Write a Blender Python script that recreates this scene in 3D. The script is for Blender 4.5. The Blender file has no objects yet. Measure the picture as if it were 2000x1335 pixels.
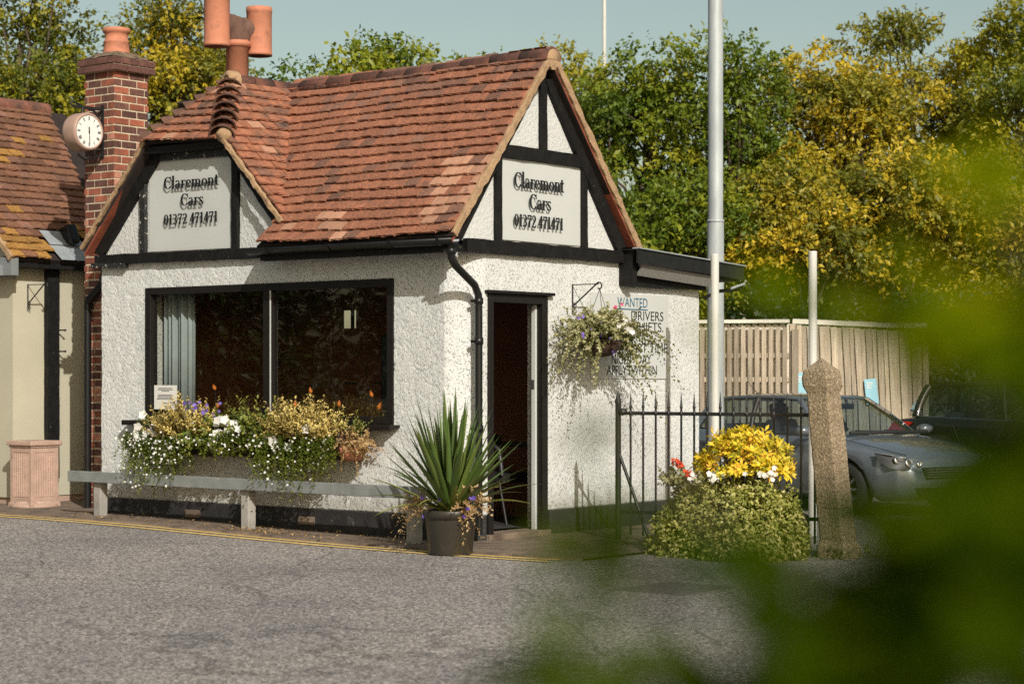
import bpy, bmesh, math, random
import numpy as np
from mathutils import Vector, Matrix

random.seed(7)
RNG = np.random.default_rng(7)
R = math.radians
SC = bpy.context.scene
COL = SC.collection

# ------------------------------------------------------------------ camera, sky, sun, exposure
cam_d = bpy.data.cameras.new('camera')
cam = bpy.data.objects.new('camera', cam_d)
COL.objects.link(cam)
CAM = Vector((-14.77, -12.28, 1.5))
cam.location = CAM
cam.rotation_euler = (R(90), 0, R(38.4 - 90))
cam_d.sensor_width = 36
cam_d.lens = 72
cam_d.shift_y = 0.0340
cam_d.clip_start = 0.05
cam_d.clip_end = 2000
cam_d.dof.use_dof = True
cam_d.dof.focus_distance = 20.2
cam_d.dof.aperture_fstop = 2.7
SC.camera = cam

SUN_EL = R(31.8)
SUN_DIR = Vector((-0.545 * math.cos(SUN_EL), -0.839 * math.cos(SUN_EL), math.sin(SUN_EL)))
world = bpy.data.worlds.new('World')
SC.world = world
world.use_nodes = True
wn = world.node_tree
bgn = wn.nodes['Background']
sky = wn.nodes.new('ShaderNodeTexSky')
sky.sky_type = 'NISHITA'
sky.sun_disc = False
sky.sun_elevation = SUN_EL
sky.sun_rotation = math.atan2(-0.545, -0.839)
sky.air_density = 1.0
sky.dust_density = 2.2
sky.ozone_density = 1.0
tintn = wn.nodes.new('ShaderNodeMix')
tintn.data_type = 'RGBA'
tintn.blend_type = 'MULTIPLY'
tintn.inputs[0].default_value = 1.0
tintn.inputs[7].default_value = (1.15, 1.03, 0.775, 1)      # slightly warm, milky late-summer sky
wn.links.new(sky.outputs[0], tintn.inputs[6])
wn.links.new(tintn.outputs[2], bgn.inputs[0])
bgn.inputs[1].default_value = 0.118

sun_d = bpy.data.lights.new('sun', 'SUN')
sun_d.energy = 5.0
sun_d.angle = R(0.53)
sun_d.color = (1.0, 0.955, 0.88)
sun = bpy.data.objects.new('sun', sun_d)
COL.objects.link(sun)
sun.rotation_euler = (-SUN_DIR).to_track_quat('-Z', 'Y').to_euler()
sun.location = (-20, -30, 40)

SC.view_settings.view_transform = 'Standard'
SC.view_settings.look = 'None'
SC.view_settings.exposure = -0.06
SC.view_settings.gamma = 1.0
SC.cycles.use_denoising = False
SC.cycles.max_bounces = 8
SC.cycles.transparent_max_bounces = 12
SC.cycles.caustics_reflective = False
SC.cycles.caustics_refractive = False
SC.cycles.sample_clamp_indirect = 8


# ------------------------------------------------------------------ materials
def srgb(r, g, b):
    f = lambda c: c / 12.92 if c <= 0.04045 else ((c + 0.055) / 1.055) ** 2.4
    return (f(r / 255), f(g / 255), f(b / 255))


def nodes_of(name):
    m = bpy.data.materials.new(name)
    m.use_nodes = True
    nt = m.node_tree
    return m, nt, nt.nodes['Principled BSDF']


def N(nt, kind, **kw):
    n = nt.nodes.new(kind)
    for k, v in kw.items():
        if k in n.inputs.keys():
            n.inputs[k].default_value = v
        else:
            setattr(n, k, v)
    return n


def mix(nt, fac, a, b, blend='MIX'):
    n = nt.nodes.new('ShaderNodeMix')
    n.data_type = 'RGBA'
    n.blend_type = blend
    for sock, val in ((n.inputs[0], fac), (n.inputs[6], a), (n.inputs[7], b)):
        if hasattr(val, 'links') or isinstance(val, bpy.types.NodeSocket):
            nt.links.new(val, sock)
        elif isinstance(val, (int, float)):
            sock.default_value = val
        else:
            sock.default_value = (*val, 1) if len(val) == 3 else val
    return n.outputs[2]


def ramp(nt, fac, stops):
    n = nt.nodes.new('ShaderNodeValToRGB')
    el = n.color_ramp.elements
    while len(el) < len(stops):
        el.new(0.5)
    for e, (p, c) in zip(el, stops):
        e.position = p
        e.color = (*c, 1) if len(c) == 3 else c
    nt.links.new(fac, n.inputs[0])
    return n.outputs[0]


def mat(name, col, rough=0.8, var=0.18, scale=6.0, bump=0.0, bscale=60.0, metal=0.0, rnd=0.0, spots=None, spec=0.5,
        spot_scale=14.0, spot_lo=0.6, spot_hi=0.7, coords='pos', coat=0.0, stretch=None):
    """Plain procedural surface: noisy colour, per-object variation, optional second colour in patches, fine relief."""
    m, nt, p = nodes_of(name)
    L = nt.links.new
    if coords == 'pos':
        src = N(nt, 'ShaderNodeNewGeometry').outputs['Position']
    else:
        src = N(nt, 'ShaderNodeTexCoord').outputs['Object']
    if stretch:
        mp = N(nt, 'ShaderNodeMapping')
        mp.inputs['Scale'].default_value = stretch
        L(src, mp.inputs[0])
        src = mp.outputs[0]
    oi = N(nt, 'ShaderNodeObjectInfo')
    if rnd:
        ad = N(nt, 'ShaderNodeVectorMath', operation='ADD')
        ml = N(nt, 'ShaderNodeMath', operation='MULTIPLY')
        L(oi.outputs['Random'], ml.inputs[0])
        ml.inputs[1].default_value = 37.0
        L(src, ad.inputs[0])
        L(ml.outputs[0], ad.inputs[1])
        src = ad.outputs[0]
    nz = N(nt, 'ShaderNodeTexNoise', Scale=scale, Detail=6.0, Roughness=0.62)
    L(src, nz.inputs['Vector'])
    lo = tuple(c * (1 - var) for c in col)
    hi = tuple(min(1, c * (1 + var)) for c in col)
    c = ramp(nt, nz.outputs[0], [(0.3, lo), (0.7, hi)])
    if spots:
        n2 = N(nt, 'ShaderNodeTexNoise', Scale=spot_scale, Detail=5.0, Roughness=0.65)
        L(src, n2.inputs['Vector'])
        f = ramp(nt, n2.outputs[0], [(spot_lo, (0, 0, 0)), (spot_hi, (1, 1, 1))])
        c = mix(nt, f, c, spots)
    if rnd:
        hs = N(nt, 'ShaderNodeHueSaturation')
        mr = N(nt, 'ShaderNodeMapRange')
        L(oi.outputs['Random'], mr.inputs[0])
        mr.inputs[3].default_value = 1 - rnd
        mr.inputs[4].default_value = 1 + rnd
        L(mr.outputs[0], hs.inputs['Value'])
        L(c, hs.inputs['Color'])
        c = hs.outputs[0]
    L(c, p.inputs['Base Color'])
    p.inputs['Roughness'].default_value = rough
    p.inputs['Metallic'].default_value = metal
    p.inputs['Specular IOR Level'].default_value = spec
    p.inputs['Coat Weight'].default_value = coat
    if bump:
        nb = N(nt, 'ShaderNodeTexNoise', Scale=bscale, Detail=6.0, Roughness=0.65)
        L(src, nb.inputs['Vector'])
        bp = N(nt, 'ShaderNodeBump', Strength=1.0, Distance=bump)
        L(nb.outputs[0], bp.inputs['Height'])
        L(bp.outputs[0], p.inputs['Normal'])
    return m


def leaf_mat(name, stops, rough=0.5, trans=0.35, spec=0.4, boost=1.25):
    """Leaf: colour along a ramp by a per-leaf tint stored on the mesh; some light passes through."""
    m, nt, p = nodes_of(name)
    L = nt.links.new
    at = N(nt, 'ShaderNodeAttribute', attribute_name='tint')
    c = ramp(nt, at.outputs['Fac'], stops)
    L(c, p.inputs['Base Color'])
    p.inputs['Roughness'].default_value = rough
    p.inputs['Specular IOR Level'].default_value = spec
    tr = N(nt, 'ShaderNodeBsdfTranslucent')
    c2 = mix(nt, 1.0, c, (boost, boost, 0.6), 'MULTIPLY')
    L(c2, tr.inputs[0])
    ms = N(nt, 'ShaderNodeMixShader')
    ms.inputs[0].default_value = trans
    L(p.outputs[0], ms.inputs[1])
    L(tr.outputs[0], ms.inputs[2])
    L(ms.outputs[0], nt.nodes['Material Output'].inputs[0])
    return m


def glass_mat(name, tint=(0.9, 0.95, 0.93), wob=0.0, base=0.06):
    """Thin pane: transparent, with mirror reflection that grows at grazing angles."""
    m, nt, p = nodes_of(name)
    nt.nodes.remove(p)
    L = nt.links.new
    tr = N(nt, 'ShaderNodeBsdfTransparent')
    tr.inputs[0].default_value = (*tint, 1)
    gl = N(nt, 'ShaderNodeBsdfGlossy')
    gl.inputs['Roughness'].default_value = 0.01
    fr = N(nt, 'ShaderNodeFresnel')
    gb = N(nt, 'ShaderNodeNewGeometry')
    io = N(nt, 'ShaderNodeMapRange')
    L(gb.outputs['Backfacing'], io.inputs[0])
    io.inputs[3].default_value = 1.5
    io.inputs[4].default_value = 1 / 1.5
    L(io.outputs[0], fr.inputs[0])
    ad = N(nt, 'ShaderNodeMath', operation='ADD')
    L(fr.outputs[0], ad.inputs[0])
    ad.inputs[1].default_value = base
    ms = N(nt, 'ShaderNodeMixShader')
    L(ad.outputs[0], ms.inputs[0])
    L(tr.outputs[0], ms.inputs[1])
    L(gl.outputs[0], ms.inputs[2])
    if wob:
        g = N(nt, 'ShaderNodeNewGeometry')
        nb = N(nt, 'ShaderNodeTexNoise', Scale=1.3, Detail=2.0)
        L(g.outputs['Position'], nb.inputs['Vector'])
        bp = N(nt, 'ShaderNodeBump', Strength=1.0, Distance=wob)
        L(nb.outputs[0], bp.inputs['Height'])
        L(bp.outputs[0], gl.inputs['Normal'])
    L(ms.outputs[0], nt.nodes['Material Output'].inputs[0])
    return m


M = {}
M['render'] = mat('white_roughcast', (0.55, 0.562, 0.545), 0.9, 0.05, 2.5, spots=(0.47, 0.455, 0.41), spot_scale=3.0,
                  spot_lo=0.66, spot_hi=0.85)
_nt = M['render'].node_tree
_pz = N(_nt, 'ShaderNodeSeparateXYZ')      # splash dirt low on the wall, in ragged patches
_gp = N(_nt, 'ShaderNodeNewGeometry')
_nt.links.new(_gp.outputs['Position'], _pz.inputs[0])
_mr = N(_nt, 'ShaderNodeMapRange')
_nt.links.new(_pz.outputs[2], _mr.inputs[0])
_mr.inputs[1].default_value, _mr.inputs[2].default_value = 0.18, 0.62
_mr.inputs[3].default_value, _mr.inputs[4].default_value = 0.30, -0.14
_dn = N(_nt, 'ShaderNodeTexNoise', Scale=7.0, Detail=6.0, Roughness=0.7)
_nt.links.new(_gp.outputs['Position'], _dn.inputs['Vector'])
_ad = N(_nt, 'ShaderNodeMath', operation='ADD')
_nt.links.new(_mr.outputs[0], _ad.inputs[0])
_nt.links.new(_dn.outputs[0], _ad.inputs[1])
_df = ramp(_nt, _ad.outputs[0], [(0.58, (0, 0, 0)), (0.95, (0.75, 0.75, 0.75))])
_pb = _nt.nodes['Principled BSDF']
_old = _pb.inputs['Base Color'].links[0].from_socket
_nt.links.new(mix(_nt, _df, _old, (0.27, 0.24, 0.18)), _pb.inputs['Base Color'])
# thrown render: flat lumps with sharp pits between them
_g = N(_nt, 'ShaderNodeNewGeometry')
_mp = N(_nt, 'ShaderNodeMapping')
_mp.inputs['Rotation'].default_value = (R(35), R(-35), 0)
_mp.inputs['Scale'].default_value = (1.0, 1.0, 0.75)
_nt.links.new(_g.outputs['Position'], _mp.inputs[0])
_nz = N(_nt, 'ShaderNodeTexNoise', Scale=66.0, Detail=4.0, Roughness=0.6)
_nt.links.new(_mp.outputs[0], _nz.inputs['Vector'])
_f = ramp(_nt, _nz.outputs[0], [(0.30, (0, 0, 0)), (0.43, (0.88, 0.88, 0.88)), (0.75, (1, 1, 1))])
_bp = N(_nt, 'ShaderNodeBump', Strength=1.0, Distance=0.0105)
_nt.links.new(_f, _bp.inputs['Height'])
_nt.links.new(_bp.outputs[0], _nt.nodes['Principled BSDF'].inputs['Normal'])
M['gable'] = mat('white_gable_plaster', (0.53, 0.54, 0.522), 0.9, 0.06, 3, 0.02, 26, spots=(0.30, 0.29, 0.26), spot_scale=30,
                 spot_lo=0.69, spot_hi=0.76)
M['plinth'] = mat('black_plinth_paint', (0.018, 0.017, 0.017), 0.75, 0.4, 9, 0.01, 40, spots=(0.10, 0.095, 0.09), spot_scale=7, spot_lo=0.64, spot_hi=0.78)
M['timber'] = mat('black_timber_paint', (0.009, 0.0085, 0.008), 0.6, 0.4, 12, 0.006, 45, spots=(0.16, 0.16, 0.15), spot_scale=24, spot_lo=0.69, spot_hi=0.74, spec=0.18)
M['timber_peel'] = mat('peeling_black_timber_paint', (0.014, 0.014, 0.014), 0.6, 0.4, 12, 0.006, 45, spots=(0.45, 0.43, 0.38), spot_scale=22,
                       spot_lo=0.6, spot_hi=0.64)
M['plastic_black'] = mat('black_plastic', (0.009, 0.009, 0.009), 0.35, 0.3, 10, spec=0.35, spots=(0.06, 0.06, 0.06), spot_scale=30, spot_lo=0.7, spot_hi=0.8)
M['frame'] = mat('dark_window_frame', (0.011, 0.009, 0.008), 0.45, 0.2, 10, spec=0.25)
M['signboard'] = mat('white_sign_board', (0.46, 0.475, 0.458), 0.55, 0.03, 2)
M['letter'] = mat('black_letter', (0.008, 0.008, 0.009), 0.4, 0.1, 10)
M['letter_blue'] = mat('blue_letter', (0.02, 0.10, 0.17), 0.5, 0.1, 10)
M['tile'] = mat('clay_tile', (0.31, 0.120, 0.064), 0.85, 0.42, 9, 0.004, 55, rnd=0.15, spots=(0.125, 0.07, 0.048), spot_scale=6,
                spot_lo=0.44, spot_hi=0.72, coords='obj')
M['tile_dark'] = mat('weathered_dark_tile', (0.20, 0.095, 0.062), 0.9, 0.35, 9, 0.004, 55, rnd=0.3, spots=(0.05, 0.035, 0.03), spot_scale=8,
                     spot_lo=0.5, spot_hi=0.7, coords='obj')
M['tile_buff'] = mat('pale_repaired_tile', (0.44, 0.235, 0.15), 0.85, 0.3, 9, 0.004, 55, rnd=0.2, spots=(0.20, 0.10, 0.06), spot_scale=9,
                     spot_lo=0.5, spot_hi=0.7, coords='obj')
M['tile_brown'] = mat('brown_mossy_tile', (0.16, 0.072, 0.04), 0.9, 0.35, 9, 0.005, 50, rnd=0.28, spots=(0.26, 0.15, 0.04), spot_scale=6,
                      spot_lo=0.56, spot_hi=0.74, coords='obj')
M['tile_ochre'] = mat('lichen_ochre_tile', (0.33, 0.17, 0.035), 0.9, 0.3, 8, 0.005, 50, rnd=0.22, spots=(0.14, 0.07, 0.035), spot_scale=9,
                      spot_lo=0.5, spot_hi=0.66, coords='obj')
M['underlay'] = mat('roof_underlay', (0.02, 0.012, 0.01), 0.95, 0.3, 8)
M['soffit_red'] = mat('red_tile_underside', (0.24, 0.06, 0.028), 0.9, 0.35, 6, 0.006, 30)
M['mortar'] = mat('buff_mortar', (0.33, 0.215, 0.12), 0.95, 0.3, 9, 0.012, 45, spots=(0.16, 0.10, 0.06), spot_scale=9, spot_lo=0.56, spot_hi=0.7)
M['moss'] = mat('moss', (0.10, 0.075, 0.012), 1.0, 0.4, 30, 0.02, 90)
M['ridge'] = mat('ridge_tile', (0.17, 0.066, 0.042), 0.9, 0.4, 7, 0.008, 35, rnd=0.25, spots=(0.06, 0.035, 0.028), spot_scale=6, spot_lo=0.45, spot_hi=0.65)
M['bonnet'] = mat('bonnet_hip_tile', (0.115, 0.058, 0.04), 0.9, 0.4, 9, 0.008, 40, rnd=0.2, spots=(0.24, 0.14, 0.05), spot_scale=10, spot_lo=0.62, spot_hi=0.72)
M['terracotta'] = mat('terracotta', (0.45, 0.175, 0.10), 0.8, 0.14, 5, 0.002, 60, spots=(0.21, 0.085, 0.055), spot_scale=5, spot_lo=0.54, spot_hi=0.76)
M['terra_soot'] = mat('sooty_terracotta', (0.115, 0.062, 0.044), 0.9, 0.35, 8, 0.006, 50, spots=(0.30, 0.17, 0.04), spot_scale=16, spot_lo=0.69, spot_hi=0.75)
M['soot'] = mat('soot', (0.012, 0.01, 0.009), 0.95, 0.2, 8)
M['brick'] = mat('red_brick', (0.25, 0.075, 0.042), 0.9, 0.3, 16, 0.005, 60, rnd=0.35, spots=(0.10, 0.045, 0.035), spot_scale=8, spot_lo=0.48, spot_hi=0.7, coords='obj')
M['brick_dark'] = mat('dark_brown_brick', (0.105, 0.045, 0.034), 0.9, 0.35, 16, 0.005, 60, rnd=0.3, coords='obj')
M['brick_pink'] = mat('pale_pink_brick', (0.42, 0.19, 0.13), 0.9, 0.25, 16, 0.005, 60, rnd=0.2, coords='obj')
M['pointing'] = mat('lime_pointing', (0.52, 0.43, 0.31), 0.95, 0.25, 12, 0.008, 60)
M['cap'] = mat('sooty_cap_mortar', (0.19, 0.135, 0.085), 0.95, 0.45, 14, 0.02, 40, spots=(0.06, 0.045, 0.035), spot_scale=12, spot_lo=0.5, spot_hi=0.6)
M['cream'] = mat('cream_boarding', (0.42, 0.395, 0.30), 0.7, 0.06, 2.0, 0.001, 50)
M['lead'] = mat('lead_sheet', (0.32, 0.35, 0.36), 0.5, 0.16, 6, 0.003, 18, metal=0.25)
M['grey_paint'] = mat('grey_paint', (0.17, 0.185, 0.19), 0.6, 0.12, 5)
M['stone'] = mat('pink_cast_stone', (0.38, 0.262, 0.205), 0.85, 0.16, 8, 0.003, 70, spots=(0.20, 0.12, 0.085), spot_scale=6, spot_lo=0.6, spot_hi=0.8)
M['rail_wood'] = mat('grey_painted_rail', (0.185, 0.20, 0.195), 0.65, 0.22, 5, 0.003, 50, spots=(0.34, 0.33, 0.29), spot_scale=9, spot_lo=0.62, spot_hi=0.74)
M['post_wood'] = mat('grey_weathered_post', (0.27, 0.26, 0.235), 0.8, 0.22, 6, 0.004, 50)
M['iron'] = mat('black_iron', (0.012, 0.012, 0.011), 0.5, 0.4, 20, 0.001, 120)
M['concrete'] = mat('pebbly_concrete', (0.30, 0.23, 0.142), 0.95, 0.6, 45, 0.035, 55, spots=(0.58, 0.49, 0.35), spot_scale=48, spot_lo=0.55, spot_hi=0.66)
M['white_pole'] = mat('white_painted_metal', (0.52, 0.52, 0.48), 0.4, 0.05, 4)
M['galv'] = mat('galvanised_steel', (0.37, 0.405, 0.415), 0.5, 0.2, 5, 0.0006, 60, metal=0.15, stretch=(1, 1, 0.3))
M['fence_wood'] = mat('weathered_fence_board', (0.40, 0.34, 0.255), 0.9, 0.3, 6, 0.004, 40, rnd=0.3, stretch=(9, 9, 0.5), spots=(0.30, 0.22, 0.14), spot_scale=5, spot_lo=0.5, spot_hi=0.75)
M['fence_pale'] = mat('pale_fence_board', (0.70, 0.64, 0.53), 0.9, 0.2, 6, 0.003, 40, rnd=0.1, stretch=(9, 9, 0.5))
M['fence_rail'] = mat('fence_capping_rail', (0.68, 0.65, 0.56), 0.8, 0.1, 5)
M['blue_paper'] = mat('pale_blue_notice', (0.24, 0.47, 0.56), 0.5, 0.05, 6)
M['paper'] = mat('white_paper', (0.64, 0.63, 0.59), 0.7, 0.03, 6)
M['ink'] = mat('grey_ink', (0.10, 0.10, 0.11), 0.8, 0.1, 6)
M['felt'] = mat('grey_roofing_felt', (0.20, 0.195, 0.175), 0.95, 0.3, 60, 0.006, 120)
M['room'] = mat('brown_room_wall', (0.19, 0.08, 0.045), 0.9, 0.2, 3)
M['room_floor'] = mat('dark_carpet', (0.02, 0.018, 0.017), 0.95, 0.2, 30)
M['curtain'] = mat('pale_blue_curtain', (0.30, 0.35, 0.37), 0.85, 0.12, 3)
M['chair'] = mat('black_chair_vinyl', (0.015, 0.015, 0.016), 0.5, 0.2, 10)
M['desk'] = mat('red_brown_wood', (0.14, 0.045, 0.02), 0.5, 0.25, 5, stretch=(1, 6, 6))
M['yellow_card'] = mat('yellow_card', (0.6, 0.36, 0.02), 0.6, 0.05, 5)
M['orange_card'] = mat('orange_card', (0.6, 0.17, 0.02), 0.6, 0.1, 5)
M['pot'] = mat('dark_olive_plastic_pot', (0.030, 0.026, 0.018), 0.42, 0.2, 4, spots=(0.06, 0.055, 0.045), spot_scale=5, spot_lo=0.6, spot_hi=0.8)
M['soil'] = mat('soil', (0.03, 0.02, 0.013), 1, 0.4, 30, 0.02, 60)
M['coir'] = mat('brown_coir_liner', (0.045, 0.024, 0.014), 1, 0.4, 40, 0.015, 80)
M['bark'] = mat('bark', (0.075, 0.055, 0.035), 0.95, 0.4, 9, 0.02, 20, spots=(0.16, 0.13, 0.06), spot_scale=5, spot_lo=0.55, spot_hi=0.7)
M['clock_case'] = mat('dusty_pink_metal', (0.34, 0.225, 0.175), 0.5, 0.14, 8, spots=(0.14, 0.08, 0.06), spot_scale=12, spot_lo=0.63, spot_hi=0.75)
M['clock_face'] = mat('white_clock_face', (0.70, 0.70, 0.66), 0.35, 0.02, 5)
M['glass_win'] = glass_mat('window_glass', (0.84, 0.85, 0.81), 0.002, 0.075)
M['glass_car'] = glass_mat('car_glass', (0.62, 0.70, 0.70), 0.0, 0.06)
M['car_grey'] = mat('grey_metallic_car_paint', (0.14, 0.165, 0.185), 0.26, 0.03, 4, metal=0.4, coat=1.0)
M['car_black'] = mat('black_car_paint', (0.006, 0.006, 0.007), 0.25, 0.03, 4, coat=1.0)
M['tyre'] = mat('tyre_rubber', (0.012, 0.012, 0.012), 0.85, 0.2, 20)
M['alloy'] = mat('alloy_metal', (0.45, 0.46, 0.47), 0.3, 0.06, 8, metal=0.9)
M['chrome'] = mat('chrome', (0.75, 0.75, 0.75), 0.08, 0.02, 5, metal=1.0)
M['trim'] = mat('black_car_trim', (0.010, 0.010, 0.010), 0.5, 0.1, 8)
M['lamp_clear'] = glass_mat('headlamp_lens', (0.7, 0.72, 0.7), 0.0, 0.06)
M['red_lamp'] = mat('red_tail_lamp', (0.35, 0.012, 0.01), 0.2, 0.05, 5)
M['seat'] = mat('car_seat_cloth', (0.02, 0.021, 0.023), 0.9, 0.2, 20)
M['yellow_line'] = mat('worn_yellow_paint', (0.62, 0.43, 0.13), 0.85, 0.25, 9, spots=(0.34, 0.27, 0.19), spot_scale=26, spot_lo=0.55, spot_hi=0.7)
M['pavement'] = mat('brown_dusty_pavement', (0.17, 0.125, 0.09), 0.95, 0.3, 5, 0.012, 60, spots=(0.085, 0.06, 0.045), spot_scale=3.5, spot_lo=0.5, spot_hi=0.66)
M['earth'] = mat('bare_earth', (0.07, 0.06, 0.035), 1, 0.4, 1.5, 0.02, 20, spots=(0.05, 0.07, 0.02), spot_scale=0.6, spot_lo=0.45, spot_hi=0.6)
M['iron_cover'] = mat('cast_iron_cover', (0.15, 0.138, 0.128), 0.75, 0.3, 14, 0.004, 70, metal=0.3)

# asphalt: pale worn chippings in a dark binder
m, nt, p = nodes_of('asphalt')
g = N(nt, 'ShaderNodeNewGeometry')
v1 = N(nt, 'ShaderNodeTexVoronoi', Scale=58.0)
v2 = N(nt, 'ShaderNodeTexNoise', Scale=38.0, Detail=7.0, Roughness=0.75)
n3 = N(nt, 'ShaderNodeTexNoise', Scale=0.55, Detail=4.0)
for n_ in (v1, v2, n3):
    nt.links.new(g.outputs['Position'], n_.inputs['Vector'])
c1 = ramp(nt, v1.outputs['Color'], [(0.15, (0.108, 0.100, 0.096)), (0.5, (0.272, 0.251, 0.239)), (0.9, (0.56, 0.518, 0.492))])
c2 = ramp(nt, v2.outputs[0], [(0.32, (0.45, 0.45, 0.45)), (0.72, (1.3, 1.28, 1.25))])
c3 = ramp(nt, n3.outputs[0], [(0.3, (0.74, 0.74, 0.76)), (0.5, (0.98, 0.98, 0.98)), (0.7, (1.14, 1.12, 1.08))])
wn_ = N(nt, 'ShaderNodeTexNoise', Scale=0.9, Detail=5.0)      # wandering hairline cracks
nt.links.new(g.outputs['Position'], wn_.inputs['Vector'])
wv = mix(nt, 0.35, g.outputs['Position'], wn_.outputs['Color'])
vc = N(nt, 'ShaderNodeTexVoronoi', Scale=0.55, feature='DISTANCE_TO_EDGE')
nt.links.new(wv, vc.inputs['Vector'])
ck_ = ramp(nt, vc.outputs['Distance'], [(0.0, (0.42, 0.42, 0.42)), (0.006, (1, 1, 1))])
cc = mix(nt, 1.0, c1, c2, 'MULTIPLY')
cc = mix(nt, 1.0, cc, c3, 'MULTIPLY')
cc = mix(nt, 0.7, cc, ck_, 'MULTIPLY')
nt.links.new(cc, p.inputs['Base Color'])
p.inputs['Roughness'].default_value = 0.85
bp = N(nt, 'ShaderNodeBump', Strength=0.8, Distance=0.012)
nt.links.new(v2.outputs[0], bp.inputs['Height'])
nt.links.new(bp.outputs[0], p.inputs['Normal'])
M['asphalt'] = m

# leaves
G1, G2, G3 = (0.018, 0.042, 0.004), (0.085, 0.14, 0.010), (0.23, 0.26, 0.018)
Y1, Y2, Y3 = (0.33, 0.30, 0.018), (0.54, 0.405, 0.026), (0.70, 0.46, 0.045)
M['leaf_green'] = leaf_mat('tree_leaf_green', [(0.0, G1), (0.35, G2), (0.7, G3), (1.0, Y1)])
M['leaf_olive'] = leaf_mat('tree_leaf_olive', [(0.0, (0.03, 0.05, 0.006)), (0.35, (0.12, 0.14, 0.014)), (0.7, Y1), (1.0, Y2)])
M['leaf_yellow'] = leaf_mat('tree_leaf_yellow', [(0.0, (0.05, 0.07, 0.008)), (0.32, (0.19, 0.19, 0.018)), (0.68, Y2), (1.0, Y3)])
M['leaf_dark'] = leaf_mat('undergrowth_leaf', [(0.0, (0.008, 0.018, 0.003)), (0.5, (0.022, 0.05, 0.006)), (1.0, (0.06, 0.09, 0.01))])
M['leaf_near'] = leaf_mat('near_bush_leaf', [(0.0, (0.014, 0.036, 0.0)), (0.5, (0.09, 0.13, 0.0)), (1.0, (0.30, 0.30, 0.0))], trans=0.42, spec=0.03, rough=0.8)
M['leaf_gold'] = leaf_mat('golden_shrub_leaf', [(0.0, (0.20, 0.19, 0.02)), (0.4, (0.48, 0.38, 0.09)), (1.0, (0.70, 0.56, 0.22))], trans=0.25)
M['leaf_choisya'] = leaf_mat('bright_yellow_leaf', [(0.0, (0.26, 0.27, 0.015)), (0.4, (0.66, 0.52, 0.025)), (0.8, (0.82, 0.58, 0.045)), (1.0, (0.76, 0.40, 0.05))], trans=0.25)
M['leaf_varieg'] = leaf_mat('cream_green_leaf', [(0.0, (0.07, 0.095, 0.012)), (0.4, (0.25, 0.27, 0.05)), (0.75, (0.45, 0.42, 0.13)), (1.0, (0.62, 0.56, 0.28))], trans=0.25)
M['leaf_bedding'] = leaf_mat('bedding_leaf', [(0.0, (0.025, 0.05, 0.006)), (0.5, (0.11, 0.155, 0.02)), (1.0, (0.30, 0.30, 0.06))], trans=0.3)
M['leaf_dry'] = leaf_mat('dried_leaf', [(0.0, (0.16, 0.09, 0.03)), (0.5, (0.36, 0.22, 0.09)), (1.0, (0.52, 0.38, 0.20))], trans=0.2)
M['leaf_silver'] = leaf_mat('silvery_trailing_leaf', [(0.0, (0.04, 0.05, 0.012)), (0.45, (0.19, 0.20, 0.07)), (0.8, (0.38, 0.36, 0.19)), (1.0, (0.52, 0.48, 0.34))], trans=0.25)
M['leaf_yucca'] = leaf_mat('yucca_leaf', [(0.0, (0.03, 0.06, 0.012)), (0.5, (0.095, 0.15, 0.030)), (1.0, (0.26, 0.27, 0.06))], rough=0.36, trans=0.12, spec=0.6)
M['petal_white'] = leaf_mat('white_petal', [(0.0, (0.52, 0.51, 0.47)), (1.0, (0.80, 0.79, 0.76))], rough=0.8, trans=0.25, boost=1.0)
M['petal_purple'] = leaf_mat('purple_petal', [(0.0, (0.08, 0.04, 0.28)), (1.0, (0.24, 0.16, 0.55))], rough=0.8, trans=0.2, boost=1.0)
M['petal_red'] = leaf_mat('red_petal', [(0.0, (0.45, 0.03, 0.012)), (1.0, (0.72, 0.10, 0.03))], rough=0.8, trans=0.2, boost=1.0)
M['petal_pink'] = leaf_mat('pink_petal', [(0.0, (0.5, 0.06, 0.16)), (1.0, (0.68, 0.22, 0.3))], rough=0.8, trans=0.2, boost=1.0)


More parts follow.
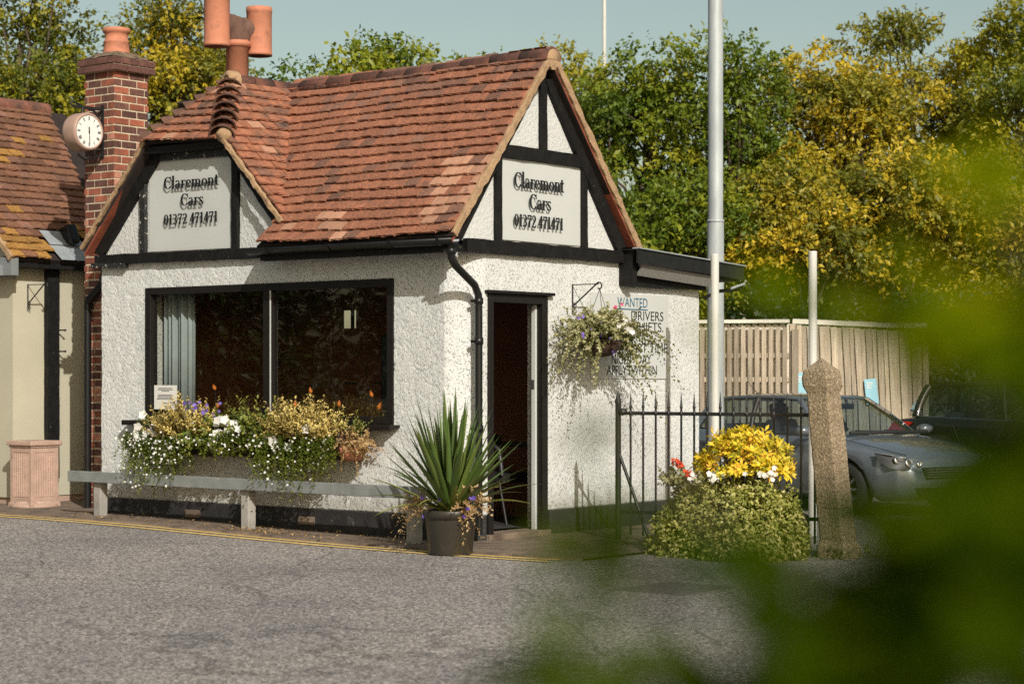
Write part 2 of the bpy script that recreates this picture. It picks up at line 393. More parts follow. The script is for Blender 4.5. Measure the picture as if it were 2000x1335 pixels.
# ------------------------------------------------------------------ mesh helpers
class MB:
    def __init__(self):
        self.v, self.f, self.s = [], [], []

    def add(self, vs, fs, smooth=False):
        o = len(self.v)
        self.v += [tuple(p) for p in vs]
        self.f += [tuple(i + o for i in f) for f in fs]
        self.s += [smooth] * len(fs)
        return self

    def box(self, x0, x1, y0, y1, z0, z1):
        vs = [(x, y, z) for z in (z0, z1) for y in (y0, y1) for x in (x0, x1)]
        return self.add(vs, [(0, 2, 3, 1), (4, 5, 7, 6), (0, 1, 5, 4), (2, 6, 7, 3), (0, 4, 6, 2), (1, 3, 7, 5)])

    def prism(self, pts, a0, a1, axis='y'):
        def P(p, a):
            return (a, p[0], p[1]) if axis == 'x' else (p[0], a, p[1]) if axis == 'y' else (p[0], p[1], a)
        n = len(pts)
        vs = [P(p, a0) for p in pts] + [P(p, a1) for p in pts]
        fs = [tuple(range(n)), tuple(range(2 * n - 1, n - 1, -1))] + [(i, (i + 1) % n, n + (i + 1) % n, n + i) for i in range(n)]
        return self.add(vs, fs)

    def beam(self, p, q, w, h, side=(0, 0, 1), segs=1, jit=0.0):
        """Bar from p to q; w across `side`-perpendicular, h along `side`; hewn edges with jit."""
        p, q = Vector(p), Vector(q)
        d = (q - p).normalized()
        u = Vector(side)
        u = (u - d * u.dot(d)).normalized()
        r = d.cross(u)
        vs = []
        for i in range(segs + 1):
            c = p.lerp(q, i / segs)
            for a, b in ((-1, -1), (1, -1), (1, 1), (-1, 1)):
                vs.append(c + r * (a * w / 2 + random.uniform(-jit, jit)) + u * (b * h / 2 + random.uniform(-jit, jit)))
        fs = [(0, 1, 2, 3), tuple(4 * segs + k for k in (3, 2, 1, 0))]
        for i in range(segs):
            for k in range(4):
                fs.append((4 * i + k, 4 * i + (k + 1) % 4, 4 * i + 4 + (k + 1) % 4, 4 * i + 4 + k))
        return self.add(vs, fs)

    def tube(self, path, rad, n=8, caps=True):
        path = [Vector(p) for p in path]
        if not hasattr(rad, '__len__'):
            rad = [rad] * len(path)
        d0 = (path[1] - path[0]).normalized()
        u = d0.orthogonal().normalized()
        vs = []
        for i, c in enumerate(path):
            d = (path[min(i + 1, len(path) - 1)] - path[max(i - 1, 0)]).normalized()
            u = (u - d * u.dot(d))
            u = u.normalized() if u.length > 1e-6 else d.orthogonal().normalized()
            w = d.cross(u)
            for k in range(n):
                a = 2 * math.pi * k / n
                vs.append(c + (u * math.cos(a) + w * math.sin(a)) * rad[i])
        fs = []
        for i in range(len(path) - 1):
            for k in range(n):
                fs.append((n * i + k, n * i + (k + 1) % n, n * i + n + (k + 1) % n, n * i + n + k))
        self.add(vs, fs, True)
        if caps:
            self.add(vs[:n], [tuple(range(n - 1, -1, -1))])
            self.add(vs[-n:], [tuple(range(n))])
        return self

    def lathe(self, prof, c=(0, 0, 0), n=24, a0=0.0, a1=2 * math.pi, mtx=None, smooth=True):
        closed = abs(a1 - a0 - 2 * math.pi) < 1e-6
        m = n if closed else n + 1
        vs = []
        for r, z in prof:
            for k in range(m):
                a = a0 + (a1 - a0) * k / n
                p = Vector((r * math.cos(a), r * math.sin(a), z))
                if mtx is not None:
                    p = mtx @ p
                vs.append(p + Vector(c))
        fs = []
        for i in range(len(prof) - 1):
            for k in range(n):
                k2 = (k + 1) % m
                fs.append((m * i + k, m * i + k2, m * i + m + k2, m * i + m + k))
        return self.add(vs, fs, smooth)

    def build(self, name, material, parent=None, bevel=0.0, kind=None, label=None, origin=None, recalc=True, smooth_all=None):
        off = root_loc(parent) if origin is None else Vector(origin)
        me = bpy.data.meshes.new(name)
        me.from_pydata([tuple(Vector(v) - off) for v in self.v], [], self.f)
        sm = self.s if smooth_all is None else [smooth_all] * len(self.f)
        me.polygons.foreach_set('use_smooth', sm)
        if recalc:
            bm = bmesh.new()
            bm.from_mesh(me)
            bmesh.ops.recalc_face_normals(bm, faces=bm.faces)
            bm.to_mesh(me)
            bm.free()
        me.materials.append(material if not isinstance(material, str) else M[material])
        o = bpy.data.objects.new(name, me)
        COL.objects.link(o)
        if parent is not None:
            o.parent = parent
        if bevel:
            b = o.modifiers.new('bevel', 'BEVEL')
            b.width = bevel
            b.segments = 2
            b.limit_method = 'ANGLE'
        if kind:
            o['kind'] = kind
        if label:
            o['label'] = label
        return o


def root_loc(o):
    v = Vector((0, 0, 0))
    while o is not None:
        v = v + o.location
        o = o.parent
    return v


def thing(name, label, cat, loc=(0, 0, 0), rz=0.0, group=None):
    o = bpy.data.objects.new(name, None)
    o.empty_display_size = 0.2
    COL.objects.link(o)
    o.location = loc
    o.rotation_euler = (0, 0, rz)
    tag(o, label, cat, group)
    return o


def tag(o, label, cat, group=None, kind=None):
    o['label'] = label
    o['category'] = cat
    if group:
        o['group'] = group
    if kind:
        o['kind'] = kind
    return o


def struct(o):
    o['kind'] = 'structure'
    return o


def np_mesh(name, verts, faces, material, parent=None, tint=None, smooth=False, kind=None, extra_mats=(), mat_idx=None):
    """verts (n,3), faces (m,k) with a constant k."""
    off = np.array(root_loc(parent)) if parent is not None else 0
    verts = np.asarray(verts, float) - off
    faces = np.asarray(faces, np.int32)
    me = bpy.data.meshes.new(name)
    k = faces.shape[1]
    me.vertices.add(len(verts))
    me.vertices.foreach_set('co', verts.astype(np.float32).ravel())
    me.loops.add(faces.size)
    me.loops.foreach_set('vertex_index', faces.ravel())
    me.polygons.add(len(faces))
    me.polygons.foreach_set('loop_start', np.arange(0, faces.size, k, dtype=np.int32))
    if smooth:
        me.polygons.foreach_set('use_smooth', np.ones(len(faces), bool))
    me.materials.append(M[material] if isinstance(material, str) else material)
    for e in extra_mats:
        me.materials.append(M[e])
    if mat_idx is not None:
        me.polygons.foreach_set('material_index', np.asarray(mat_idx, np.int32))
    me.update(calc_edges=True)
    if tint is not None:
        a = me.attributes.new('tint', 'FLOAT', 'FACE')
        a.data.foreach_set('value', np.clip(tint, 0, 1).astype(np.float32))
    o = bpy.data.objects.new(name, me)
    COL.objects.link(o)
    if parent is not None:
        o.parent = parent
    if kind:
        o['kind'] = kind
    return o


def unit(a):
    return a / np.maximum(np.linalg.norm(a, axis=-1, keepdims=True), 1e-9)


def leaf_arrays(pos, tip, nrm, length, width, fold=0.25, mid=0.45):
    """Folded diamond leaves: two triangles each, as quads sharing the midrib would be; returns verts, tris."""
    n = len(pos)
    tip = unit(tip)
    side = unit(np.cross(tip, nrm))
    up = np.cross(side, tip)
    L = np.broadcast_to(np.asarray(length, float), (n,))[:, None]
    W = np.broadcast_to(np.asarray(width, float), (n,))[:, None]
    b = pos
    t = pos + tip * L
    mL = pos + tip * L * mid + side * W / 2 + up * W * fold
    mR = pos + tip * L * mid - side * W / 2 + up * W * fold
    v = np.stack([b, mR, t, mL], 1).reshape(-1, 3)
    i = np.arange(n)[:, None] * 4
    f = np.concatenate([i + np.array([[0, 1, 2]]), i + np.array([[0, 2, 3]])], 1).reshape(-1, 3)
    return v, f


def flower_arrays(pos, nrm, rad, petals=5, cup=0.3):
    """Open flowers: a fan of petal triangles round a sunken centre."""
    n = len(pos)
    nrm = unit(nrm)
    a = np.where(np.abs(nrm[:, 2:3]) < 0.9, np.array([[0, 0, 1.0]]), np.array([[1.0, 0, 0]]))
    u = unit(np.cross(nrm, a))
    w = np.cross(nrm, u)
    R_ = np.broadcast_to(np.asarray(rad, float), (n,))[:, None]
    k = petals * 2
    ring = []
    ph = RNG.uniform(0, 6.28, (n, 1))
    for j in range(k):
        ang = ph + 2 * math.pi * j / k
        rr = R_ * (1.0 if j % 2 == 0 else 0.72)
        ring.append(pos + (u * np.cos(ang) + w * np.sin(ang)) * rr + nrm * R_ * cup)
    v = np.stack([pos] + ring, 1).reshape(-1, 3)
    i = np.arange(n)[:, None] * (k + 1)
    f = np.concatenate([i + np.array([[0, 1 + j, 1 + (j + 1) % k]]) for j in range(k)], 1).reshape(-1, 3)
    return v, f, k


def rand_dirs(n):
    return unit(RNG.normal(size=(n, 3)))


def vnoise(u, v, scale, seed):
    """Smooth value noise on a plane."""
    r = np.random.default_rng(seed)
    G = 256
    lat = r.random((G, G))
    x, y = u * scale, v * scale
    xi, yi = np.floor(x).astype(int), np.floor(y).astype(int)
    fx, fy = x - xi, y - yi
    fx, fy = fx * fx * (3 - 2 * fx), fy * fy * (3 - 2 * fy)
    g = lambda a, b: lat[a % G, b % G]
    return (g(xi, yi) * (1 - fx) + g(xi + 1, yi) * fx) * (1 - fy) + (g(xi, yi + 1) * (1 - fx) + g(xi + 1, yi + 1) * fx) * fy


def gz(y):
    """Ground height: falls 7 cm along the window wall."""
    t = min(1, max(0, (5.2 - y) / 5.2))
    return -0.075 * t * t * (3 - 2 * t)


def sheet(name, x0, x1, ys, dz, material, nx=2):
    b = MB()
    xs = np.linspace(x0, x1, nx)
    vs = [(x, y, gz(y) + dz) for y in ys for x in xs]
    fs = [(j * nx + i, j * nx + i + 1, (j + 1) * nx + i + 1, (j + 1) * nx + i) for j in range(len(ys) - 1) for i in range(nx - 1)]
    b.add(vs, fs, True)
    return b.build(name, material, recalc=False)


# ------------------------------------------------------------------ ground, road, pavement
YS = [-900, -60, -20, -6] + list(np.linspace(-2, 7, 28)) + [12, 40, 900]
struct(sheet('ground', -900, 900, YS, -0.03, 'earth'))
road = struct(sheet('road', -45, 26, [-45, -20, -6] + list(np.linspace(-2, 7, 28)) + [12, 40], 0.0, 'asphalt'))
for xx in (-0.79, -0.965):
    b = MB()
    yy = [9.5 - 0.4 * i for i in range(29)]
    pts = []
    for y in yy:
        bend = 0.10 * max(0, -1.0 - y) ** 2
        pts.append((xx + bend, y))
    vs = []
    for x, y in pts:
        w = 0.04 + random.uniform(-0.004, 0.004)
        vs += [(x - w, y, gz(y) + 0.006), (x + w, y, gz(y) + 0.006)]
    b.add(vs, [(2 * i, 2 * i + 1, 2 * i + 3, 2 * i + 2) for i in range(len(yy) - 1)])
    o = b.build('yellow_line', 'yellow_line', road, recalc=False)
b = MB()
ys = np.linspace(-1.9, 12, 40)
vs = []
for y in ys:
    e = -0.70 + random.uniform(-0.012, 0.012)
    vs += [(e - 0.02, y, gz(y) - 0.02), (e, y, gz(y) + 0.022), (3.0, y, gz(y) + 0.03)]
b.add(vs, [(3 * i + k, 3 * i + k + 1, 3 * i + k + 4, 3 * i + k + 3) for i in range(len(ys) - 1) for k in range(2)])
struct(b.build('pavement', 'pavement'))
b = MB()
b.box(-2.46, -1.72, -4.1, -3.46, -0.078, -0.069)  # darker patch of asphalt, a thin slab on the road
cover = b.build('road_cover', 'iron_cover', bevel=0.003)
tag(cover, 'dark rectangular iron cover set in the asphalt beside the leaning post', 'drain cover')


# ------------------------------------------------------------------ white cottage: shell
cot = thing('white_cottage', 'white roughcast cottage office with black timbers and red tiled roof', 'house', (0, 0, 0))

EAVE_Z = 2.70


def wall_profile():
    """Wall line on plan: window wall, blunt rounded corner, door wall."""
    P = [(0.0, 5.15)]
    y = 5.15
    pts = []
    s = 0.0095
    for y in np.arange(5.15, 0.24, -s):
        pts.append((0.0, y))
    c0, c1 = np.array([0.0, 0.24]), np.array([0.30, 0.0])
    mid = np.array([0.07, 0.07])
    for t in np.linspace(0, 1, 31)[0:]:
        pts.append(tuple((1 - t) ** 2 * c0 + 2 * t * (1 - t) * mid + t * t * c1))
    for x in np.arange(0.30 + s, 4.006, s):
        pts.append((x, 0.0))
    return np.array(pts)


WIN = (0.875, 4.435, 1.04, 2.45)      # y0 y1 z0 z1
DOOR = (0.345, 1.27, 2.295)           # x0 x1 top


def build_wall():
    P = wall_profile()
    T = np.gradient(P, axis=0)
    T = unit(T)
    nrm = np.stack([T[:, 1], -T[:, 0]], 1)
    nrm = np.where((nrm @ np.array([-1, -1]))[:, None] < 0, -nrm, nrm)
    S = np.concatenate([[0], np.cumsum(np.linalg.norm(np.diff(P, axis=0), axis=1))])
    Z = np.concatenate([[0.17], np.linspace(0.195, 2.76, 270)])
    SS, ZZ = np.meshgrid(S, Z)
    n1 = vnoise(SS + ZZ * 0.5 + 3, ZZ, 34, 1)
    n2 = vnoise(SS + ZZ * 0.45, ZZ, 62, 2)
    n3 = vnoise(SS, ZZ, 13, 3)
    n4 = vnoise(SS, ZZ, 2.0, 4)
    h = 0.55 * n1 + 0.45 * n2 + 0.25 * (n3 - 0.5)
    h = np.minimum(h, 0.50)
    h = h * 0.014 + n3 * 0.003 + n4 * 0.010 - 0.010
    smooth_side = np.clip((SS - S[np.searchsorted(-P[:, 1], -0.24)]) / 0.3, 0, 1)
    h = h * (1 - 0.30 * smooth_side)
    X = P[:, 0][None, :] + nrm[:, 0][None, :] * h
    Y = P[:, 1][None, :] + nrm[:, 1][None, :] * h
    V = np.stack([X, Y, ZZ], -1)
    nz, ns = SS.shape
    # soft lower edge drip
    V[0, :, 0] -= nrm[:, 0] * 0.03
    V[0, :, 1] -= nrm[:, 1] * 0.03
    idx = np.arange(nz * ns).reshape(nz, ns)
    f = np.stack([idx[:-1, :-1], idx[:-1, 1:], idx[1:, 1:], idx[1:, :-1]], -1).reshape(-1, 4)
    cx = (P[:-1, 0] + P[1:, 0]) / 2
    cy = (P[:-1, 1] + P[1:, 1]) / 2
    cz = (Z[:-1] + Z[1:]) / 2
    CX = np.broadcast_to(cx, (nz - 1, ns - 1)).ravel()
    CY = np.broadcast_to(cy, (nz - 1, ns - 1)).ravel()
    CZ = np.broadcast_to(cz[:, None], (nz - 1, ns - 1)).ravel()
    inwin = (CX < 0.05) & (CY > WIN[0]) & (CY < WIN[1]) & (CZ > WIN[2]) & (CZ < WIN[3])
    indoor = (CY < 0.05) & (CX > DOOR[0]) & (CX < DOOR[1]) & (CZ < DOOR[2])
    above = (CY < 0.05) & (CX > 2.72) & (CZ > 2.44)
    keep = ~(inwin | indoor | above)
    return np_mesh('wall', V.reshape(-1, 3), f[keep], 'render', cot, smooth=True)


build_wall()
b = MB()      # inner leaf of the walls: reveals, ends and backs
b.box(0.02, 0.24, 4.44, 5.14, 0.0, 2.7)
b.box(0.02, 0.24, 0.26, 0.87, 0.0, 2.7)
b.box(0.02, 0.24, 0.87, 4.44, 0.0, 1.035)
b.box(0.02, 0.24, 0.87, 4.44, 2.455, 2.7)
b.box(0.10, 0.34, 0.10, 0.24, 0.0, 2.7)
b.box(1.275, 3.99, 0.02, 0.24, 0.0, 2.42)
b.box(0.34, 1.275, 0.02, 0.24, 2.30, 2.7)
b.box(1.275, 2.7, 0.02, 0.24, 2.42, 2.7)
b.box(3.80, 3.985, 0.24, 3.2, 0.0, 2.42)
b.box(0.02, 2.6, 5.0, 5.14, 0.0, 2.7)
b.build('inner_wall', 'render', cot)
# plinth: black painted base, stepping with the falling ground
b = MB()
b.box(-0.035, 0.05, 0.26, 5.12, -0.2, 0.188)
b.prism([(-0.035, 0.26), (0.29, -0.035), (0.40, 0.05), (0.05, 0.40)], -0.2, 0.186, 'z')
b.box(1.29, 4.0, -0.035, 0.05, -0.2, 0.187)
b.build('plinth', 'plinth', cot, bevel=0.01)
b = MB()
b.box(0.33, 1.29, -0.05, 0.4, -0.2, 0.0)
b.build('doorstep', 'pavement', cot, bevel=0.01)
for y in (3.55, 1.9):
    b = MB()
    b.box(-0.048, -0.03, y, y + 0.22, 0.03, 0.11)
    b.build('air_brick', 'pavement', cot)

# interior
b = MB()
b.box(0.24, 2.9, 0.24, 5.0, -0.06, 0.0)
b.build('room_floor', 'room_floor', cot)
b = MB()
b.box(0.15, 2.75, 0.15, 5.1, 2.62, 2.68)
b.build('room_ceiling', 'room', cot)
b = MB()
b.box(2.6, 2.7, 0.24, 3.78, 0, 2.62)
b.box(2.6, 2.7, 4.06, 5.0, 0, 2.62)
b.box(2.6, 2.7, 3.78, 4.06, 0, 2.06)
b.box(2.6, 2.7, 3.78, 4.06, 2.27, 2.62)
b.box(0.245, 2.6, 4.9, 4.995, 0, 2.62)
b.box(1.4, 2.6, 0.245, 0.3, 0, 2.62)
b.box(0.245, 0.255, 4.45, 4.9, 0, 2.62)
b.build('room_wall', 'room', cot)
b = MB()
for y in (3.875,):
    b.box(2.63, 2.66, y - 0.016, y + 0.016, 2.06, 2.27)
b.build('rear_glazing_bar', 'frame', cot)

# window
win = MB()
y0, y1, z0, z1 = WIN
win.box(-0.015, 0.09, y0, y1, z1 - 0.075, z1)
win.box(-0.015, 0.09, y0, y1, z0, z0 + 0.075)
win.box(-0.016, 0.09, y0 + 0.001, y0 + 0.085, z0 + 0.074, z1 - 0.074)
win.box(-0.016, 0.09, y1 - 0.085, y1 - 0.001, z0 + 0.074, z1 - 0.074)
w = win.build('window', 'frame', cot, bevel=0.006)
b = MB()
b.box(-0.005, 0.085, 2.535, 2.66, z0 + 0.073, z1 - 0.073)
b.build('mullion', 'frame', w, bevel=0.006)
b = MB()
b.box(-0.012, -0.004, 2.542, 2.556, z0 + 0.075, z1 - 0.075)
b.build('edge_bead', 'signboard', w)
for a, c in ((y0 + 0.084, 2.536), (2.659, y1 - 0.084)):
    b = MB()
    b.add([(0.04, a, z0 + 0.07), (0.04, c, z0 + 0.07), (0.04, c, z1 - 0.07), (0.04, a, z1 - 0.07)], [(0, 1, 2, 3)])
    b.build('pane', 'glass_win', w, recalc=False)
b = MB()
b.box(-0.15, 0.03, 0.80, 4.66, 1.005, 1.037)
b.box(-0.15, -0.13, 0.80, 4.66, 0.985, 1.005)
b.build('window_sill', 'frame', cot, bevel=0.005)

# door frame, open door
b = MB()
dx0, dx1, dt = DOOR
b.box(dx0, dx0 + 0.075, -0.022, 0.13, -0.02, dt)
b.box(dx1 - 0.085, dx1, -0.022, 0.13, -0.02, dt)
b.box(dx0 + 0.075, dx1 - 0.085, -0.02, 0.13, dt - 0.085, dt)
df = b.build('door_frame', 'frame', cot, bevel=0.006)
b = MB()
b.box(dx0 - 0.04, dx1 + 0.07, -0.06, 0.02, dt, dt + 0.03)
b.build('drip_board', 'timber', df, bevel=0.004)
b = MB()
b.box(dx1 - 0.115, dx1 - 0.086, 0.05, 0.10, 0.0, dt - 0.09)
b.build('door_lining', 'signboard', df, bevel=0.003)
b = MB()
b.box(dx1 - 0.120, dx1 - 0.114, 0.06, 0.09, 1.38, 1.47)
b.build('strike_plate', 'alloy', df)
b = MB()
b.box(0.36, 0.40, 0.14, 0.92, 0.01, 2.2)
dl = b.build('door', 'frame', cot, bevel=0.004)
b = MB()
b.tube([(0.41, 0.86, 1.0), (0.46, 0.86, 1.0), (0.46, 0.76, 1.0)], 0.01, 6)
b.build('handle', 'alloy', dl)

# gable infill, door end
b = MB()
b.prism([(-0.22, 2.78), (2.58, 2.78), (1.177, 4.55)], 0.0, 0.06, 'y')
b.build('gable_panel', 'gable', cot)
b = MB()
b.prism([(2.25, 2.79), (5.13, 2.79), (4.22, 3.86), (3.10, 3.86)], 0.0, 0.06, 'x')
b.build('gable_panel', 'gable', cot)


def timber(p, q, w, h, side, m='timber', segs=None):
    n = segs or max(2, int((Vector(q) - Vector(p)).length / 0.12))
    b = MB()
    b.beam(p, q, w, h, side, n, 0.0045)
    return b.build('timber', m, cot, bevel=0.004)


# door gable timbers (proud of the plaster, towards -y)
timber((-0.02, -0.03, 2.735), (2.66, -0.03, 2.735), 0.075, 0.125, (0, 0, 1))
timber((0.48, -0.018, 2.795), (0.48, -0.018, 3.75), 0.05, 0.085, (1, 0, 0))
timber((1.862, -0.018, 2.795), (1.862, -0.018, 3.73), 0.05, 0.085, (1, 0, 0))
timber((0.38, -0.022, 3.665), (1.95, -0.022, 3.665), 0.055, 0.125, (0, 0, 1))
timber((1.187, -0.016, 3.728), (1.187, -0.016, 4.50), 0.05, 0.095, (1, 0, 0))
timber((-0.15, -0.026, 2.80), (1.10, -0.026, 4.45), 0.06, 0.10, (-0.8, 0, 0.62))
timber((2.50, -0.026, 2.80), (1.25, -0.026, 4.45), 0.06, 0.14, (0.8, 0, 0.62))
# window gable timbers (towards -x)
timber((-0.03, 2.25, 2.757), (-0.03, 5.2, 2.775), 0.075, 0.105, (0, 0, 1))
timber((-0.045, 4.7, 2.70), (-0.045, 5.25, 2.715), 0.06, 0.05, (0, 0, 1), 'timber_peel')
timber((-0.018, 4.45, 2.82), (-0.018, 4.45, 3.70), 0.05, 0.09, (0, 1, 0), 'timber_peel')
timber((-0.018, 3.04, 2.81), (-0.018, 3.04, 3.80), 0.05, 0.09, (0, 1, 0))
timber((-0.022, 4.42, 3.86), (-0.022, 2.95, 3.84), 0.055, 0.13, (0, 0, 1), 'timber_peel')
timber((-0.028, 5.16, 2.83), (-0.028, 4.16, 3.92), 0.06, 0.13, (0, 0.7, 0.7))
timber((-0.028, 2.30, 2.96), (-0.028, 3.12, 3.87), 0.06, 0.12, (0, -0.7, 0.7))
b = MB()      # board under the half hip, its black standing in for the shadow there
b.box(-0.16, 0.05, 2.98, 4.32, 3.86, 3.93)
b.build('eave_board', 'timber', cot, bevel=0.004)

# ------------------------------------------------------------------ white cottage: roof
roof = None


def tile_variants(mats):
    out = {}
    for mk in mats:
        lst = []
        for k in range(5):
            r = random.Random(100 + k)
            b = MB()
            nx = 3
            W, Ln, T = 1.0, 1.0, 1.0
            vs = []
            for layer in (0, 1):
                for j in (0, 1):
                    for i in range(nx + 1):
                        u = i / nx - 0.5
                        cam_ = 0.25 * (0.25 - u * u) * 4
                        z = (layer - 1) + cam_ * 0.35 + r.uniform(-0.12, 0.12)
                        y = (j + (r.uniform(-0.035, 0.03) if j == 0 else 0))
                        vs.append((u, y, z))
            n1 = nx + 1
            fs = []
            for layer in (0, 1):
                o = layer * 2 * n1
                for i in range(nx):
                    q = (o + i, o + i + 1, o + n1 + i + 1, o + n1 + i)
                    fs.append(q if layer else q[::-1])
            top = 2 * n1
            for i in range(nx):
                fs.append((i, i + 1, top + i + 1, top + i))
            fs.append((0, top, top + n1, n1))
            fs.append((nx, n1 + nx, top + n1 + nx, top + nx))
            me = bpy.data.meshes.new('roof_tile')
            me.from_pydata(vs, [], fs)
            me.materials.append(M[mk])
            bm = bmesh.new()
            bm.from_mesh(me)
            bmesh.ops.recalc_face_normals(bm, faces=bm.faces)
            bm.to_mesh(me)
            bm.free()
            lst.append(me)
        out[mk] = lst
    return out


def tile_field(O, U, V, poly, gauge, tw, pick, seed, wob=0.022, lift=0.049, thick=0.021, edge=0.0):
    """Lay courses on the plane O + u U + v V inside poly (list of (u, v)); returns a list of (matrix, material, area)."""
    rr = random.Random(seed)
    O, U, V = Vector(O), Vector(U).normalized(), Vector(V).normalized()
    Nn = U.cross(V).normalized()
    if Nn.z < 0:
        Nn = -Nn
    vmin, vmax = min(p[1] for p in poly), max(p[1] for p in poly)
    out = []
    nc = int((vmax - vmin) / gauge + 0.5)
    ph = [rr.uniform(0, 6.28) for _ in range(4)]
    for c in range(nc):
        v = vmin + c * gauge
        vm = min(v + gauge * 0.5, vmax - 1e-3)
        xs = []
        for i in range(len(poly)):
            (ua, va), (ub, vb) = poly[i], poly[(i + 1) % len(poly)]
            if (va - vm) * (vb - vm) < 0:
                xs.append(ua + (vm - va) / (vb - va) * (ub - ua))
        if len(xs) < 2:
            continue
        u0, u1 = min(xs), max(xs)
        u = u0 - (0.5 * tw if c % 2 else 0) + rr.uniform(-0.02, 0.02)
        while u < u1 - 0.02:
            a, e = max(u, u0), min(u + tw, u1)
            u += tw * rr.uniform(0.95, 1.05)
            if e - a < 0.03:
                continue
            w = (e - a) * rr.uniform(0.965, 0.985)
            uc = (a + e) / 2
            dv = wob * math.sin(uc * 2.1 + c * 0.7 + ph[0]) * 0.6 + wob * rr.uniform(-0.4, 0.4)
            sag = 0.010 * math.sin(uc * 1.7 + v * 1.3 + ph[1])
            Lt = gauge * 1.75
            tilt = math.atan2(lift, Lt) + rr.uniform(-0.03, 0.03)
            yaw = rr.uniform(-0.012, 0.012)
            pos = O + U * uc + V * (v + dv) + Nn * (lift + thick + sag)
            base = Matrix((U, V, Nn)).transposed().to_4x4()
            mt = Matrix.Translation(pos) @ base @ Matrix.Rotation(-tilt, 4, 'X') @ Matrix.Rotation(yaw, 4, 'Z') @ Matrix.Rotation(rr.uniform(-0.012, 0.012), 4, 'Y') @ Matrix.Diagonal((w, Lt, thick, 1))
            out.append((mt, pick(uc, v, rr), w))
    return out


def lay_tiles(tiles, parent, variants, limit):
    """The tiles that show largest become objects of their own; the others are joined into one part."""
    off = Matrix.Translation(-root_loc(parent))
    tiles = sorted(tiles, key=lambda t: -t[2] - (t[3] if len(t) > 3 else 0))
    for i, t in enumerate(tiles[:limit]):
        me = random.choice(variants[t[1]])
        o = bpy.data.objects.new('roof_tile', me)
        COL.objects.link(o)
        o.parent = parent
        o.matrix_local = off @ t[0]
    rest = tiles[limit:]
    if rest:
        keys = list(variants)
        b = MB()
        idx = []
        for t in rest:
            me = random.choice(variants[t[1]])
            fs = [tuple(p.vertices) for p in me.polygons]
            b.add([t[0] @ v.co for v in me.vertices], fs)
            idx += [keys.index(t[1])] * len(fs)
        o = b.build('roof_tile_courses', keys[0], parent, kind='stuff', recalc=False)
        for k in keys[1:]:
            o.data.materials.append(M[k])
        o.data.polygons.foreach_set('material_index', idx)


# planes: main slope over the window wall, cross gable with a half hip
EX, EZ = -0.33, 2.80
RX, RZ = 1.177, 4.64
Vm = Vector((RX - EX, 0, RZ - EZ))
LM = Vm.length
Hh = Vector((-0.18, 3.06, 3.95))       # right end of the half-hip eave
Hl = Vector((-0.18, 4.25, 3.99))       # left end
Ap = Vector((0.45, 3.60, 4.64))        # where the hips meet the ridge
Bv = Vector((1.03, 3.33, 4.45))        # top of the valley
Vb = Vector((-0.12, 2.20, 3.04))       # foot of the valley
Wl = Vector((-0.15, 5.28, 2.88))       # foot of the left verge
Re = Vector((1.177, 3.46, 4.62))

b = MB()      # roof deck: slabs under the tiles


def slab(b, pts, t=0.05):
    pts = [Vector(p) for p in pts]
    n = (pts[1] - pts[0]).cross(pts[2] - pts[0]).normalized()
    if n.z < 0:
        n = -n
    k = len(pts)
    vs = pts + [p - n * t for p in pts]
    b.add(vs, [tuple(range(k)), tuple(range(2 * k - 1, k - 1, -1))] + [(i, (i + 1) % k, k + (i + 1) % k, k + i) for i in range(k)])


YV = -0.13
slab(b, [(EX, YV, EZ), (EX, 2.42, EZ), (-0.10, 2.30, EZ + 0.27), (1.03, 3.36, 4.44), (RX, 3.46, RZ), (RX, YV, RZ)])
slab(b, [(RX, YV, RZ), (RX, 5.2, RZ), (2.70, 5.2, 2.80), (2.70, YV, 2.80)])
slab(b, [(Hh.x, Hh.y, Hh.z), Vb, Bv, Ap], 0.04)
slab(b, [Ap, Bv, Re, (0.5, 3.58, 4.63)], 0.03)
slab(b, [Hh, Hl, Ap], 0.04)
slab(b, [Wl, (RX + 0.3, 5.28, 2.88), (RX + 0.3, 3.6, 4.64), Ap, Hl], 0.05)
roof = b.build('roof', 'underlay', cot)

# red undersides of the overhanging tiles at the verges
for p_, q_, sd_ in (((2.66, -0.075, 2.775), (RX + 0.02, -0.075, RZ - 0.065), (0.8, 0, 0.6)), ((EX, -0.075, EZ - 0.06), (RX - 0.02, -0.075, RZ - 0.065), (-0.8, 0, 0.6)),
                  ((-0.10, 5.25, 2.835), (-0.10, 4.26, 3.93), (0, 0.7, 0.7))):
    b = MB()
    b.beam(p_, q_, 0.115, 0.02, sd_)
    b.build('undercloak', 'soffit_red', roof)

vmats = ['tile', 'tile_dark', 'tile_buff']
var_c = tile_variants(vmats)


def pick_main(u, v, rr):
    # u runs from the door verge inwards; pale replacements low down by the verge
    near = max(0, 1 - u / 0.75) * max(0, 1 - abs(v - 0.55) / 0.75)
    x = rr.random()
    if x < near * 1.1:
        return 'tile_buff'
    if v < 0.3 and x < 0.12:
        return 'tile_buff'
    top = max(0, (v - 1.6) / 0.7)
    if rr.random() < 0.09 + 0.55 * top:
        return 'tile_dark'
    return 'tile'


# main slope, u = y from the verge
poly = [(0, 0), (2.55, 0), (2.42, 0.27), (3.44, 2.06), (3.55, LM - 0.03), (0, LM - 0.03)]
tiles = [t + (0.3,) for t in tile_field((EX, YV, EZ), (0, 1, 0), Vm, poly, 0.1255, 0.168, pick_main, 3)]
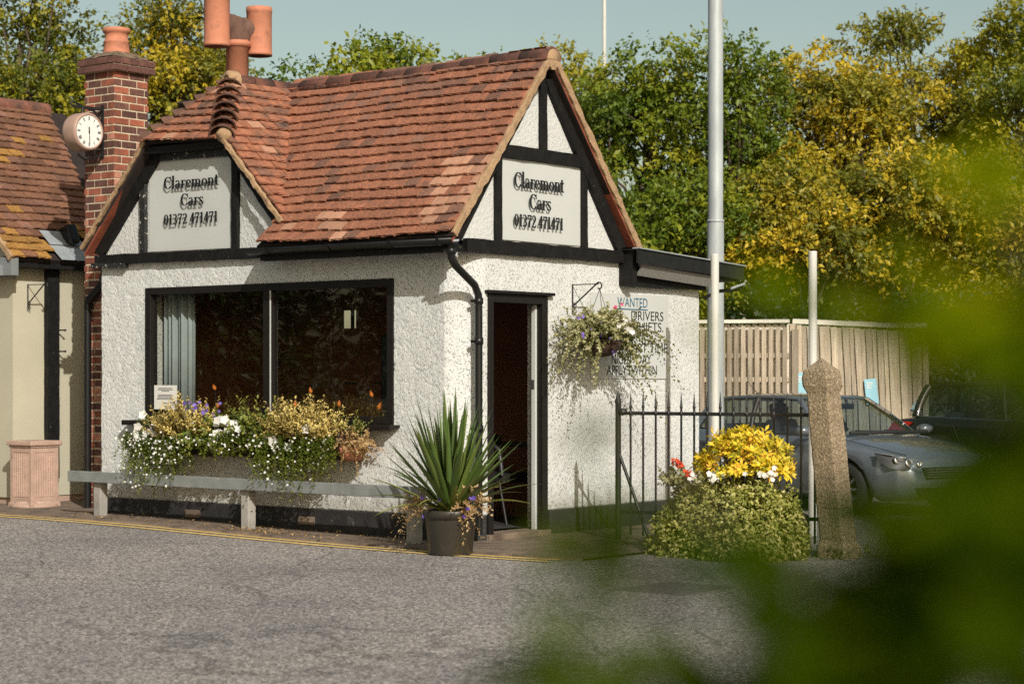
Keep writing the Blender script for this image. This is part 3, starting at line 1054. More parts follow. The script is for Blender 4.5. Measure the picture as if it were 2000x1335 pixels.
# cross gable slope towards the door
Uc = Vector((1.09, -0.21, 0)).normalized()
nn = (Vb - Hh).cross(Bv - Hh).normalized()
if nn.z < 0:
    nn = -nn
Vc = nn.cross(Uc).normalized()
if Vc.z < 0:
    Vc = -Vc
O = Vb
to2 = lambda p: ((p - O).dot(Uc), (p - O).dot(Vc))
poly = [to2(Vb + Vector((-0.03, 0, 0))), to2(Vb + Vector((0.05, 0.03, 0))), to2(Bv), to2(Re), to2(Ap), to2(Hh)]
pick_x = lambda u, v, rr: 'tile_dark' if rr.random() < 0.16 else ('tile_buff' if rr.random() < 0.05 else 'tile')
tiles += [t + (0.2,) for t in tile_field(O, Uc, Vc, poly, 0.125, 0.168, pick_x, 5)]
# half hip
Uh = (Hl - Hh).normalized()
Mh = (Hl + Hh) / 2
Vh = ((Ap - Mh) - Uh * (Ap - Mh).dot(Uh)).normalized()
poly = [(0, -0.05), ((Hl - Hh).length, -0.05), ((Ap - Hh).dot(Uh), (Ap - Hh).dot(Vh))]
tiles += [t + (0.2,) for t in tile_field(Hh, Uh, Vh, poly, 0.118, 0.168, pick_x, 6)]
# far slope, seen only at its edge by the verge
poly = [(0, 0), (0.5, 0), (0.5, LM), (0, LM)]
tiles += [t + (-1.0,) for t in tile_field((2.70, YV, 2.80), (0, 1, 0), (RX - 2.70, 0, RZ - 2.80), poly, 0.1255, 0.168, pick_x, 8)]
# left slope of the cross gable, seen at its edge
poly = [(0, 0), (0.6, 0), (0.6, 1.5), (0, 1.5)]
tiles += [t + (-1.0,) for t in tile_field(Wl, (1, 0, 0), Hl - Wl, poly, 0.12, 0.168, pick_x, 9)]
lay_tiles(tiles, roof, var_c, 300)

# verge mortar and edges
b = MB()


def verge(b, p, q, out, n=26, h=0.055, w=0.045):
    p, q = Vector(p), Vector(q)
    d = (q - p).normalized()
    up = Vector((0, 0, 1)) - d * d.z
    b.beam(p, q, w, h, up, n, 0.008)


verge(b, (EX + 0.01, YV - 0.012, EZ + 0.012), (RX, YV - 0.012, RZ + 0.01), None, 34, 0.075)
b.build('verge_mortar', 'mortar', roof, bevel=0.008)
b = MB()
verge(b, (2.69, YV - 0.012, 2.80), (RX + 0.02, YV - 0.012, RZ), None, 34, 0.075)
b.build('verge_mortar', 'mortar', roof, bevel=0.008)
b = MB()
verge(b, Vb + Vector((-0.10, -0.02, 0.0)), Hh + Vector((-0.02, 0, 0.0)), None, 26, 0.05, 0.04)
b.build('verge_mortar', 'mortar', roof, bevel=0.008)
b = MB()
verge(b, Wl + Vector((-0.03, 0, 0.01)), Hl + Vector((0.0, 0.0, 0.0)), None, 26, 0.045, 0.04)
b.build('verge_mortar', 'mortar', roof, bevel=0.008)

# valley: moss and mortar crumbs in the fold
b = MB()
for i in range(46):
    t = (i + random.uniform(-0.4, 0.4)) / 46
    p = Vb.lerp(Bv, min(1, max(0, t))) + Vector((random.uniform(-0.02, 0.02), random.uniform(-0.02, 0.02), 0.045))
    s = random.uniform(0.008, 0.024) * (1.6 if 0.25 < t < 0.4 else 1)
    b.lathe([(0.001, -s * 0.6), (s * 0.8, -s * 0.3), (s, 0.1 * s), (s * 0.6, s * 0.6), (0.001, s * 0.75)], p, 7)
b.build('valley_moss', 'moss', roof, kind='stuff')

# ridge tiles
y = -0.16
k = 0
while y < 3.55:
    Lr = 0.38 + random.uniform(-0.02, 0.02)
    r = 0.115 + random.uniform(-0.004, 0.004)
    dz = random.uniform(-0.008, 0.008) - 0.03 * math.sin(min(1, y / 3.4) * 3.1) + (-0.03 if y > 3.0 else 0)
    b = MB()
    mt = Matrix.Rotation(R(-90), 4, 'X')
    prof = [(r * 1.03, 0), (r * 1.03, 0.03), (r, 0.04), (r * 0.98, Lr), (r * 0.86, Lr), (r * 0.86, 0), (r * 1.03, 0)]
    b.lathe(prof, (RX, y, RZ - 0.035 + dz), 14, R(175), R(365), mtx=Matrix.Rotation(R(-90), 4, 'X'))
    b.build('ridge_tile', 'ridge', roof)
    y += Lr * 0.985
    k += 1
b = MB()
b.lathe([(0.001, 0), (0.098, 0.0), (0.1, 0.03)], (RX, -0.165, RZ - 0.035), 14, R(175), R(365), mtx=Matrix.Rotation(R(-90), 4, 'X'))
b.prism([(RX - 0.11, RZ - 0.05), (RX + 0.11, RZ - 0.05), (RX + 0.03, RZ - 0.14), (RX - 0.03, RZ - 0.14)], -0.162, -0.13, 'y')
b.build('ridge_end_mortar', 'mortar', roof)
# short ridge over the cross gable
d = (Re - Ap)
for i in range(3):
    p = Ap + d * (i / 3) + Vector((0, 0, 0.0))
    b = MB()
    q = Vector((0, 0, 1)).rotation_difference(d.normalized())
    mt = q.to_matrix().to_4x4()
    r = 0.11
    Lr = d.length / 3 * 0.98
    prof = [(r * 1.05, 0), (r, 0.03), (r, Lr), (r * 0.85, Lr), (r * 0.85, 0), (r * 1.05, 0)]
    b.lathe(prof, p + Vector((0, 0, -0.03)), 18, 0, 2 * math.pi, mtx=mt)
    b.build('ridge_tile', 'ridge', roof)
b = MB()
q = Vector((0, 0, 1)).rotation_difference(-d.normalized()).to_matrix().to_4x4()
b.lathe([(0.12, -0.06), (0.118, 0.04), (0.09, 0.07), (0.055, 0.07), (0.05, 0.03)], Ap + Vector((0.0, 0.0, -0.005)), 16, mtx=q)
b.build('ridge_end_mortar', 'mortar', roof)
b = MB()
b.lathe([(0.001, 0.03), (0.052, 0.03)], Ap + Vector((0.0, 0.0, -0.005)), 16, mtx=q)
b.build('ridge_hole', 'soot', roof)  # flat black disc painted in place of the dark inside the hole


def bonnets(p0, p1, n, r0, name='bonnet_tile'):
    """Curved hip tiles stacked up a hip line from p0 to p1, each mouth open downhill."""
    d = (p1 - p0)
    L_ = d.length
    dn = d.normalized()
    side = dn.cross(Vector((0, 0, 1))).normalized()
    up = side.cross(dn).normalized()
    for i in range(n):
        c = p0 + d * (i / n)
        b = MB()
        Lt = L_ / n * 1.7
        vs = []
        K = 12
        for layer in (0, 1):
            for j in (0, 1):
                rr = (r0 * (1.0 if j == 0 else 0.45)) - layer * 0.016
                lift = 0.045 if j == 0 else -0.02
                for k in range(K + 1):
                    a = R(-12) + R(204) * k / K
                    vs.append(c + dn * (j * Lt) + side * (math.cos(a) * rr * 1.05) + up * (math.sin(a) * rr * 0.95 + lift - r0 * 0.5))
        m1 = K + 1
        fs = []
        for k in range(K):
            fs += [(k, k + 1, m1 + k + 1, m1 + k), (2 * m1 + k, 3 * m1 + k, 3 * m1 + k + 1, 2 * m1 + k + 1), (k, 2 * m1 + k, 2 * m1 + k + 1, k + 1)]
        b.add(vs, fs, False)
        b.build(name, 'bonnet', roof)


bonnets(Hh + Vector((-0.03, -0.01, 0.03)), Ap + Vector((0, 0, 0.02)), 7, 0.135)
bonnets(Hl + Vector((-0.03, 0.01, 0.03)), Ap + Vector((0, 0, 0.02)), 8, 0.085)
b = MB()
b.lathe([(0.001, 0.0), (0.07, 0.01), (0.085, 0.07), (0.06, 0.12)], Hh + Vector((-0.05, -0.02, -0.02)), 12, mtx=Matrix.Rotation(R(50), 4, 'Y'))
b.build('hip_end_mortar', 'mortar', roof)

# gutter along the eave, fascia, downpipe
b = MB()
b.box(-0.30, -0.20, -0.10, 2.40, 2.655, 2.775)
b.build('fascia', 'timber', cot, bevel=0.004)
b = MB()
b.box(-0.20, 0.0, -0.02, 2.42, 2.672, 2.70)
b.build('soffit', 'timber', cot)
gut = MB()
prof = []
K = 10
vs = []
for y in (2.50, -0.20):
    for layer in (0, 1):
        r = 0.062 - 0.006 * layer
        for k in range(K + 1):
            a = R(180) + R(180) * k / K
            vs.append((-0.365 + math.cos(a) * r, y, 2.775 + math.sin(a) * r))
m1 = K + 1
fs = []
for k in range(K):
    fs += [(k, k + 1, 2 * m1 + k + 1, 2 * m1 + k), (m1 + k, 3 * m1 + k, 3 * m1 + k + 1, m1 + k + 1), (k, m1 + k, m1 + k + 1, k + 1), (2 * m1 + k, 2 * m1 + k + 1, 3 * m1 + k + 1, 3 * m1 + k)]
fs += [(0, 2 * m1, 3 * m1, m1), (K, m1 + K, 3 * m1 + K, 2 * m1 + K)]
gut.add(vs, fs, True)
gu = gut.build('gutter', 'plastic_black', cot)
for y in (2.2, 1.35, 0.55, -0.05):
    b = MB()
    b.lathe([(0.068, 0), (0.068, 0.028)], (-0.365, y, 2.775), 10, R(180), R(360), mtx=Matrix.Rotation(R(-90), 4, 'X') @ Matrix.Rotation(R(180), 4, 'Z'))
    b.box(-0.435, -0.30, y, y + 0.028, 2.772, 2.782)
    b.build('bracket', 'plastic_black', gu)
b = MB()
pipe = [(-0.33, -0.12, 2.73), (-0.33, -0.12, 2.60), (-0.26, -0.11, 2.53), (0.05, -0.085, 2.36), (0.115, -0.08, 2.27), (0.12, -0.08, 2.1), (0.12, -0.08, 0.02)]
b.tube(pipe, 0.036, 12)
dp = b.build('downpipe', 'plastic_black', cot)
for c_, r_, h_ in (((0.12, -0.08, 1.80), 0.045, 0.07), ((0.12, -0.08, 0.98), 0.045, 0.07), ((-0.33, -0.12, 2.63), 0.045, 0.06), ((0.12, -0.08, 2.18), 0.043, 0.06)):
    b = MB()
    b.lathe([(0.03, 0), (r_, 0.004), (r_, h_ - 0.004), (0.03, h_)], c_, 12)
    b.box(c_[0] - 0.06, c_[0] + 0.06, c_[1] + 0.02, c_[1] + 0.05, c_[2] + 0.02, c_[2] + 0.045)
    b.build('collar', 'plastic_black', dp)

# lean-to roof over the extension by the door wall
b = MB()
b.prism([(2.46, 2.80), (4.50, 2.70), (4.50, 2.565), (2.46, 2.665)], -0.27, -0.245, 'y')
b.prism([(2.46, 2.812), (4.51, 2.712), (4.51, 2.70), (2.46, 2.80)], -0.275, 2.9, 'y')
ext = b.build('lean_to_roof', 'plastic_black', cot, bevel=0.004)
b = MB()
b.prism([(2.46, 2.825), (4.52, 2.725), (4.52, 2.713), (2.46, 2.813)], -0.29, -0.20, 'y')
b.build('edge_trim', 'lead', ext)
b = MB()
b.add([(2.60, -0.235, 2.655), (3.96, -0.235, 2.585), (3.96, -0.17, 2.475), (2.60, -0.17, 2.545), (2.60, -0.215, 2.66), (3.96, -0.215, 2.59), (3.96, -0.15, 2.475), (2.60, -0.15, 2.545)],
      [(0, 1, 2, 3), (7, 6, 5, 4), (0, 4, 5, 1), (1, 5, 6, 2), (2, 6, 7, 3), (3, 7, 4, 0)])
b.build('felt_strip', 'felt', ext)
b = MB()
b.box(2.60, 4.02, -0.09, 0.0, 2.44, 2.545)
b.box(2.58, 4.03, -0.12, 0.0, 2.60, 2.64)
b.build('lower_fascia', 'timber', ext, bevel=0.004)
b = MB()
b.box(2.50, 2.585, -0.17, -0.002, 2.44, 2.80)
b.add([(2.47, -0.19, 2.83), (2.60, -0.19, 2.63), (2.60, -0.04, 2.63), (2.47, -0.04, 2.83)], [(0, 1, 2, 3)])
b.build('return_board', 'timber', ext)
b = MB()
b.box(4.02, 4.46, -0.22, 0.4, 2.545, 2.66)
b.tube([(4.05, -0.05, 2.36), (4.30, -0.05, 2.44), (4.62, -0.15, 2.47)], 0.02, 8)
b.build('end_board', 'timber', ext)
b = MB()
b.tube([(4.35, -0.2, 2.47), (4.62, -0.2, 2.53)], 0.014, 8)
b.build('overflow_pipe', 'galv', ext)

# twin flue pot behind the ridge
fl = MB()
FX, FY = 1.18, 4.26
fl.lathe([(0.125, 3.9), (0.125, 5.16), (0.15, 5.165), (0.15, 5.22), (0.128, 5.23), (0.12, 5.25)], (FX, FY, 0), 24)
flue = fl.build('flue_pot', 'terracotta', cot)
b = MB()
ca, cb = Vector((0.90, 4.29, 5.42)), Vector((1.43, 4.17, 5.355))
b.tube([(FX, FY, 5.20), (FX - 0.02, FY, 5.30), (FX - 0.1, FY + 0.01, 5.40), ca], [0.125, 0.14, 0.125, 0.11], 14)
b.tube([(FX, FY, 5.22), (FX + 0.03, FY, 5.32), (FX + 0.1, FY - 0.01, 5.38), cb], [0.12, 0.14, 0.125, 0.11], 14)
b.lathe([(0.11, 0), (0.10, 0.06), (0.05, 0.115), (0.001, 0.13)], (FX - 0.01, FY, 5.38), 14)
b.build('junction', 'terra_soot', flue)
for c_, lo, hi in ((ca, 5.135, 5.74), (cb, 5.085, 5.625)):
    b = MB()
    r = 0.142
    b.lathe([(r * 0.9, lo + 0.05), (r * 0.9, lo), (r * 1.03, lo), (r * 1.03, lo + 0.03), (r, lo + 0.035), (r * 1.02, lo + 0.07), (r, lo + 0.085), (r, hi - 0.06), (r * 1.03, hi - 0.055), (r * 1.03, hi), (r * 0.9, hi), (r * 0.9, lo + 0.05)], (c_.x, c_.y, 0), 28)
    o = b.build('side_pot', 'terracotta', flue)
    b = MB()
    b.lathe([(0.001, lo + 0.05), (r * 0.89, lo + 0.05)], (c_.x, c_.y, 0), 20)
    b.build('pot_core', 'soot', flue)


# ------------------------------------------------------------------ lettering
def arc(cx, cy, rx, ry, a0, a1, thin, thick, n=22):
    out = []
    for i in range(n + 1):
        a = R(a0 + (a1 - a0) * i / n)
        out.append((cx + rx * math.cos(a), cy + ry * math.sin(a), thin + (thick - thin) * abs(math.cos(a)) ** 1.3))
    return out


def bar(x0, y0, x1, y1, w, w2=None):
    return [(x0, y0, w), (x1, y1, w2 or w)]


K_, T_ = 0.14, 0.05      # thick and thin strokes
GLYPH = {
    'C': (0.66, [arc(0.36, 0.5, 0.28, 0.475, 48, 318, T_, K_ * 1.1, 30), bar(0.60, 0.66, 0.60, 0.98, 0.045), bar(0.55, 0.16, 0.60, 0.24, 0.05)]),
    'l': (0.31, [bar(0.15, 0, 0.15, 1.06, K_), bar(0.02, 0.02, 0.29, 0.02, 0.045), bar(0.03, 1.02, 0.15, 1.04, 0.05)]),
    'a': (0.49, [arc(0.20, 0.185, 0.125, 0.165, 60, 300, T_, K_), bar(0.34, 0.06, 0.34, 0.46, K_ * 0.95), arc(0.21, 0.45, 0.13, 0.19, 10, 165, T_, K_ * 0.7, 12),
                 bar(0.26, 0.33, 0.33, 0.37, 0.05), bar(0.34, 0.06, 0.46, 0.04, 0.07), bar(0.26, 0.05, 0.33, 0.1, 0.05)]),
    'r': (0.44, [bar(0.15, 0, 0.15, 0.64, K_), bar(0.02, 0.02, 0.30, 0.02, 0.045), bar(0.03, 0.61, 0.15, 0.63, 0.05), arc(0.34, 0.44, 0.17, 0.18, 155, 50, T_, 0.07, 8),
                 bar(0.36, 0.56, 0.42, 0.57, 0.13)]),
    'e': (0.47, [arc(0.235, 0.325, 0.165, 0.30, 8, 325, T_, K_, 26), bar(0.10, 0.36, 0.40, 0.36, 0.05)]),
    'm': (0.86, [bar(0.15, 0, 0.15, 0.64, K_), bar(0.02, 0.02, 0.28, 0.02, 0.045), bar(0.03, 0.61, 0.15, 0.63, 0.05),
                 arc(0.28, 0.44, 0.155, 0.18, 165, 0, T_, K_ * 0.9, 12), bar(0.43, 0, 0.43, 0.46, K_), bar(0.30, 0.02, 0.56, 0.02, 0.045),
                 arc(0.56, 0.44, 0.155, 0.18, 165, 0, T_, K_ * 0.9, 12), bar(0.71, 0, 0.71, 0.46, K_), bar(0.58, 0.02, 0.84, 0.02, 0.045)]),
    'n': (0.59, [bar(0.15, 0, 0.15, 0.64, K_), bar(0.02, 0.02, 0.28, 0.02, 0.045), bar(0.03, 0.61, 0.15, 0.63, 0.05),
                 arc(0.29, 0.44, 0.155, 0.18, 165, 0, T_, K_ * 0.9, 12), bar(0.44, 0, 0.44, 0.46, K_), bar(0.31, 0.02, 0.57, 0.02, 0.045)]),
    'o': (0.52, [arc(0.26, 0.32, 0.18, 0.295, 0, 360, T_, K_, 30)]),
    't': (0.36, [bar(0.16, 0.14, 0.16, 0.84, K_), bar(0.0, 0.61, 0.36, 0.61, 0.07), arc(0.25, 0.15, 0.09, 0.125, 180, 320, 0.06, K_, 10)]),
    's': (0.42, [arc(0.21, 0.47, 0.125, 0.15, 35, 200, T_, 0.11, 12), [(0.09, 0.44, 0.11), (0.17, 0.36, 0.13), (0.26, 0.28, 0.13), (0.335, 0.19, 0.11)],
                 arc(0.205, 0.175, 0.13, 0.15, 10, -150, T_, 0.11, 12), bar(0.335, 0.48, 0.335, 0.63, 0.04), bar(0.07, 0.02, 0.07, 0.19, 0.04)]),
    '0': (0.52, [arc(0.26, 0.5, 0.165, 0.47, 0, 360, T_, K_, 30)]),
    '1': (0.42, [bar(0.22, 0, 0.22, 1.0, K_), bar(0.08, 0.022, 0.36, 0.022, 0.045), bar(0.07, 0.86, 0.20, 0.97, 0.06)]),
    '2': (0.50, [arc(0.245, 0.72, 0.15, 0.25, 160, -30, T_, K_, 16), [(0.37, 0.60, 0.13), (0.24, 0.35, 0.10), (0.08, 0.07, 0.07)], bar(0.05, 0.06, 0.44, 0.06, 0.12), bar(0.44, 0.05, 0.45, 0.24, 0.045)]),
    '3': (0.50, [arc(0.21, 0.75, 0.145, 0.22, 150, -75, T_, K_ * 0.95, 16), arc(0.20, 0.27, 0.185, 0.245, 80, -150, T_, K_, 18)]),
    '4': (0.52, [bar(0.34, 0, 0.34, 1.0, K_), bar(0.06, 0.30, 0.31, 0.96, 0.06), bar(0.03, 0.28, 0.50, 0.28, 0.07)]),
    '7': (0.48, [bar(0.06, 0.93, 0.44, 0.93, 0.13), bar(0.07, 0.74, 0.07, 0.98, 0.05), [(0.42, 0.90, 0.07), (0.27, 0.5, 0.12), (0.20, 0.0, 0.15)]]),
    ' ': (0.24, []),
}


def glyph_mesh(strokes, to3, depth):
    """Ribbon strokes with a pen width, as a thin solid; to3(x, y, out) places a point."""
    b = MB()
    for st in strokes:
        n = len(st)
        Lp, Rp = [], []
        for i, (x, y, w) in enumerate(st):
            x0, y0, _ = st[max(i - 1, 0)]
            x1, y1, _ = st[min(i + 1, n - 1)]
            dx, dy = x1 - x0, y1 - y0
            l = math.hypot(dx, dy) or 1
            nx, ny = -dy / l, dx / l
            Lp.append((x + nx * w / 2, y + ny * w / 2))
            Rp.append((x - nx * w / 2, y - ny * w / 2))
        vs = []
        for o in (0.0, depth):
            vs += [to3(px, py, o) for px, py in Lp] + [to3(px, py, o) for px, py in Rp]
        fs = []
        for i in range(n - 1):
            fs += [(i, i + 1, n + i + 1, n + i), (2 * n + i, 3 * n + i, 3 * n + i + 1, 2 * n + i + 1), (i, 2 * n + i, 2 * n + i + 1, i + 1), (n + i, n + i + 1, 3 * n + i + 1, 3 * n + i)]
        fs += [(0, n, 3 * n, 2 * n), (n - 1, 3 * n - 1, 4 * n - 1, 2 * n - 1)]
        b.add(vs, fs)
    return b


def write_line(sign, text, left, right, base, cap, wall, stand=0.042, depth=0.006):
    """wall 'L': reads along -y on x=0; wall 'R': reads along +x on y=0."""
    total = sum(GLYPH[c][0] for c in text)
    sc = (right - left) / total
    u = left
    for i, c in enumerate(text):
        adv, strokes = GLYPH[c]
        if strokes:
            u0 = u
            if wall == 'L':
                f = lambda x, y, o, u0=u0, i=i: (-(stand + 0.0005 * (i % 2)) - o, u0 + x * sc, base + y * cap)
            else:
                f = lambda x, y, o, u0=u0, i=i: (u0 + x * sc, -(stand + 0.0005 * (i % 2)) - o, base + y * cap)
            glyph_mesh(strokes, f, depth).build('letter', 'letter', sign)
        u += adv * sc


s1 = thing('gable_sign', 'white taxi office sign board in the half-hipped gable above the window', 'sign', (0, 3.73, 2.82), group='gable sign boards')
b = MB()
b.prism([(4.37, 2.835), (3.088, 2.828), (3.088, 3.70), (3.16, 3.79), (4.27, 3.79), (4.37, 3.66)], -0.012, 0.004, 'x')
b.build('board', 'signboard', s1)
write_line(s1, 'Claremont', 4.10, 3.265, 3.485, 0.128, 'L')
write_line(s1, 'Cars', 3.84, 3.49, 3.295, 0.128, 'L')
write_line(s1, '01372 471471', 4.105, 3.275, 3.105, 0.112, 'L')
s2 = thing('gable_sign', 'white taxi office sign board in the pointed gable above the open door', 'sign', (1.18, 0, 2.81), group='gable sign boards')
b = MB()
b.prism([(0.526, 2.815), (1.815, 2.815), (1.815, 3.60), (0.526, 3.60)], -0.012, 0.004, 'y')
b.build('board', 'signboard', s2)
write_line(s2, 'Claremont', 0.705, 1.50, 3.325, 0.150, 'R')
write_line(s2, 'Cars', 0.945, 1.29, 3.13, 0.150, 'R')
write_line(s2, '01372 471471', 0.700, 1.49, 2.950, 0.122, 'R')

# recruiting notice by the door; the words behind the flower basket stay hidden
s3 = thing('wanted_sign', 'white recruiting notice for drivers on the wall behind the hanging basket', 'sign', (2.7, 0, 1.48))
b = MB()
b.box(2.0, 3.395, -0.016, -0.002, 1.478, 2.36)
b.build('board', 'signboard', s3, bevel=0.002)


def sans(text, x0, x1, base, cap, material, parent):
    cu = bpy.data.curves.new('text', 'FONT')
    cu.body = text
    cu.size = 1.0
    cu.extrude = 0.0
    to = bpy.data.objects.new('text', cu)
    COL.objects.link(to)
    dg = bpy.context.evaluated_depsgraph_get()
    me = bpy.data.meshes.new_from_object(to.evaluated_get(dg))
    bpy.data.objects.remove(to)
    co = np.array([v.co[:] for v in me.vertices])
    mn, mx = co.min(0), co.max(0)
    sx = (x1 - x0) / (mx[0] - mn[0])
    sy = cap / 0.70 if True else 1
    sy = cap / max(mx[1], 0.01)
    off = root_loc(parent)
    for v in me.vertices:
        v.co = Vector((x0 + (v.co.x - mn[0]) * sx, -0.0185, base + v.co.y * sy)) - off
    me.materials.append(M[material])
    o = bpy.data.objects.new('lettering', me)
    COL.objects.link(o)
    o.parent = parent


sans('WANTED', 2.45, 2.995, 2.225, 0.096, 'letter_blue', s3)
b = MB()
b.box(2.45, 2.997, -0.0195, -0.0175, 2.196, 2.207)
b.build('underline', 'letter_blue', s3)
sans('DRIVERS', 2.70, 3.292, 2.09, 0.098, 'letter', s3)
sans('SHIFTS.', 2.76, 3.29, 1.975, 0.098, 'letter', s3)
for wd_, xa, xb, zb in (('PART', 2.66, 2.98, 1.755), ('TIME', 3.04, 3.365, 1.755), ('NIGHT', 2.35, 2.72, 1.634), ('DAY', 2.80, 3.065, 1.634), ('APPLY', 2.26, 2.62, 1.520), ('WITHIN', 2.70, 3.17, 1.520)):
    sans(wd_, xa, xb, zb, 0.098, 'letter', s3)

# ------------------------------------------------------------------ inside the office
nt_ = thing('window_notice', 'small white printed notice stuck inside the window bottom corner', 'notice', (0.03, 4.16, 1.16))
b = MB()
b.box(0.028, 0.030, 3.98, 4.335, 1.155, 1.41)
b.build('sheet', 'paper', nt_)
for i, (a, w_) in enumerate(((1.375, 0.22), (1.36, 0.24), (1.345, 0.12), (1.305, 0.22), (1.29, 0.24), (1.275, 0.25), (1.26, 0.27), (1.22, 0.10))):
    b = MB()
    b.box(0.0265, 0.0275, 4.158 - w_ / 2, 4.158 + w_ / 2, a, a + 0.007)
    b.build('text_line', 'ink', nt_)

b = MB()
vs, fs = [], []
K = 90
for j, z in enumerate((1.0, 2.40)):
    for k in range(K + 1):
        t = k / K
        vs.append((0.22 + 0.035 * math.sin(t * 40) + 0.02 * math.sin(t * 17), 3.93 + 0.47 * t, z))
for k in range(K):
    fs.append((k, k + 1, K + 2 + k, K + 1 + k))
b.add(vs, fs, True)
cu_ = b.build('curtain', 'curtain', recalc=False)
so = cu_.modifiers.new('thick', 'SOLIDIFY')
so.thickness = 0.004
tag(cu_, 'pale blue curtain hanging inside the left end of the window', 'curtain')

dk = thing('office_desk', 'reddish brown desk standing inside behind the window', 'desk', (1.2, 2.6, 0))
b = MB()
b.box(0.85, 1.55, 1.5, 3.5, 0.86, 0.90)
b.build('desk_top', 'desk', dk, bevel=0.004)
for yy in (1.52, 3.44):
    b = MB()
    b.box(0.88, 1.52, yy, yy + 0.04, 0.0, 0.86)
    b.build('side_panel', 'desk', dk)
cab = thing('wooden_cabinet', 'tall red brown cabinet inside the office behind the glass', 'cabinet', (2.3, 3.1, 0))
b = MB()
b.box(2.1, 2.58, 2.7, 3.6, 0.0, 1.75)
b.build('carcass', 'desk', cab, bevel=0.004)
for yy in (2.72, 3.16):
    b = MB()
    b.box(2.085, 2.098, yy, yy + 0.42, 0.05, 1.70)
    dd = b.build('door', 'desk', cab, bevel=0.003)
    b = MB()
    b.box(2.07, 2.085, yy + 0.12, yy + 0.30, 1.42, 1.44)
    b.build('handle', 'trim', dd)
ch = thing('office_chair', 'dark high-backed chair in shadow behind the right pane', 'chair', (1.0, 1.9, 0))
b = MB()
b.box(0.78, 1.22, 1.68, 2.12, 0.44, 0.52)
b.build('seat', 'chair', ch, bevel=0.03)
b = MB()
b.box(1.16, 1.26, 1.68, 2.12, 0.55, 1.95)
b.build('backrest', 'chair', ch, bevel=0.04)
b = MB()
b.tube([(1.0, 1.9, 0.06), (1.0, 1.9, 0.44)], 0.03, 8)
b.build('stem', 'trim', ch)
b = MB()
for k in range(5):
    a = k * 1.2566
    b.tube([(1, 1.9, 0.08), (1 + 0.28 * math.cos(a), 1.9 + 0.28 * math.sin(a), 0.03)], 0.02, 6)
b.build('base', 'trim', ch)
b = MB()
b.box(0.42, 0.46, 1.02, 1.16, 1.62, 1.71)
b.box(0.415, 0.42, 1.02, 1.16, 1.660, 1.668)
yc = b.build('yellow_card', 'yellow_card')
tag(yc, 'small yellow card inside the right edge of the window', 'card')
b = MB()
b.tube([(0.44, 1.09, 0.0), (0.44, 1.09, 1.62)], 0.012, 6)
st_ = b.build('card_stand', 'trim')
tag(st_, 'thin dark stand holding the yellow card', 'stand')

for y_, z_, sz_, lab in ((1.19, 1.17, 0.075, 'largest orange ornament, low inside the right end of the window'), (0.99, 1.26, 0.045, 'rightmost small orange ornament inside the window'),
                         (1.27, 1.30, 0.05, 'small orange ornament just above the largest one inside the window'), (1.72, 1.20, 0.05, 'orange ornament behind the right golden shrub inside the window'),
                         (2.10, 1.33, 0.05, 'highest orange ornament in the right pane'), (2.33, 1.18, 0.06, 'low orange ornament just right of the window mullion'),
                         (3.49, 1.36, 0.05, 'upper orange ornament in the left pane'), (3.47, 1.17, 0.05, 'lower orange ornament in the left pane behind the left golden shrub')):
    t = thing('orange_ornament', lab, 'ornament', (0.13, y_, 1.04), group='orange ornaments inside the window')  # solid shapes added in place of the orange glints in the panes
    b = MB()
    b.tube([(0.13, y_, 1.04), (0.13, y_ + 0.01, z_)], 0.003, 5)
    b.build('wire', 'trim', t)
    b = MB()
    b.lathe([(0.001, 0.0), (0.35 * sz_, 0.25 * sz_), (0.42 * sz_, 0.6 * sz_), (0.2 * sz_, 1.1 * sz_), (0.001, 1.4 * sz_)], (0.13, y_ + 0.01, z_), 7, mtx=Matrix.Rotation(R(random.uniform(-40, 40)), 4, 'X'))
    b.build('petal_cup', 'orange_card', t)

dc = thing('visitor_chair', 'black tubular armchair just inside the open doorway', 'chair', (1.55, 0.75, 0.0))
b = MB()
b.box(1.42, 1.95, 0.66, 1.12, 0.42, 0.52)
b.build('seat', 'chair', dc, bevel=0.02)
b = MB()
b.box(1.42, 1.95, 1.10, 1.16, 0.55, 0.9)
b.build('backrest', 'chair', dc, bevel=0.02)
for xx in (1.42, 1.93):
    b = MB()
    b.tube([(xx, 0.68, 0.50), (xx, 0.72, 0.76), (xx, 0.78, 0.80), (xx, 1.1, 0.80)], 0.025, 8)
    b.build('arm', 'chair', dc)
    for yy, sp in ((0.72, -0.1), (1.08, 0.08)):
        b = MB()
        b.tube([(xx, yy, 0.45), (xx, yy + sp, 0.0)], 0.016, 6)
        b.build('leg', 'trim', dc)


# ------------------------------------------------------------------ neighbouring cream building with chimney
NB = thing('cream_building', 'cream boarded building with mossy tiled roof beside the cottage', 'house', (0.24, 7.0, 0))
NY = 7.0
b = MB()
b.box(0.24, 2.6, NY, NY + 0.1, 0.10, 2.95)
b.box(0.24, 0.34, NY + 0.1, 12.0, 0.10, 2.95)
b.prism([(NY + 0.0, 2.95), (12.0, 2.95), (8.9, 4.7)], 0.24, 0.34, 'x')
b.build('wall', 'cream', NB)
b = MB()
b.box(0.27, 2.6, NY + 0.015, NY + 0.1, -0.1, 0.10)
b.box(0.27, 0.34, NY + 0.1, 12.0, -0.1, 0.10)
b.build('base_course', 'stone', NB)
b = MB()
b.beam((0.78, NY - 0.03, 0.30), (0.78, NY - 0.03, 2.92), 0.08, 0.175, (1, 0, 0), 18, 0.003)
b.build('timber_post', 'timber', NB, bevel=0.004)
b = MB()
b.beam((1.36, NY - 0.03, 0.1), (1.36, NY - 0.03, 2.92), 0.08, 0.10, (1, 0, 0), 18, 0.003)
b.build('timber_post', 'timber', NB, bevel=0.004)
b = MB()
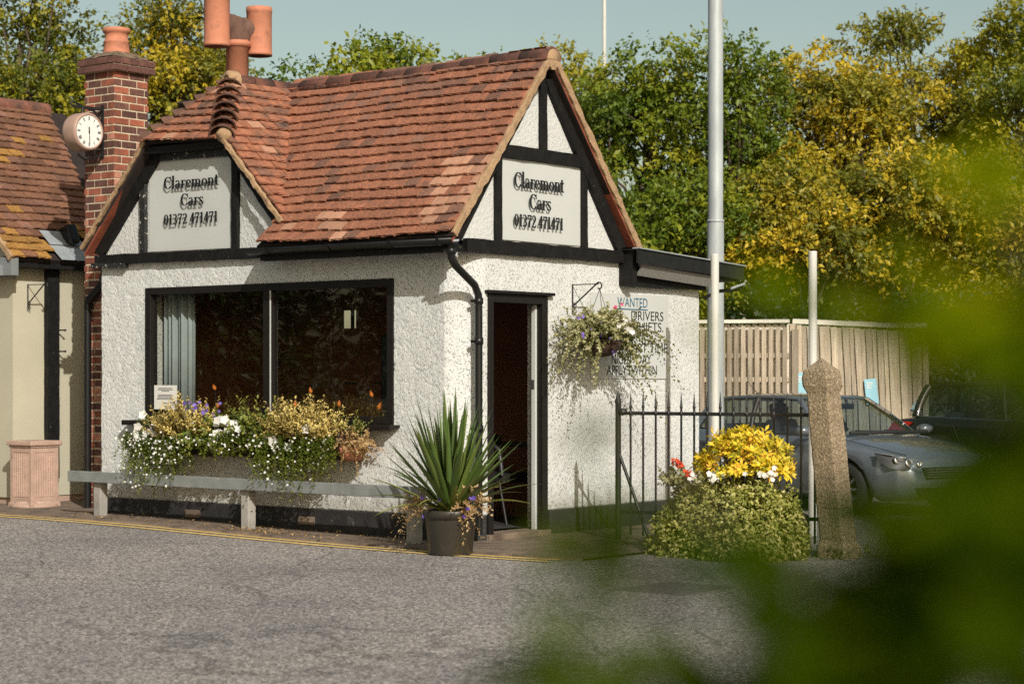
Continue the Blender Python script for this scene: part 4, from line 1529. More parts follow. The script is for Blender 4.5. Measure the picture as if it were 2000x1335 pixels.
b.box(0.10, 2.4, 6.80, 6.96, 2.76, 2.89)
b.box(0.10, 2.4, 6.96, NY, 2.86, 2.89)
b.build('fascia', 'timber', NB, bevel=0.004)
b = MB()
b.box(0.02, 0.12, 6.74, 6.98, 2.66, 2.87)
b.box(-0.02, 0.24, 6.9, 12.0, 2.66, 2.78)
b.build('eave_box', 'grey_paint', NB, bevel=0.004)
b = MB()
VN = Vector((0, 1, 1.05)).normalized()
slab(b, [(0.04, 6.76, 2.86), (2.4, 6.76, 2.86), (2.4, 8.7, 4.89), (0.04, 8.7, 4.89)], 0.05)
slab(b, [(0.04, 8.7, 4.89), (2.4, 8.7, 4.89), (2.4, 12.2, 2.86), (0.04, 12.2, 2.86)], 0.05)
nroof = b.build('roof', 'underlay', NB)
var_n = tile_variants(['tile_brown', 'tile_ochre', 'tile_dark'])


def pick_n(u, v, rr):
    if v < 0.42 and rr.random() < 0.85 - v:
        return 'tile_ochre'
    return 'tile_dark' if rr.random() < 0.15 else ('tile_ochre' if rr.random() < 0.10 else 'tile_brown')


k145 = math.sqrt(1 + 1.05 ** 2)
poly = [(0.0, 0), (1.36, 0), (1.86, 1.14 * k145), (2.05, 1.86 * k145), (2.05, 1.92 * k145), (0.0, 1.92 * k145)]
tl = tile_field((0.02, 6.74, 2.84), (1, 0, 0), VN, poly, 0.128, 0.185, pick_n, 21, wob=0.02)
# lead work low on the slope replaces a few tiles
keep = []
for t in tl:
    p = t[0].translation
    if 0.66 < p.x < 1.22 and p.z < 3.20:
        continue
    keep.append(t + (0.0,))
lay_tiles(keep, nroof, var_n, 300)
b = MB()


def on_n(x, t, o=0.0):
    nn_ = Vector((0, -1.05, 1)).normalized()
    return Vector((x, 6.74, 2.84)) + VN * t + nn_ * (o + 0.03)


vs = [on_n(0.72, 0.0, 0.012), on_n(1.30, 0.0, 0.012), on_n(1.22, 0.24, 0.02), on_n(0.66, 0.24, 0.02)]
b.add(vs, [(0, 1, 2, 3)])
vs = [on_n(0.66, 0.23, 0.035), on_n(1.20, 0.23, 0.035), on_n(1.12, 0.46, 0.04), on_n(0.62, 0.46, 0.04)]
b.add(vs, [(0, 1, 2, 3)])
vs = [on_n(0.94, -0.01, 0.016), on_n(0.98, -0.01, 0.016), on_n(0.96, 0.24, 0.026), on_n(0.93, 0.24, 0.026)]
b.add(vs, [(0, 1, 2, 3)])
b.build('lead_flashing', 'lead', nroof)
b = MB()
p0, p1 = on_n(0.99, 0.19, 0.0), on_n(0.99, 0.40, 0.05)
b.beam(p0 + Vector((0, 0, 0.06)), p1 + Vector((0, -0.02, 0.10)), 0.14, 0.18, (0, 0, 1))
b.build('roof_vent', 'plastic_black', nroof, bevel=0.03)
b = MB()
b.beam((0.02, 6.74, 2.85), (0.02, 8.7, 4.90), 0.06, 0.07, (0, -0.7, 0.7), 24, 0.008)
b.build('verge_mortar', 'mortar', nroof, bevel=0.006)
b = MB()
b.tube([(0.0, 8.7, 4.90), (2.1, 8.7, 4.90)], 0.10, 12)
b.build('ridge_tile', 'ridge', nroof)
# downpipe and hopper in the corner
b = MB()
b.tube([(0.345, 5.80, 2.36), (0.345, 5.80, 0.0)], 0.042, 12)
b.tube([(0.36, 5.52, 2.72), (0.36, 5.52, 2.60), (0.355, 5.60, 2.50), (0.345, 5.80, 2.34)], 0.05, 12)
b.lathe([(0.052, 2.56), (0.07, 2.58), (0.07, 2.63), (0.052, 2.65)], (0.36, 5.52, 0), 14)
b.build('downpipe', 'plastic_black', NB)

# chimney stack: every visible brick is its own piece
CHX, CHY, CW, CD = 0.42, 5.44, 0.50, 0.50
b = MB()
g_ = 0.006
b.box(CHX + g_, CHX + CW - g_, CHY + g_, CHY + CD - g_, -0.1, 4.93)
chim = b.build('chimney', 'pointing', NB, bevel=0.003)
brick_me = {}
for mk in ('brick', 'brick_dark', 'brick_pink'):
    for ax in ('x', 'y'):
        for ln in (0.215, 0.1025, 0.06, 0.16):
            bb = MB()
            if ax == 'x':
                bb.box(-ln / 2 + 0.003, ln / 2 - 0.003, -0.03, 0.03, -0.0335, 0.0335)
            else:
                bb.box(-0.03, 0.03, -ln / 2 + 0.003, ln / 2 - 0.003, -0.0335, 0.0335)
            me = bpy.data.meshes.new('brick')
            jj = [tuple(Vector(v) * random.uniform(0.985, 1.0)) for v in bb.v]
            me.from_pydata(jj, [], bb.f)
            me.materials.append(M[mk])
            brick_me[(mk, ax, ln)] = me


def put_brick(x, y, z, ax, ln, scale=1.0):
    r = random.random()
    mk = 'brick_dark' if r < 0.42 else 'brick_pink' if r > 0.90 else 'brick'
    o = bpy.data.objects.new('brick', brick_me[(mk, ax, ln)])
    COL.objects.link(o)
    o.parent = chim
    o.location = Vector((x, y, z)) - root_loc(chim)


pitch = 0.0865
nb_ = 0
z = 0.0
c = 0
while z < 4.92:
    in_view = z > 2.75 or z < 2.75
    long_front = c % 2 == 0
    # left face (x = CHX), along y ; right face (y = CHY), along x
    seq_l = [0.1025, 0.215, 0.16] if long_front else [0.215, 0.215, 0.06]
    seq_r = [0.215, 0.215, 0.06] if long_front else [0.1025, 0.215, 0.16]
    y = CHY
    for ln in seq_l:
        put_brick(CHX + 0.03, y + ln / 2 + 0.003, z + pitch / 2, 'y', ln)
        y += ln + 0.0095
    if z > 2.6:
        x = CHX + 0.064
        rest = CW - 0.064
        x = CHX
        for ln in seq_r:
            # the corner brick already turns the corner
            put_brick(x + ln / 2 + 0.003, CHY + 0.0285, z + pitch / 2, 'x', ln)
            x += ln + 0.0095
    z += pitch
    c += 1
b = MB()
for i, z in enumerate((4.925, 5.005)):
    o_ = 0.048 + 0.002 * i
    b.box(CHX - o_, CHX + CW + o_, CHY - o_, CHY + CD + o_, z, z + 0.074)
cp = b.build('chimney_cap', 'pointing', NB)
for i, z in enumerate((4.927, 5.007)):
    o_ = 0.062
    for ax in ('y', 'x'):
        n_ = 5 if i else 3
        tot = CW + 2 * o_
        seg = tot / n_
        for k in range(n_):
            bb = MB()
            a = -o_ + k * seg + 0.004
            if ax == 'y':
                bb.box(CHX - o_, CHX - o_ + 0.05, CHY + a, CHY + a + seg - 0.009, z, z + 0.068)
            else:
                bb.box(CHX + a + 0.001, CHX + a + seg - 0.009, CHY - o_ - 0.001, CHY - o_ + 0.05, z + 0.001, z + 0.067)
            bb.build('brick', 'brick_dark', cp, bevel=0.003)
b = MB()
vs, fs = [], []
K = 9
for i in range(K):
    for j in range(K):
        u, v = i / (K - 1), j / (K - 1)
        e = min(u, 1 - u, v, 1 - v)
        vs.append((CHX - 0.06 + (CW + 0.12) * u, CHY - 0.06 + (CD + 0.12) * v, 5.077 + min(e, 0.3) * 0.33 + random.uniform(0, 0.014)))
fs = [(i * K + j, i * K + j + 1, (i + 1) * K + j + 1, (i + 1) * K + j) for i in range(K - 1) for j in range(K - 1)]
b.add(vs, fs, True)
b.build('flaunching', 'cap', cp)
b = MB()
b.lathe([(0.155, 5.10), (0.150, 5.20), (0.138, 5.28), (0.142, 5.285), (0.142, 5.305), (0.130, 5.31), (0.128, 5.36), (0.135, 5.39), (0.152, 5.40), (0.158, 5.425), (0.150, 5.45), (0.12, 5.455), (0.11, 5.35)], (CHX + CW / 2, CHY + CD / 2, 0), 32)
b.build('chimney_pot', 'terracotta', NB)

# clock on its bracket
ck = thing('wall_clock', 'round station clock with roman numerals on a bracket beside the brick chimney', 'clock', (0.13, 5.66, 4.22))
CC = Vector((0.13, 5.52, 4.22))
mY = Matrix.Rotation(R(90), 4, 'X')      # local z -> -y
b = MB()
b.lathe([(0.001, -0.24), (0.15, -0.24), (0.20, -0.22), (0.212, -0.18), (0.212, -0.03), (0.206, 0.0), (0.186, 0.012), (0.178, 0.0)], CC, 40, mtx=mY)
case = b.build('case', 'clock_case', ck)
b = MB()
b.lathe([(0.001, 0.0), (0.179, 0.0)], CC, 40, mtx=mY)
b.build('dial', 'clock_face', ck)
for k in range(12):
    a = R(90 - 30 * k)
    strokes = {0: 2, 1: 1, 2: 2, 3: 3, 4: 3, 5: 1, 6: 2, 7: 3, 8: 4, 9: 2, 10: 1, 11: 2}[k]
    b = MB()
    for j in range(strokes):
        off = (j - (strokes - 1) / 2) * 0.010
        ra, rb = 0.125, 0.166
        ca_, sa_ = math.cos(a), math.sin(a)
        p_ = CC + Vector((ca_ * ra - sa_ * off, -0.003, sa_ * ra + ca_ * off))
        q_ = CC + Vector((ca_ * rb - sa_ * off, -0.003, sa_ * rb + ca_ * off))
        b.beam(p_, q_, 0.0045, 0.002, (0, -1, 0))
    b.build('numeral', 'letter', ck)
b = MB()
b.beam(CC + Vector((0, -0.008, 0.03)), CC + Vector((0.004, -0.008, -0.145)), 0.007, 0.002, (0, -1, 0))
b.build('minute_hand', 'letter', ck)
b = MB()
b.beam(CC + Vector((0, -0.006, -0.02)), CC + Vector((-0.002, -0.006, 0.05)), 0.014, 0.002, (0, -1, 0))
b.lathe([(0.001, 0.009), (0.012, 0.006)], CC, 10, mtx=mY)
b.build('hour_hand', 'letter', ck)
b = MB()
b.beam((CHX + 0.0, 5.63, 4.50), (-0.02, 5.63, 4.50), 0.03, 0.03)
b.tube([(CHX - 0.01, 5.63, 4.33), (0.36, 5.63, 4.40), (0.30, 5.63, 4.47), (0.2, 5.63, 4.49), (0.10, 5.63, 4.52), (0.0, 5.63, 4.55), (-0.04, 5.63, 4.53), (-0.02, 5.63, 4.50)], 0.012, 6)
b.tube([(CHX - 0.01, 5.63, 4.05), (0.36, 5.63, 4.12), (0.38, 5.63, 4.2), (0.35, 5.63, 4.25)], 0.012, 6)
b.tube([(CHX - 0.01, 5.63, 3.98), (0.30, 5.63, 3.96), (0.16, 5.63, 3.92), (0.06, 5.63, 3.97)], 0.014, 6)
b.box(CHX - 0.012, CHX, 5.61, 5.65, 3.95, 4.55)
b.tube([(0.13, 5.63, 4.42), (0.13, 5.63, 4.50)], 0.02, 8)
b.build('bracket', 'iron', ck)


def scroll_bracket(name, label, wall_pt, out, h, reach, par=None):
    """Wrought bracket: wall bar, top bar, diagonal brace with curled ends. out = unit vector away from the wall."""
    t = thing(name, label, 'bracket', wall_pt)
    W = Vector(wall_pt)
    o = Vector(out)
    up = Vector((0, 0, 1))
    b = MB()
    b.tube([W + o * 0.008, W + o * 0.008 + up * h], 0.008, 6)
    b.build('wall_bar', 'iron', t)
    b = MB()
    b.tube([W + up * h * 0.97 + o * 0.008, W + up * h * 0.97 + o * reach * 0.92], 0.005, 6)
    b.build('top_bar', 'iron', t)
    b = MB()
    cc = W + o * (reach * 0.93) + up * (h * 0.90)
    pts = [W + up * h * 0.25 + o * 0.01]
    for i in range(10):
        a = R(150 - 30 * i)
        pts.append(cc + (o * math.cos(a) + up * math.sin(a)) * (0.04 - 0.0016 * i))
    b.tube(pts, 0.008, 6)
    for zz in (0.10, 0.28):
        c2 = W + up * (h * zz) + o * 0.03
        b.tube([c2 + (o * math.cos(R(a)) + up * math.sin(R(a))) * 0.022 for a in range(180, -100, -30)], 0.005, 6)
    b.build('scroll_brace', 'iron', t)
    return t


scroll_bracket('wall_bracket', 'empty black scroll bracket on the cream wall', (0.45, NY, 2.27), (0, -1, 0), 0.31, 0.36)
for i, zz in enumerate((2.05, 1.80)):
    b = MB()
    b.tube([(0.86, NY - 0.0, zz), (0.90, NY - 0.13, zz)], 0.009, 6)
    b.lathe([(0.001, -0.018), (0.018, 0), (0.001, 0.018)], (0.90, NY - 0.13, zz), 8)
    o = b.build('wall_hook', 'iron')
    tag(o, ('upper' if i == 0 else 'lower') + ' small black hook on the cream wall beside the dark post', 'hook')

# fluted stone pedestal
pd = thing('stone_pedestal', 'pinkish fluted cast stone pedestal standing against the cream wall', 'pedestal', (0.17, 6.52, 0.0))
px_, py_ = 0.17, 6.52
b = MB()
s = 0.185
b.box(px_ - s, px_ + s, py_ - s, py_ + s, 0.06, 0.70)
for sx_ in (-1, 1):
    for sy_ in (-1, 1):
        b.box(px_ + sx_ * (s - 0.02) - 0.028, px_ + sx_ * (s - 0.02) + 0.028, py_ + sy_ * (s - 0.02) - 0.028, py_ + sy_ * (s - 0.02) + 0.028, 0.07, 0.69)
b.box(px_ - s - 0.006, px_ + s + 0.006, py_ - s - 0.006, py_ + s + 0.006, 0.64, 0.695)
b.box(px_ - s - 0.006, px_ + s + 0.006, py_ - s - 0.006, py_ + s + 0.006, 0.065, 0.13)
b.build('shaft', 'stone', pd, bevel=0.006)
for face in ('x', 'y'):
    for k in range(9):
        a = -0.132 + 0.264 * k / 8
        b = MB()
        if face == 'x':
            b.tube([(px_ - s - 0.0, py_ + a, 0.14), (px_ - s - 0.0, py_ + a, 0.63)], 0.0105, 8)
        else:
            b.tube([(px_ + a, py_ - s - 0.0, 0.14), (px_ + a, py_ - s - 0.0, 0.63)], 0.0105, 8)
        b.build('flute', 'stone', pd)
b = MB()
s2_ = 0.225
b.box(px_ - s2_, px_ + s2_, py_ - s2_, py_ + s2_, 0.72, 0.775)
b.box(px_ - 0.205, px_ + 0.205, py_ - 0.205, py_ + 0.205, 0.695, 0.722)
b.build('capital', 'stone', pd, bevel=0.012)
b = MB()
b.lathe([(0.27, 0.01), (0.28, 0.035), (0.26, 0.06), (0.235, 0.065), (0.22, 0.09)], (px_, py_, 0.0), 24)
b.box(px_ - 0.21, px_ + 0.21, py_ - 0.21, py_ + 0.21, 0.005, 0.075)
b.build('base', 'stone', pd, bevel=0.012)

# ------------------------------------------------------------------ knee rail
kr = thing('knee_rail', 'low grey timber rail on posts in front of the white wall', 'rail', (-0.42, 2.6, 0))
b = MB()
b.beam((-0.445, 5.16, 0.435), (-0.445, 0.12, 0.425), 0.05, 0.115, (0, 0, 1), 30, 0.002)
b.build('rail', 'rail_wood', kr, bevel=0.006)
for y in (4.74, 2.50, 0.30):
    b = MB()
    b.beam((-0.365, y, gz(y) - 0.05), (-0.365, y, 0.40), 0.105, 0.105, (1, 0, 0), 4, 0.003)
    b.build('post', 'post_wood', kr, bevel=0.006)


# ------------------------------------------------------------------ plants
def shoots(base_pts, dirs, lengths, per, leaf_len, leaf_w, spread=0.8, droop=0.0, taper=0.5, tint=(0.2, 1.0)):
    """Leafy shoots: leaves in whorls up each stem; returns leaf arrays and tints."""
    n = len(base_pts)
    t = np.tile(np.linspace(0.12, 1.0, per), (n, 1)) + RNG.uniform(-0.02, 0.02, (n, per))
    d = unit(dirs)
    P = base_pts[:, None, :] + d[:, None, :] * (lengths[:, None] * t)[:, :, None]
    P[:, :, 2] -= droop * (lengths[:, None] * t) ** 2
    r = rand_dirs(n * per).reshape(n, per, 3)
    r = r - d[:, None, :] * (r * d[:, None, :]).sum(-1, keepdims=True)
    r = unit(r)
    tipd = unit(r * spread + d[:, None, :] * (1 - 0.5 * spread))
    tipd[:, :, 2] -= 0.0
    nrm = unit(d[:, None, :] * 1.0 + r * -0.4 + RNG.normal(0, 0.25, (n, per, 3)))
    L = leaf_len * (1 - taper * np.abs(t - 0.5)) * RNG.uniform(0.75, 1.25, (n, per))
    W = leaf_w / leaf_len * L
    tn = tint[0] + (tint[1] - tint[0]) * (0.45 * t + 0.55 * RNG.random((n, per)))
    v, f = leaf_arrays(P.reshape(-1, 3), tipd.reshape(-1, 3), nrm.reshape(-1, 3), L.ravel(), W.ravel())
    return v, f, np.repeat(tn.ravel(), 2)


def stems_mesh(name, base_pts, dirs, lengths, rad, parent, material='bark', droop=0.0):
    b = MB()
    for p, d_, l in zip(base_pts, dirs, lengths):
        p, d_ = Vector(p), Vector(d_).normalized()
        pts = [p + d_ * (l * t) - Vector((0, 0, droop * (l * t) ** 2)) for t in (0, 0.5, 1.0)]
        b.tube(pts, [rad, rad * 0.7, rad * 0.35], 4, False)
    return b.build(name, material, parent, recalc=False, kind='stuff')


def dome_pts(c, r, n, lo=0.0):
    d = rand_dirs(n)
    d[:, 2] = np.abs(d[:, 2]) if lo >= 0 else d[:, 2]
    return np.array(c) + d * np.array(r) * RNG.uniform(0.75, 1.0, (n, 1)), d


def flowers(name, pos, nrm, rad, material, parent, petals=5, cup=0.3):
    v, f, k = flower_arrays(pos, nrm, rad, petals, cup)
    t = np.repeat(RNG.random(len(pos)), k)
    return np_mesh(name, v, f, material, parent, tint=t, kind='stuff')


# wall trough under the window
tr = thing('wall_trough', 'long brown coir-lined wall trough hidden by flowers under the window', 'planter', (-0.16, 2.7, 0.70))
b = MB()
pr_ = [(-0.03, 0.98), (-0.34, 0.98), (-0.31, 0.80), (-0.2, 0.70), (-0.03, 0.68)]
b.prism([(p[0], p[1]) for p in pr_], 1.30, 4.05, 'y')
b.build('liner', 'coir', tr, bevel=0.02)
for y in (1.3, 1.99, 2.68, 3.36, 4.05):
    b = MB()
    b.tube([(-0.02, y, 0.99), (-0.345, y, 0.99), (-0.318, y, 0.795), (-0.205, y, 0.692), (-0.02, y, 0.67)], 0.006, 6)
    b.build('hoop', 'iron', tr)
b = MB()
b.tube([(-0.345, 1.3, 0.99), (-0.345, 4.05, 0.99)], 0.006, 6)
b.build('front_bar', 'iron', tr)


def golden(label, c, w, h, n):
    t = thing('golden_shrub', label, 'plant', c, group='golden foliage plants in the wall trough')
    bp_ = np.stack([RNG.uniform(-0.08, 0.10, n) + c[0], RNG.uniform(-w, w, n) * 0.7 + c[1], np.full(n, c[2])], 1)
    dr = np.stack([RNG.normal(-0.28, 0.32, n), (bp_[:, 1] - c[1]) * 1.4 + RNG.normal(0, 0.30, n), RNG.uniform(0.55, 1.2, n)], 1)
    ln = RNG.uniform(0.5, 1.0, n) * h * (1 - 0.5 * ((bp_[:, 1] - c[1]) / (0.7 * w)) ** 2)
    v, f, tn = shoots(bp_, dr, ln, 30, 0.042, 0.019, 0.85, 0.1, 0.3)
    np_mesh('foliage', v, f, 'leaf_gold', t, tint=tn, kind='stuff')
    stems_mesh('stems', bp_, dr, ln, 0.004, t, droop=0.1)
    return t


golden('golden leaved shrub with tiny purple flowers at the left of the wall trough', (-0.26, 3.42, 0.80), 0.46, 0.60, 170)
g2 = golden('taller golden leaved shrub in the middle right of the wall trough', (-0.26, 1.80, 0.80), 0.54, 0.60, 200)

lob = thing('purple_lobelia', 'purple flowers scattered over the left golden shrub', 'flowers', (-0.3, 3.4, 1.05))
p_ = np.stack([RNG.normal(-0.34, 0.05, 26), RNG.normal(3.25, 0.13, 26), RNG.normal(1.14, 0.07, 26)], 1)
flowers('blossom', p_, rand_dirs(26) + np.array([-1.2, -1, 0.4]), 0.021, 'petal_purple', lob)

pet = thing('white_petunia', 'large white petunias in the centre of the wall trough', 'flowers', (-0.25, 2.75, 0.9), group='white petunias in the wall trough')
n = 170
bp_ = np.stack([RNG.uniform(-0.36, -0.05, n), RNG.uniform(2.2, 3.3, n), RNG.uniform(0.85, 0.98, n)], 1)
dr = np.stack([RNG.normal(-0.5, 0.4, n), RNG.normal(0, 0.5, n), RNG.normal(0.45, 0.5, n)], 1)
ln = RNG.uniform(0.12, 0.34, n)
v, f, tn = shoots(bp_, dr, ln, 14, 0.05, 0.026, 0.9, 0.8, 0.3)
np_mesh('foliage', v, f, 'leaf_bedding', pet, tint=tn, kind='stuff')
p_ = np.concatenate([np.stack([RNG.normal(-0.40, 0.04, 9), RNG.normal(2.86, 0.10, 9), RNG.normal(1.02, 0.03, 9)], 1),
                     np.stack([RNG.normal(-0.42, 0.03, 6), RNG.normal(2.92, 0.08, 6), RNG.normal(0.86, 0.03, 6)], 1),
                     np.stack([RNG.normal(-0.42, 0.03, 4), RNG.normal(2.05, 0.08, 4), RNG.normal(0.84, 0.02, 4)], 1),
                     np.stack([RNG.normal(-0.40, 0.03, 5), RNG.uniform(1.6, 3.6, 5), RNG.normal(0.95, 0.08, 5)], 1)])
flowers('blossom', p_, rand_dirs(len(p_)) * 0.5 + np.array([-1.0, -0.9, 0.5]), RNG.uniform(0.04, 0.062, len(p_)), 'petal_white', pet, 5, 0.35)
sp_ = thing('leggy_shoot', 'tall leggy pale green shoots rising between the two golden shrubs', 'plant', (-0.2, 2.6, 0.9))
bp_ = np.stack([RNG.uniform(-0.25, -0.15, 7), RNG.uniform(2.35, 2.9, 7), np.full(7, 0.92)], 1)
dr = np.stack([RNG.normal(-0.15, 0.1, 7), RNG.normal(0, 0.16, 7), np.ones(7)], 1)
ln = RNG.uniform(0.30, 0.45, 7)
v, f, tn = shoots(bp_, dr, ln, 16, 0.055, 0.024, 0.8, 0.15, 0.3, (0.5, 1.0))
np_mesh('foliage', v, f, 'leaf_bedding', sp_, tint=tn, kind='stuff')
stems_mesh('stems', bp_, dr, ln, 0.004, sp_, droop=0.15)
p_l = thing('white_petunia', 'white petunias at the left end of the wall trough', 'flowers', (-0.3, 4.15, 0.85), group='white petunias in the wall trough')
p_ = np.stack([RNG.normal(-0.36, 0.05, 14), RNG.normal(4.12, 0.10, 14), RNG.normal(0.90, 0.09, 14)], 1)
flowers('blossom', p_, rand_dirs(14) * 0.5 + np.array([-1.0, -0.9, 0.5]), RNG.uniform(0.04, 0.06, 14), 'petal_white', p_l, 5, 0.35)
n = 40
bp_ = np.stack([RNG.uniform(-0.3, -0.1, n), RNG.uniform(3.85, 4.2, n), RNG.uniform(0.82, 0.98, n)], 1)
dr = np.stack([RNG.normal(-0.4, 0.4, n), RNG.normal(0.15, 0.4, n), RNG.normal(0.3, 0.5, n)], 1)
v, f, tn = shoots(bp_, dr, RNG.uniform(0.08, 0.22, n), 12, 0.04, 0.02, 0.9, 0.5, 0.3)
np_mesh('foliage', v, f, 'leaf_bedding', p_l, tint=tn, kind='stuff')


def bacopa(label, ya, yb, top, depth, n, nf, seed, mt='leaf_bedding', pink=False):
    t = thing('trailing_bacopa', label, 'plant', (-0.34, (ya + yb) / 2, top), group='trailing white-flowered plants in the wall trough')
    yy = RNG.uniform(ya, yb, n)
    bp_ = np.stack([RNG.uniform(-0.50, -0.26, n), yy, np.full(n, top) + RNG.uniform(-0.04, 0.06, n)], 1)
    mid = (ya + yb) / 2
    prof = depth * (1 - 0.55 * ((yy - mid) / ((yb - ya) / 2)) ** 2)
    ln = RNG.uniform(0.25, 1.0, n) * prof
    dr = np.stack([RNG.normal(-0.10, 0.14, n), RNG.normal(0, 0.14, n) + (yy - mid) * 0.2, np.full(n, -1.0)], 1)
    v, f, tn = shoots(bp_, dr, ln, 26, 0.032, 0.022, 1.0, 0.0, 0.2, (0.05, 1.0))
    np_mesh('foliage', v, f, mt, t, tint=tn, kind='stuff')
    k = RNG.integers(0, n, nf)
    tt = RNG.uniform(0.1, 1.0, nf)
    p_ = bp_[k] + unit(dr[k]) * (ln[k] * tt)[:, None] + np.stack([RNG.uniform(-0.07, -0.015, nf), RNG.normal(0, 0.03, nf), RNG.normal(0, 0.02, nf)], 1)
    flowers('blossom', p_, rand_dirs(nf) * 0.6 + np.array([-1.0, -0.9, 0.4]), RNG.uniform(0.009, 0.015, nf), 'petal_white', t, 5, 0.15)
    return t


bacopa('trailing plant thick with small white flowers below the left golden shrub', 3.35, 4.26, 0.90, 0.66, 210, 320, 1)
bacopa('short trailing plant with white flowers left of the trough centre', 2.45, 3.40, 0.92, 0.27, 170, 70, 2)
bacopa('trailing plant with sparse white flowers hanging at the right of the trough', 1.34, 2.36, 0.92, 0.66, 260, 110, 3)
dry = thing('dried_plant', 'dried brown plant at the right end of the wall trough', 'plant', (-0.2, 1.2, 0.8))
n = 150
bp_ = np.stack([RNG.uniform(-0.34, -0.08, n), RNG.uniform(1.02, 1.46, n), RNG.uniform(0.74, 0.92, n)], 1)
dr = np.stack([RNG.normal(-0.35, 0.4, n), RNG.normal(-0.1, 0.5, n), RNG.normal(0.25, 0.6, n)], 1)
v, f, tn = shoots(bp_, dr, RNG.uniform(0.08, 0.24, n), 20, 0.026, 0.014, 0.9, 0.5, 0.3)
np_mesh('foliage', v, f, 'leaf_dry', dry, tint=tn, kind='stuff')
n = 20
bp_ = np.stack([RNG.uniform(-0.25, -0.1, n), RNG.uniform(1.15, 1.5, n), np.full(n, 0.92)], 1)
dr = np.stack([RNG.normal(-0.25, 0.3, n), RNG.normal(-0.35, 0.3, n), RNG.uniform(0.5, 1, n)], 1)
v, f, tn = shoots(bp_, dr, RNG.uniform(0.15, 0.28, n), 18, 0.03, 0.014, 0.9, 0.3, 0.3)
np_mesh('green_shoots', v, f, 'leaf_bedding', dry, tint=tn, kind='stuff')
b = MB()
b.lathe([(0.001, 0.66), (0.09, 0.67), (0.14, 0.74), (0.15, 0.80), (0.135, 0.80), (0.001, 0.78)], (-0.17, 1.27, 0.02), 18)
o = b.build('hanging_bowl', 'terracotta')
tag(o, 'small terracotta wall bowl holding the dried plant', 'pot')

# yucca in its pot
PX, PY = -0.86, -0.56
pot = thing('plant_pot', 'dark plastic flower pot holding the spiky yucca by the corner', 'pot', (PX, PY, -0.075))
b = MB()
b.lathe([(0.001, -0.074), (0.185, -0.074), (0.195, -0.06), (0.225, 0.24), (0.228, 0.25), (0.245, 0.255), (0.248, 0.315), (0.24, 0.325), (0.225, 0.32), (0.215, 0.27), (0.001, 0.26)], (PX, PY, 0), 36)
b.build('body', 'pot', pot)
b = MB()
b.lathe([(0.001, 0.275), (0.216, 0.272)], (PX, PY, 0), 24)
b.build('compost', 'soil', pot)
yu = thing('yucca', 'spiky green yucca with sword leaves in the dark pot', 'plant', (PX, PY, 0.27))
nl = 100
for i in range(nl):
    r = random.Random(500 + i)
    ring = i / nl
    az = i * 2.39996 + r.uniform(-0.2, 0.2)
    el = R(87 - 60 * ring ** 1.25 + r.uniform(-7, 7))
    L = (1.10 - 0.30 * ring) * r.uniform(0.85, 1.08)
    Wd = r.uniform(0.044, 0.070)
    dv = Vector((math.cos(az) * math.cos(el), math.sin(az) * math.cos(el), math.sin(el)))
    side = dv.cross(Vector((0, 0, 1))).normalized()
    base = Vector((PX, PY, 0.30)) + Vector((math.cos(az), math.sin(az), 0)) * 0.05
    sag = (0.06 + 0.34 * ring ** 3) * r.uniform(0.3, 1.2) * L
    vs, fs = [], []
    S = 7
    for j in range(S + 1):
        t = j / S
        c_ = base + dv * (L * t) - Vector((0, 0, sag * t * t))
        w_ = Wd * (0.75 + 0.6 * t) * (1 - t ** 2.2) + 0.001
        up = side.cross(dv).normalized()
        if up.z < 0:
            up = -up
        vs += [c_ + side * w_ / 2 + up * w_ * 0.22, c_ - up * w_ * 0.05, c_ - side * w_ / 2 + up * w_ * 0.22]
    for j in range(S):
        a = 3 * j
        fs += [(a, a + 1, a + 4, a + 3), (a + 1, a + 2, a + 5, a + 4)]
    tb = MB().add(vs, fs, True)
    lo = 0.1 + 0.75 * ring if ring < 0.92 else 1.0
    o = tb.build('leaf', 'leaf_yucca', yu, recalc=False)
    at_ = o.data.attributes.new('tint', 'FLOAT', 'FACE')
    val = min(1, max(0, r.gauss(0.42, 0.2) + (0.35 if ring > 0.85 else 0)))
    at_.data.foreach_set('value', [val] * len(o.data.polygons))
wl_ = thing('withered_petunias', 'withered pale flowers spilling over the rim of the yucca pot', 'plant', (PX, PY, 0.33))
for (sx_, sy_, n) in ((-0.05, 0.40, 34), (0.0, -0.34, 26)):
    bp_ = np.stack([RNG.normal(PX + sx_, 0.05, n), RNG.normal(PY + sy_ * 0.55, 0.05, n), RNG.normal(0.36, 0.03, n)], 1)
    dr = np.stack([RNG.normal(-0.3, 0.25, n), np.sign(sy_) * RNG.uniform(0.2, 0.9, n), RNG.normal(0.1, 0.35, n)], 1)
    v, f, tn = shoots(bp_, dr, RNG.uniform(0.14, 0.36, n), 18, 0.034, 0.014, 0.9, 2.4 if sy_ > 0 else 1.0, 0.3)
    np_mesh('foliage', v, f, 'leaf_dry', wl_, tint=tn, kind='stuff')
p_ = np.stack([RNG.normal(PX - 0.15, 0.05, 9), RNG.uniform(-0.25, 0.25, 9) * 1.6 + PY, RNG.uniform(0.25, 0.5, 9)], 1)
flowers('blossom', p_, rand_dirs(9) + np.array([-1, -0.8, 0.3]), 0.024, 'petal_purple', wl_)

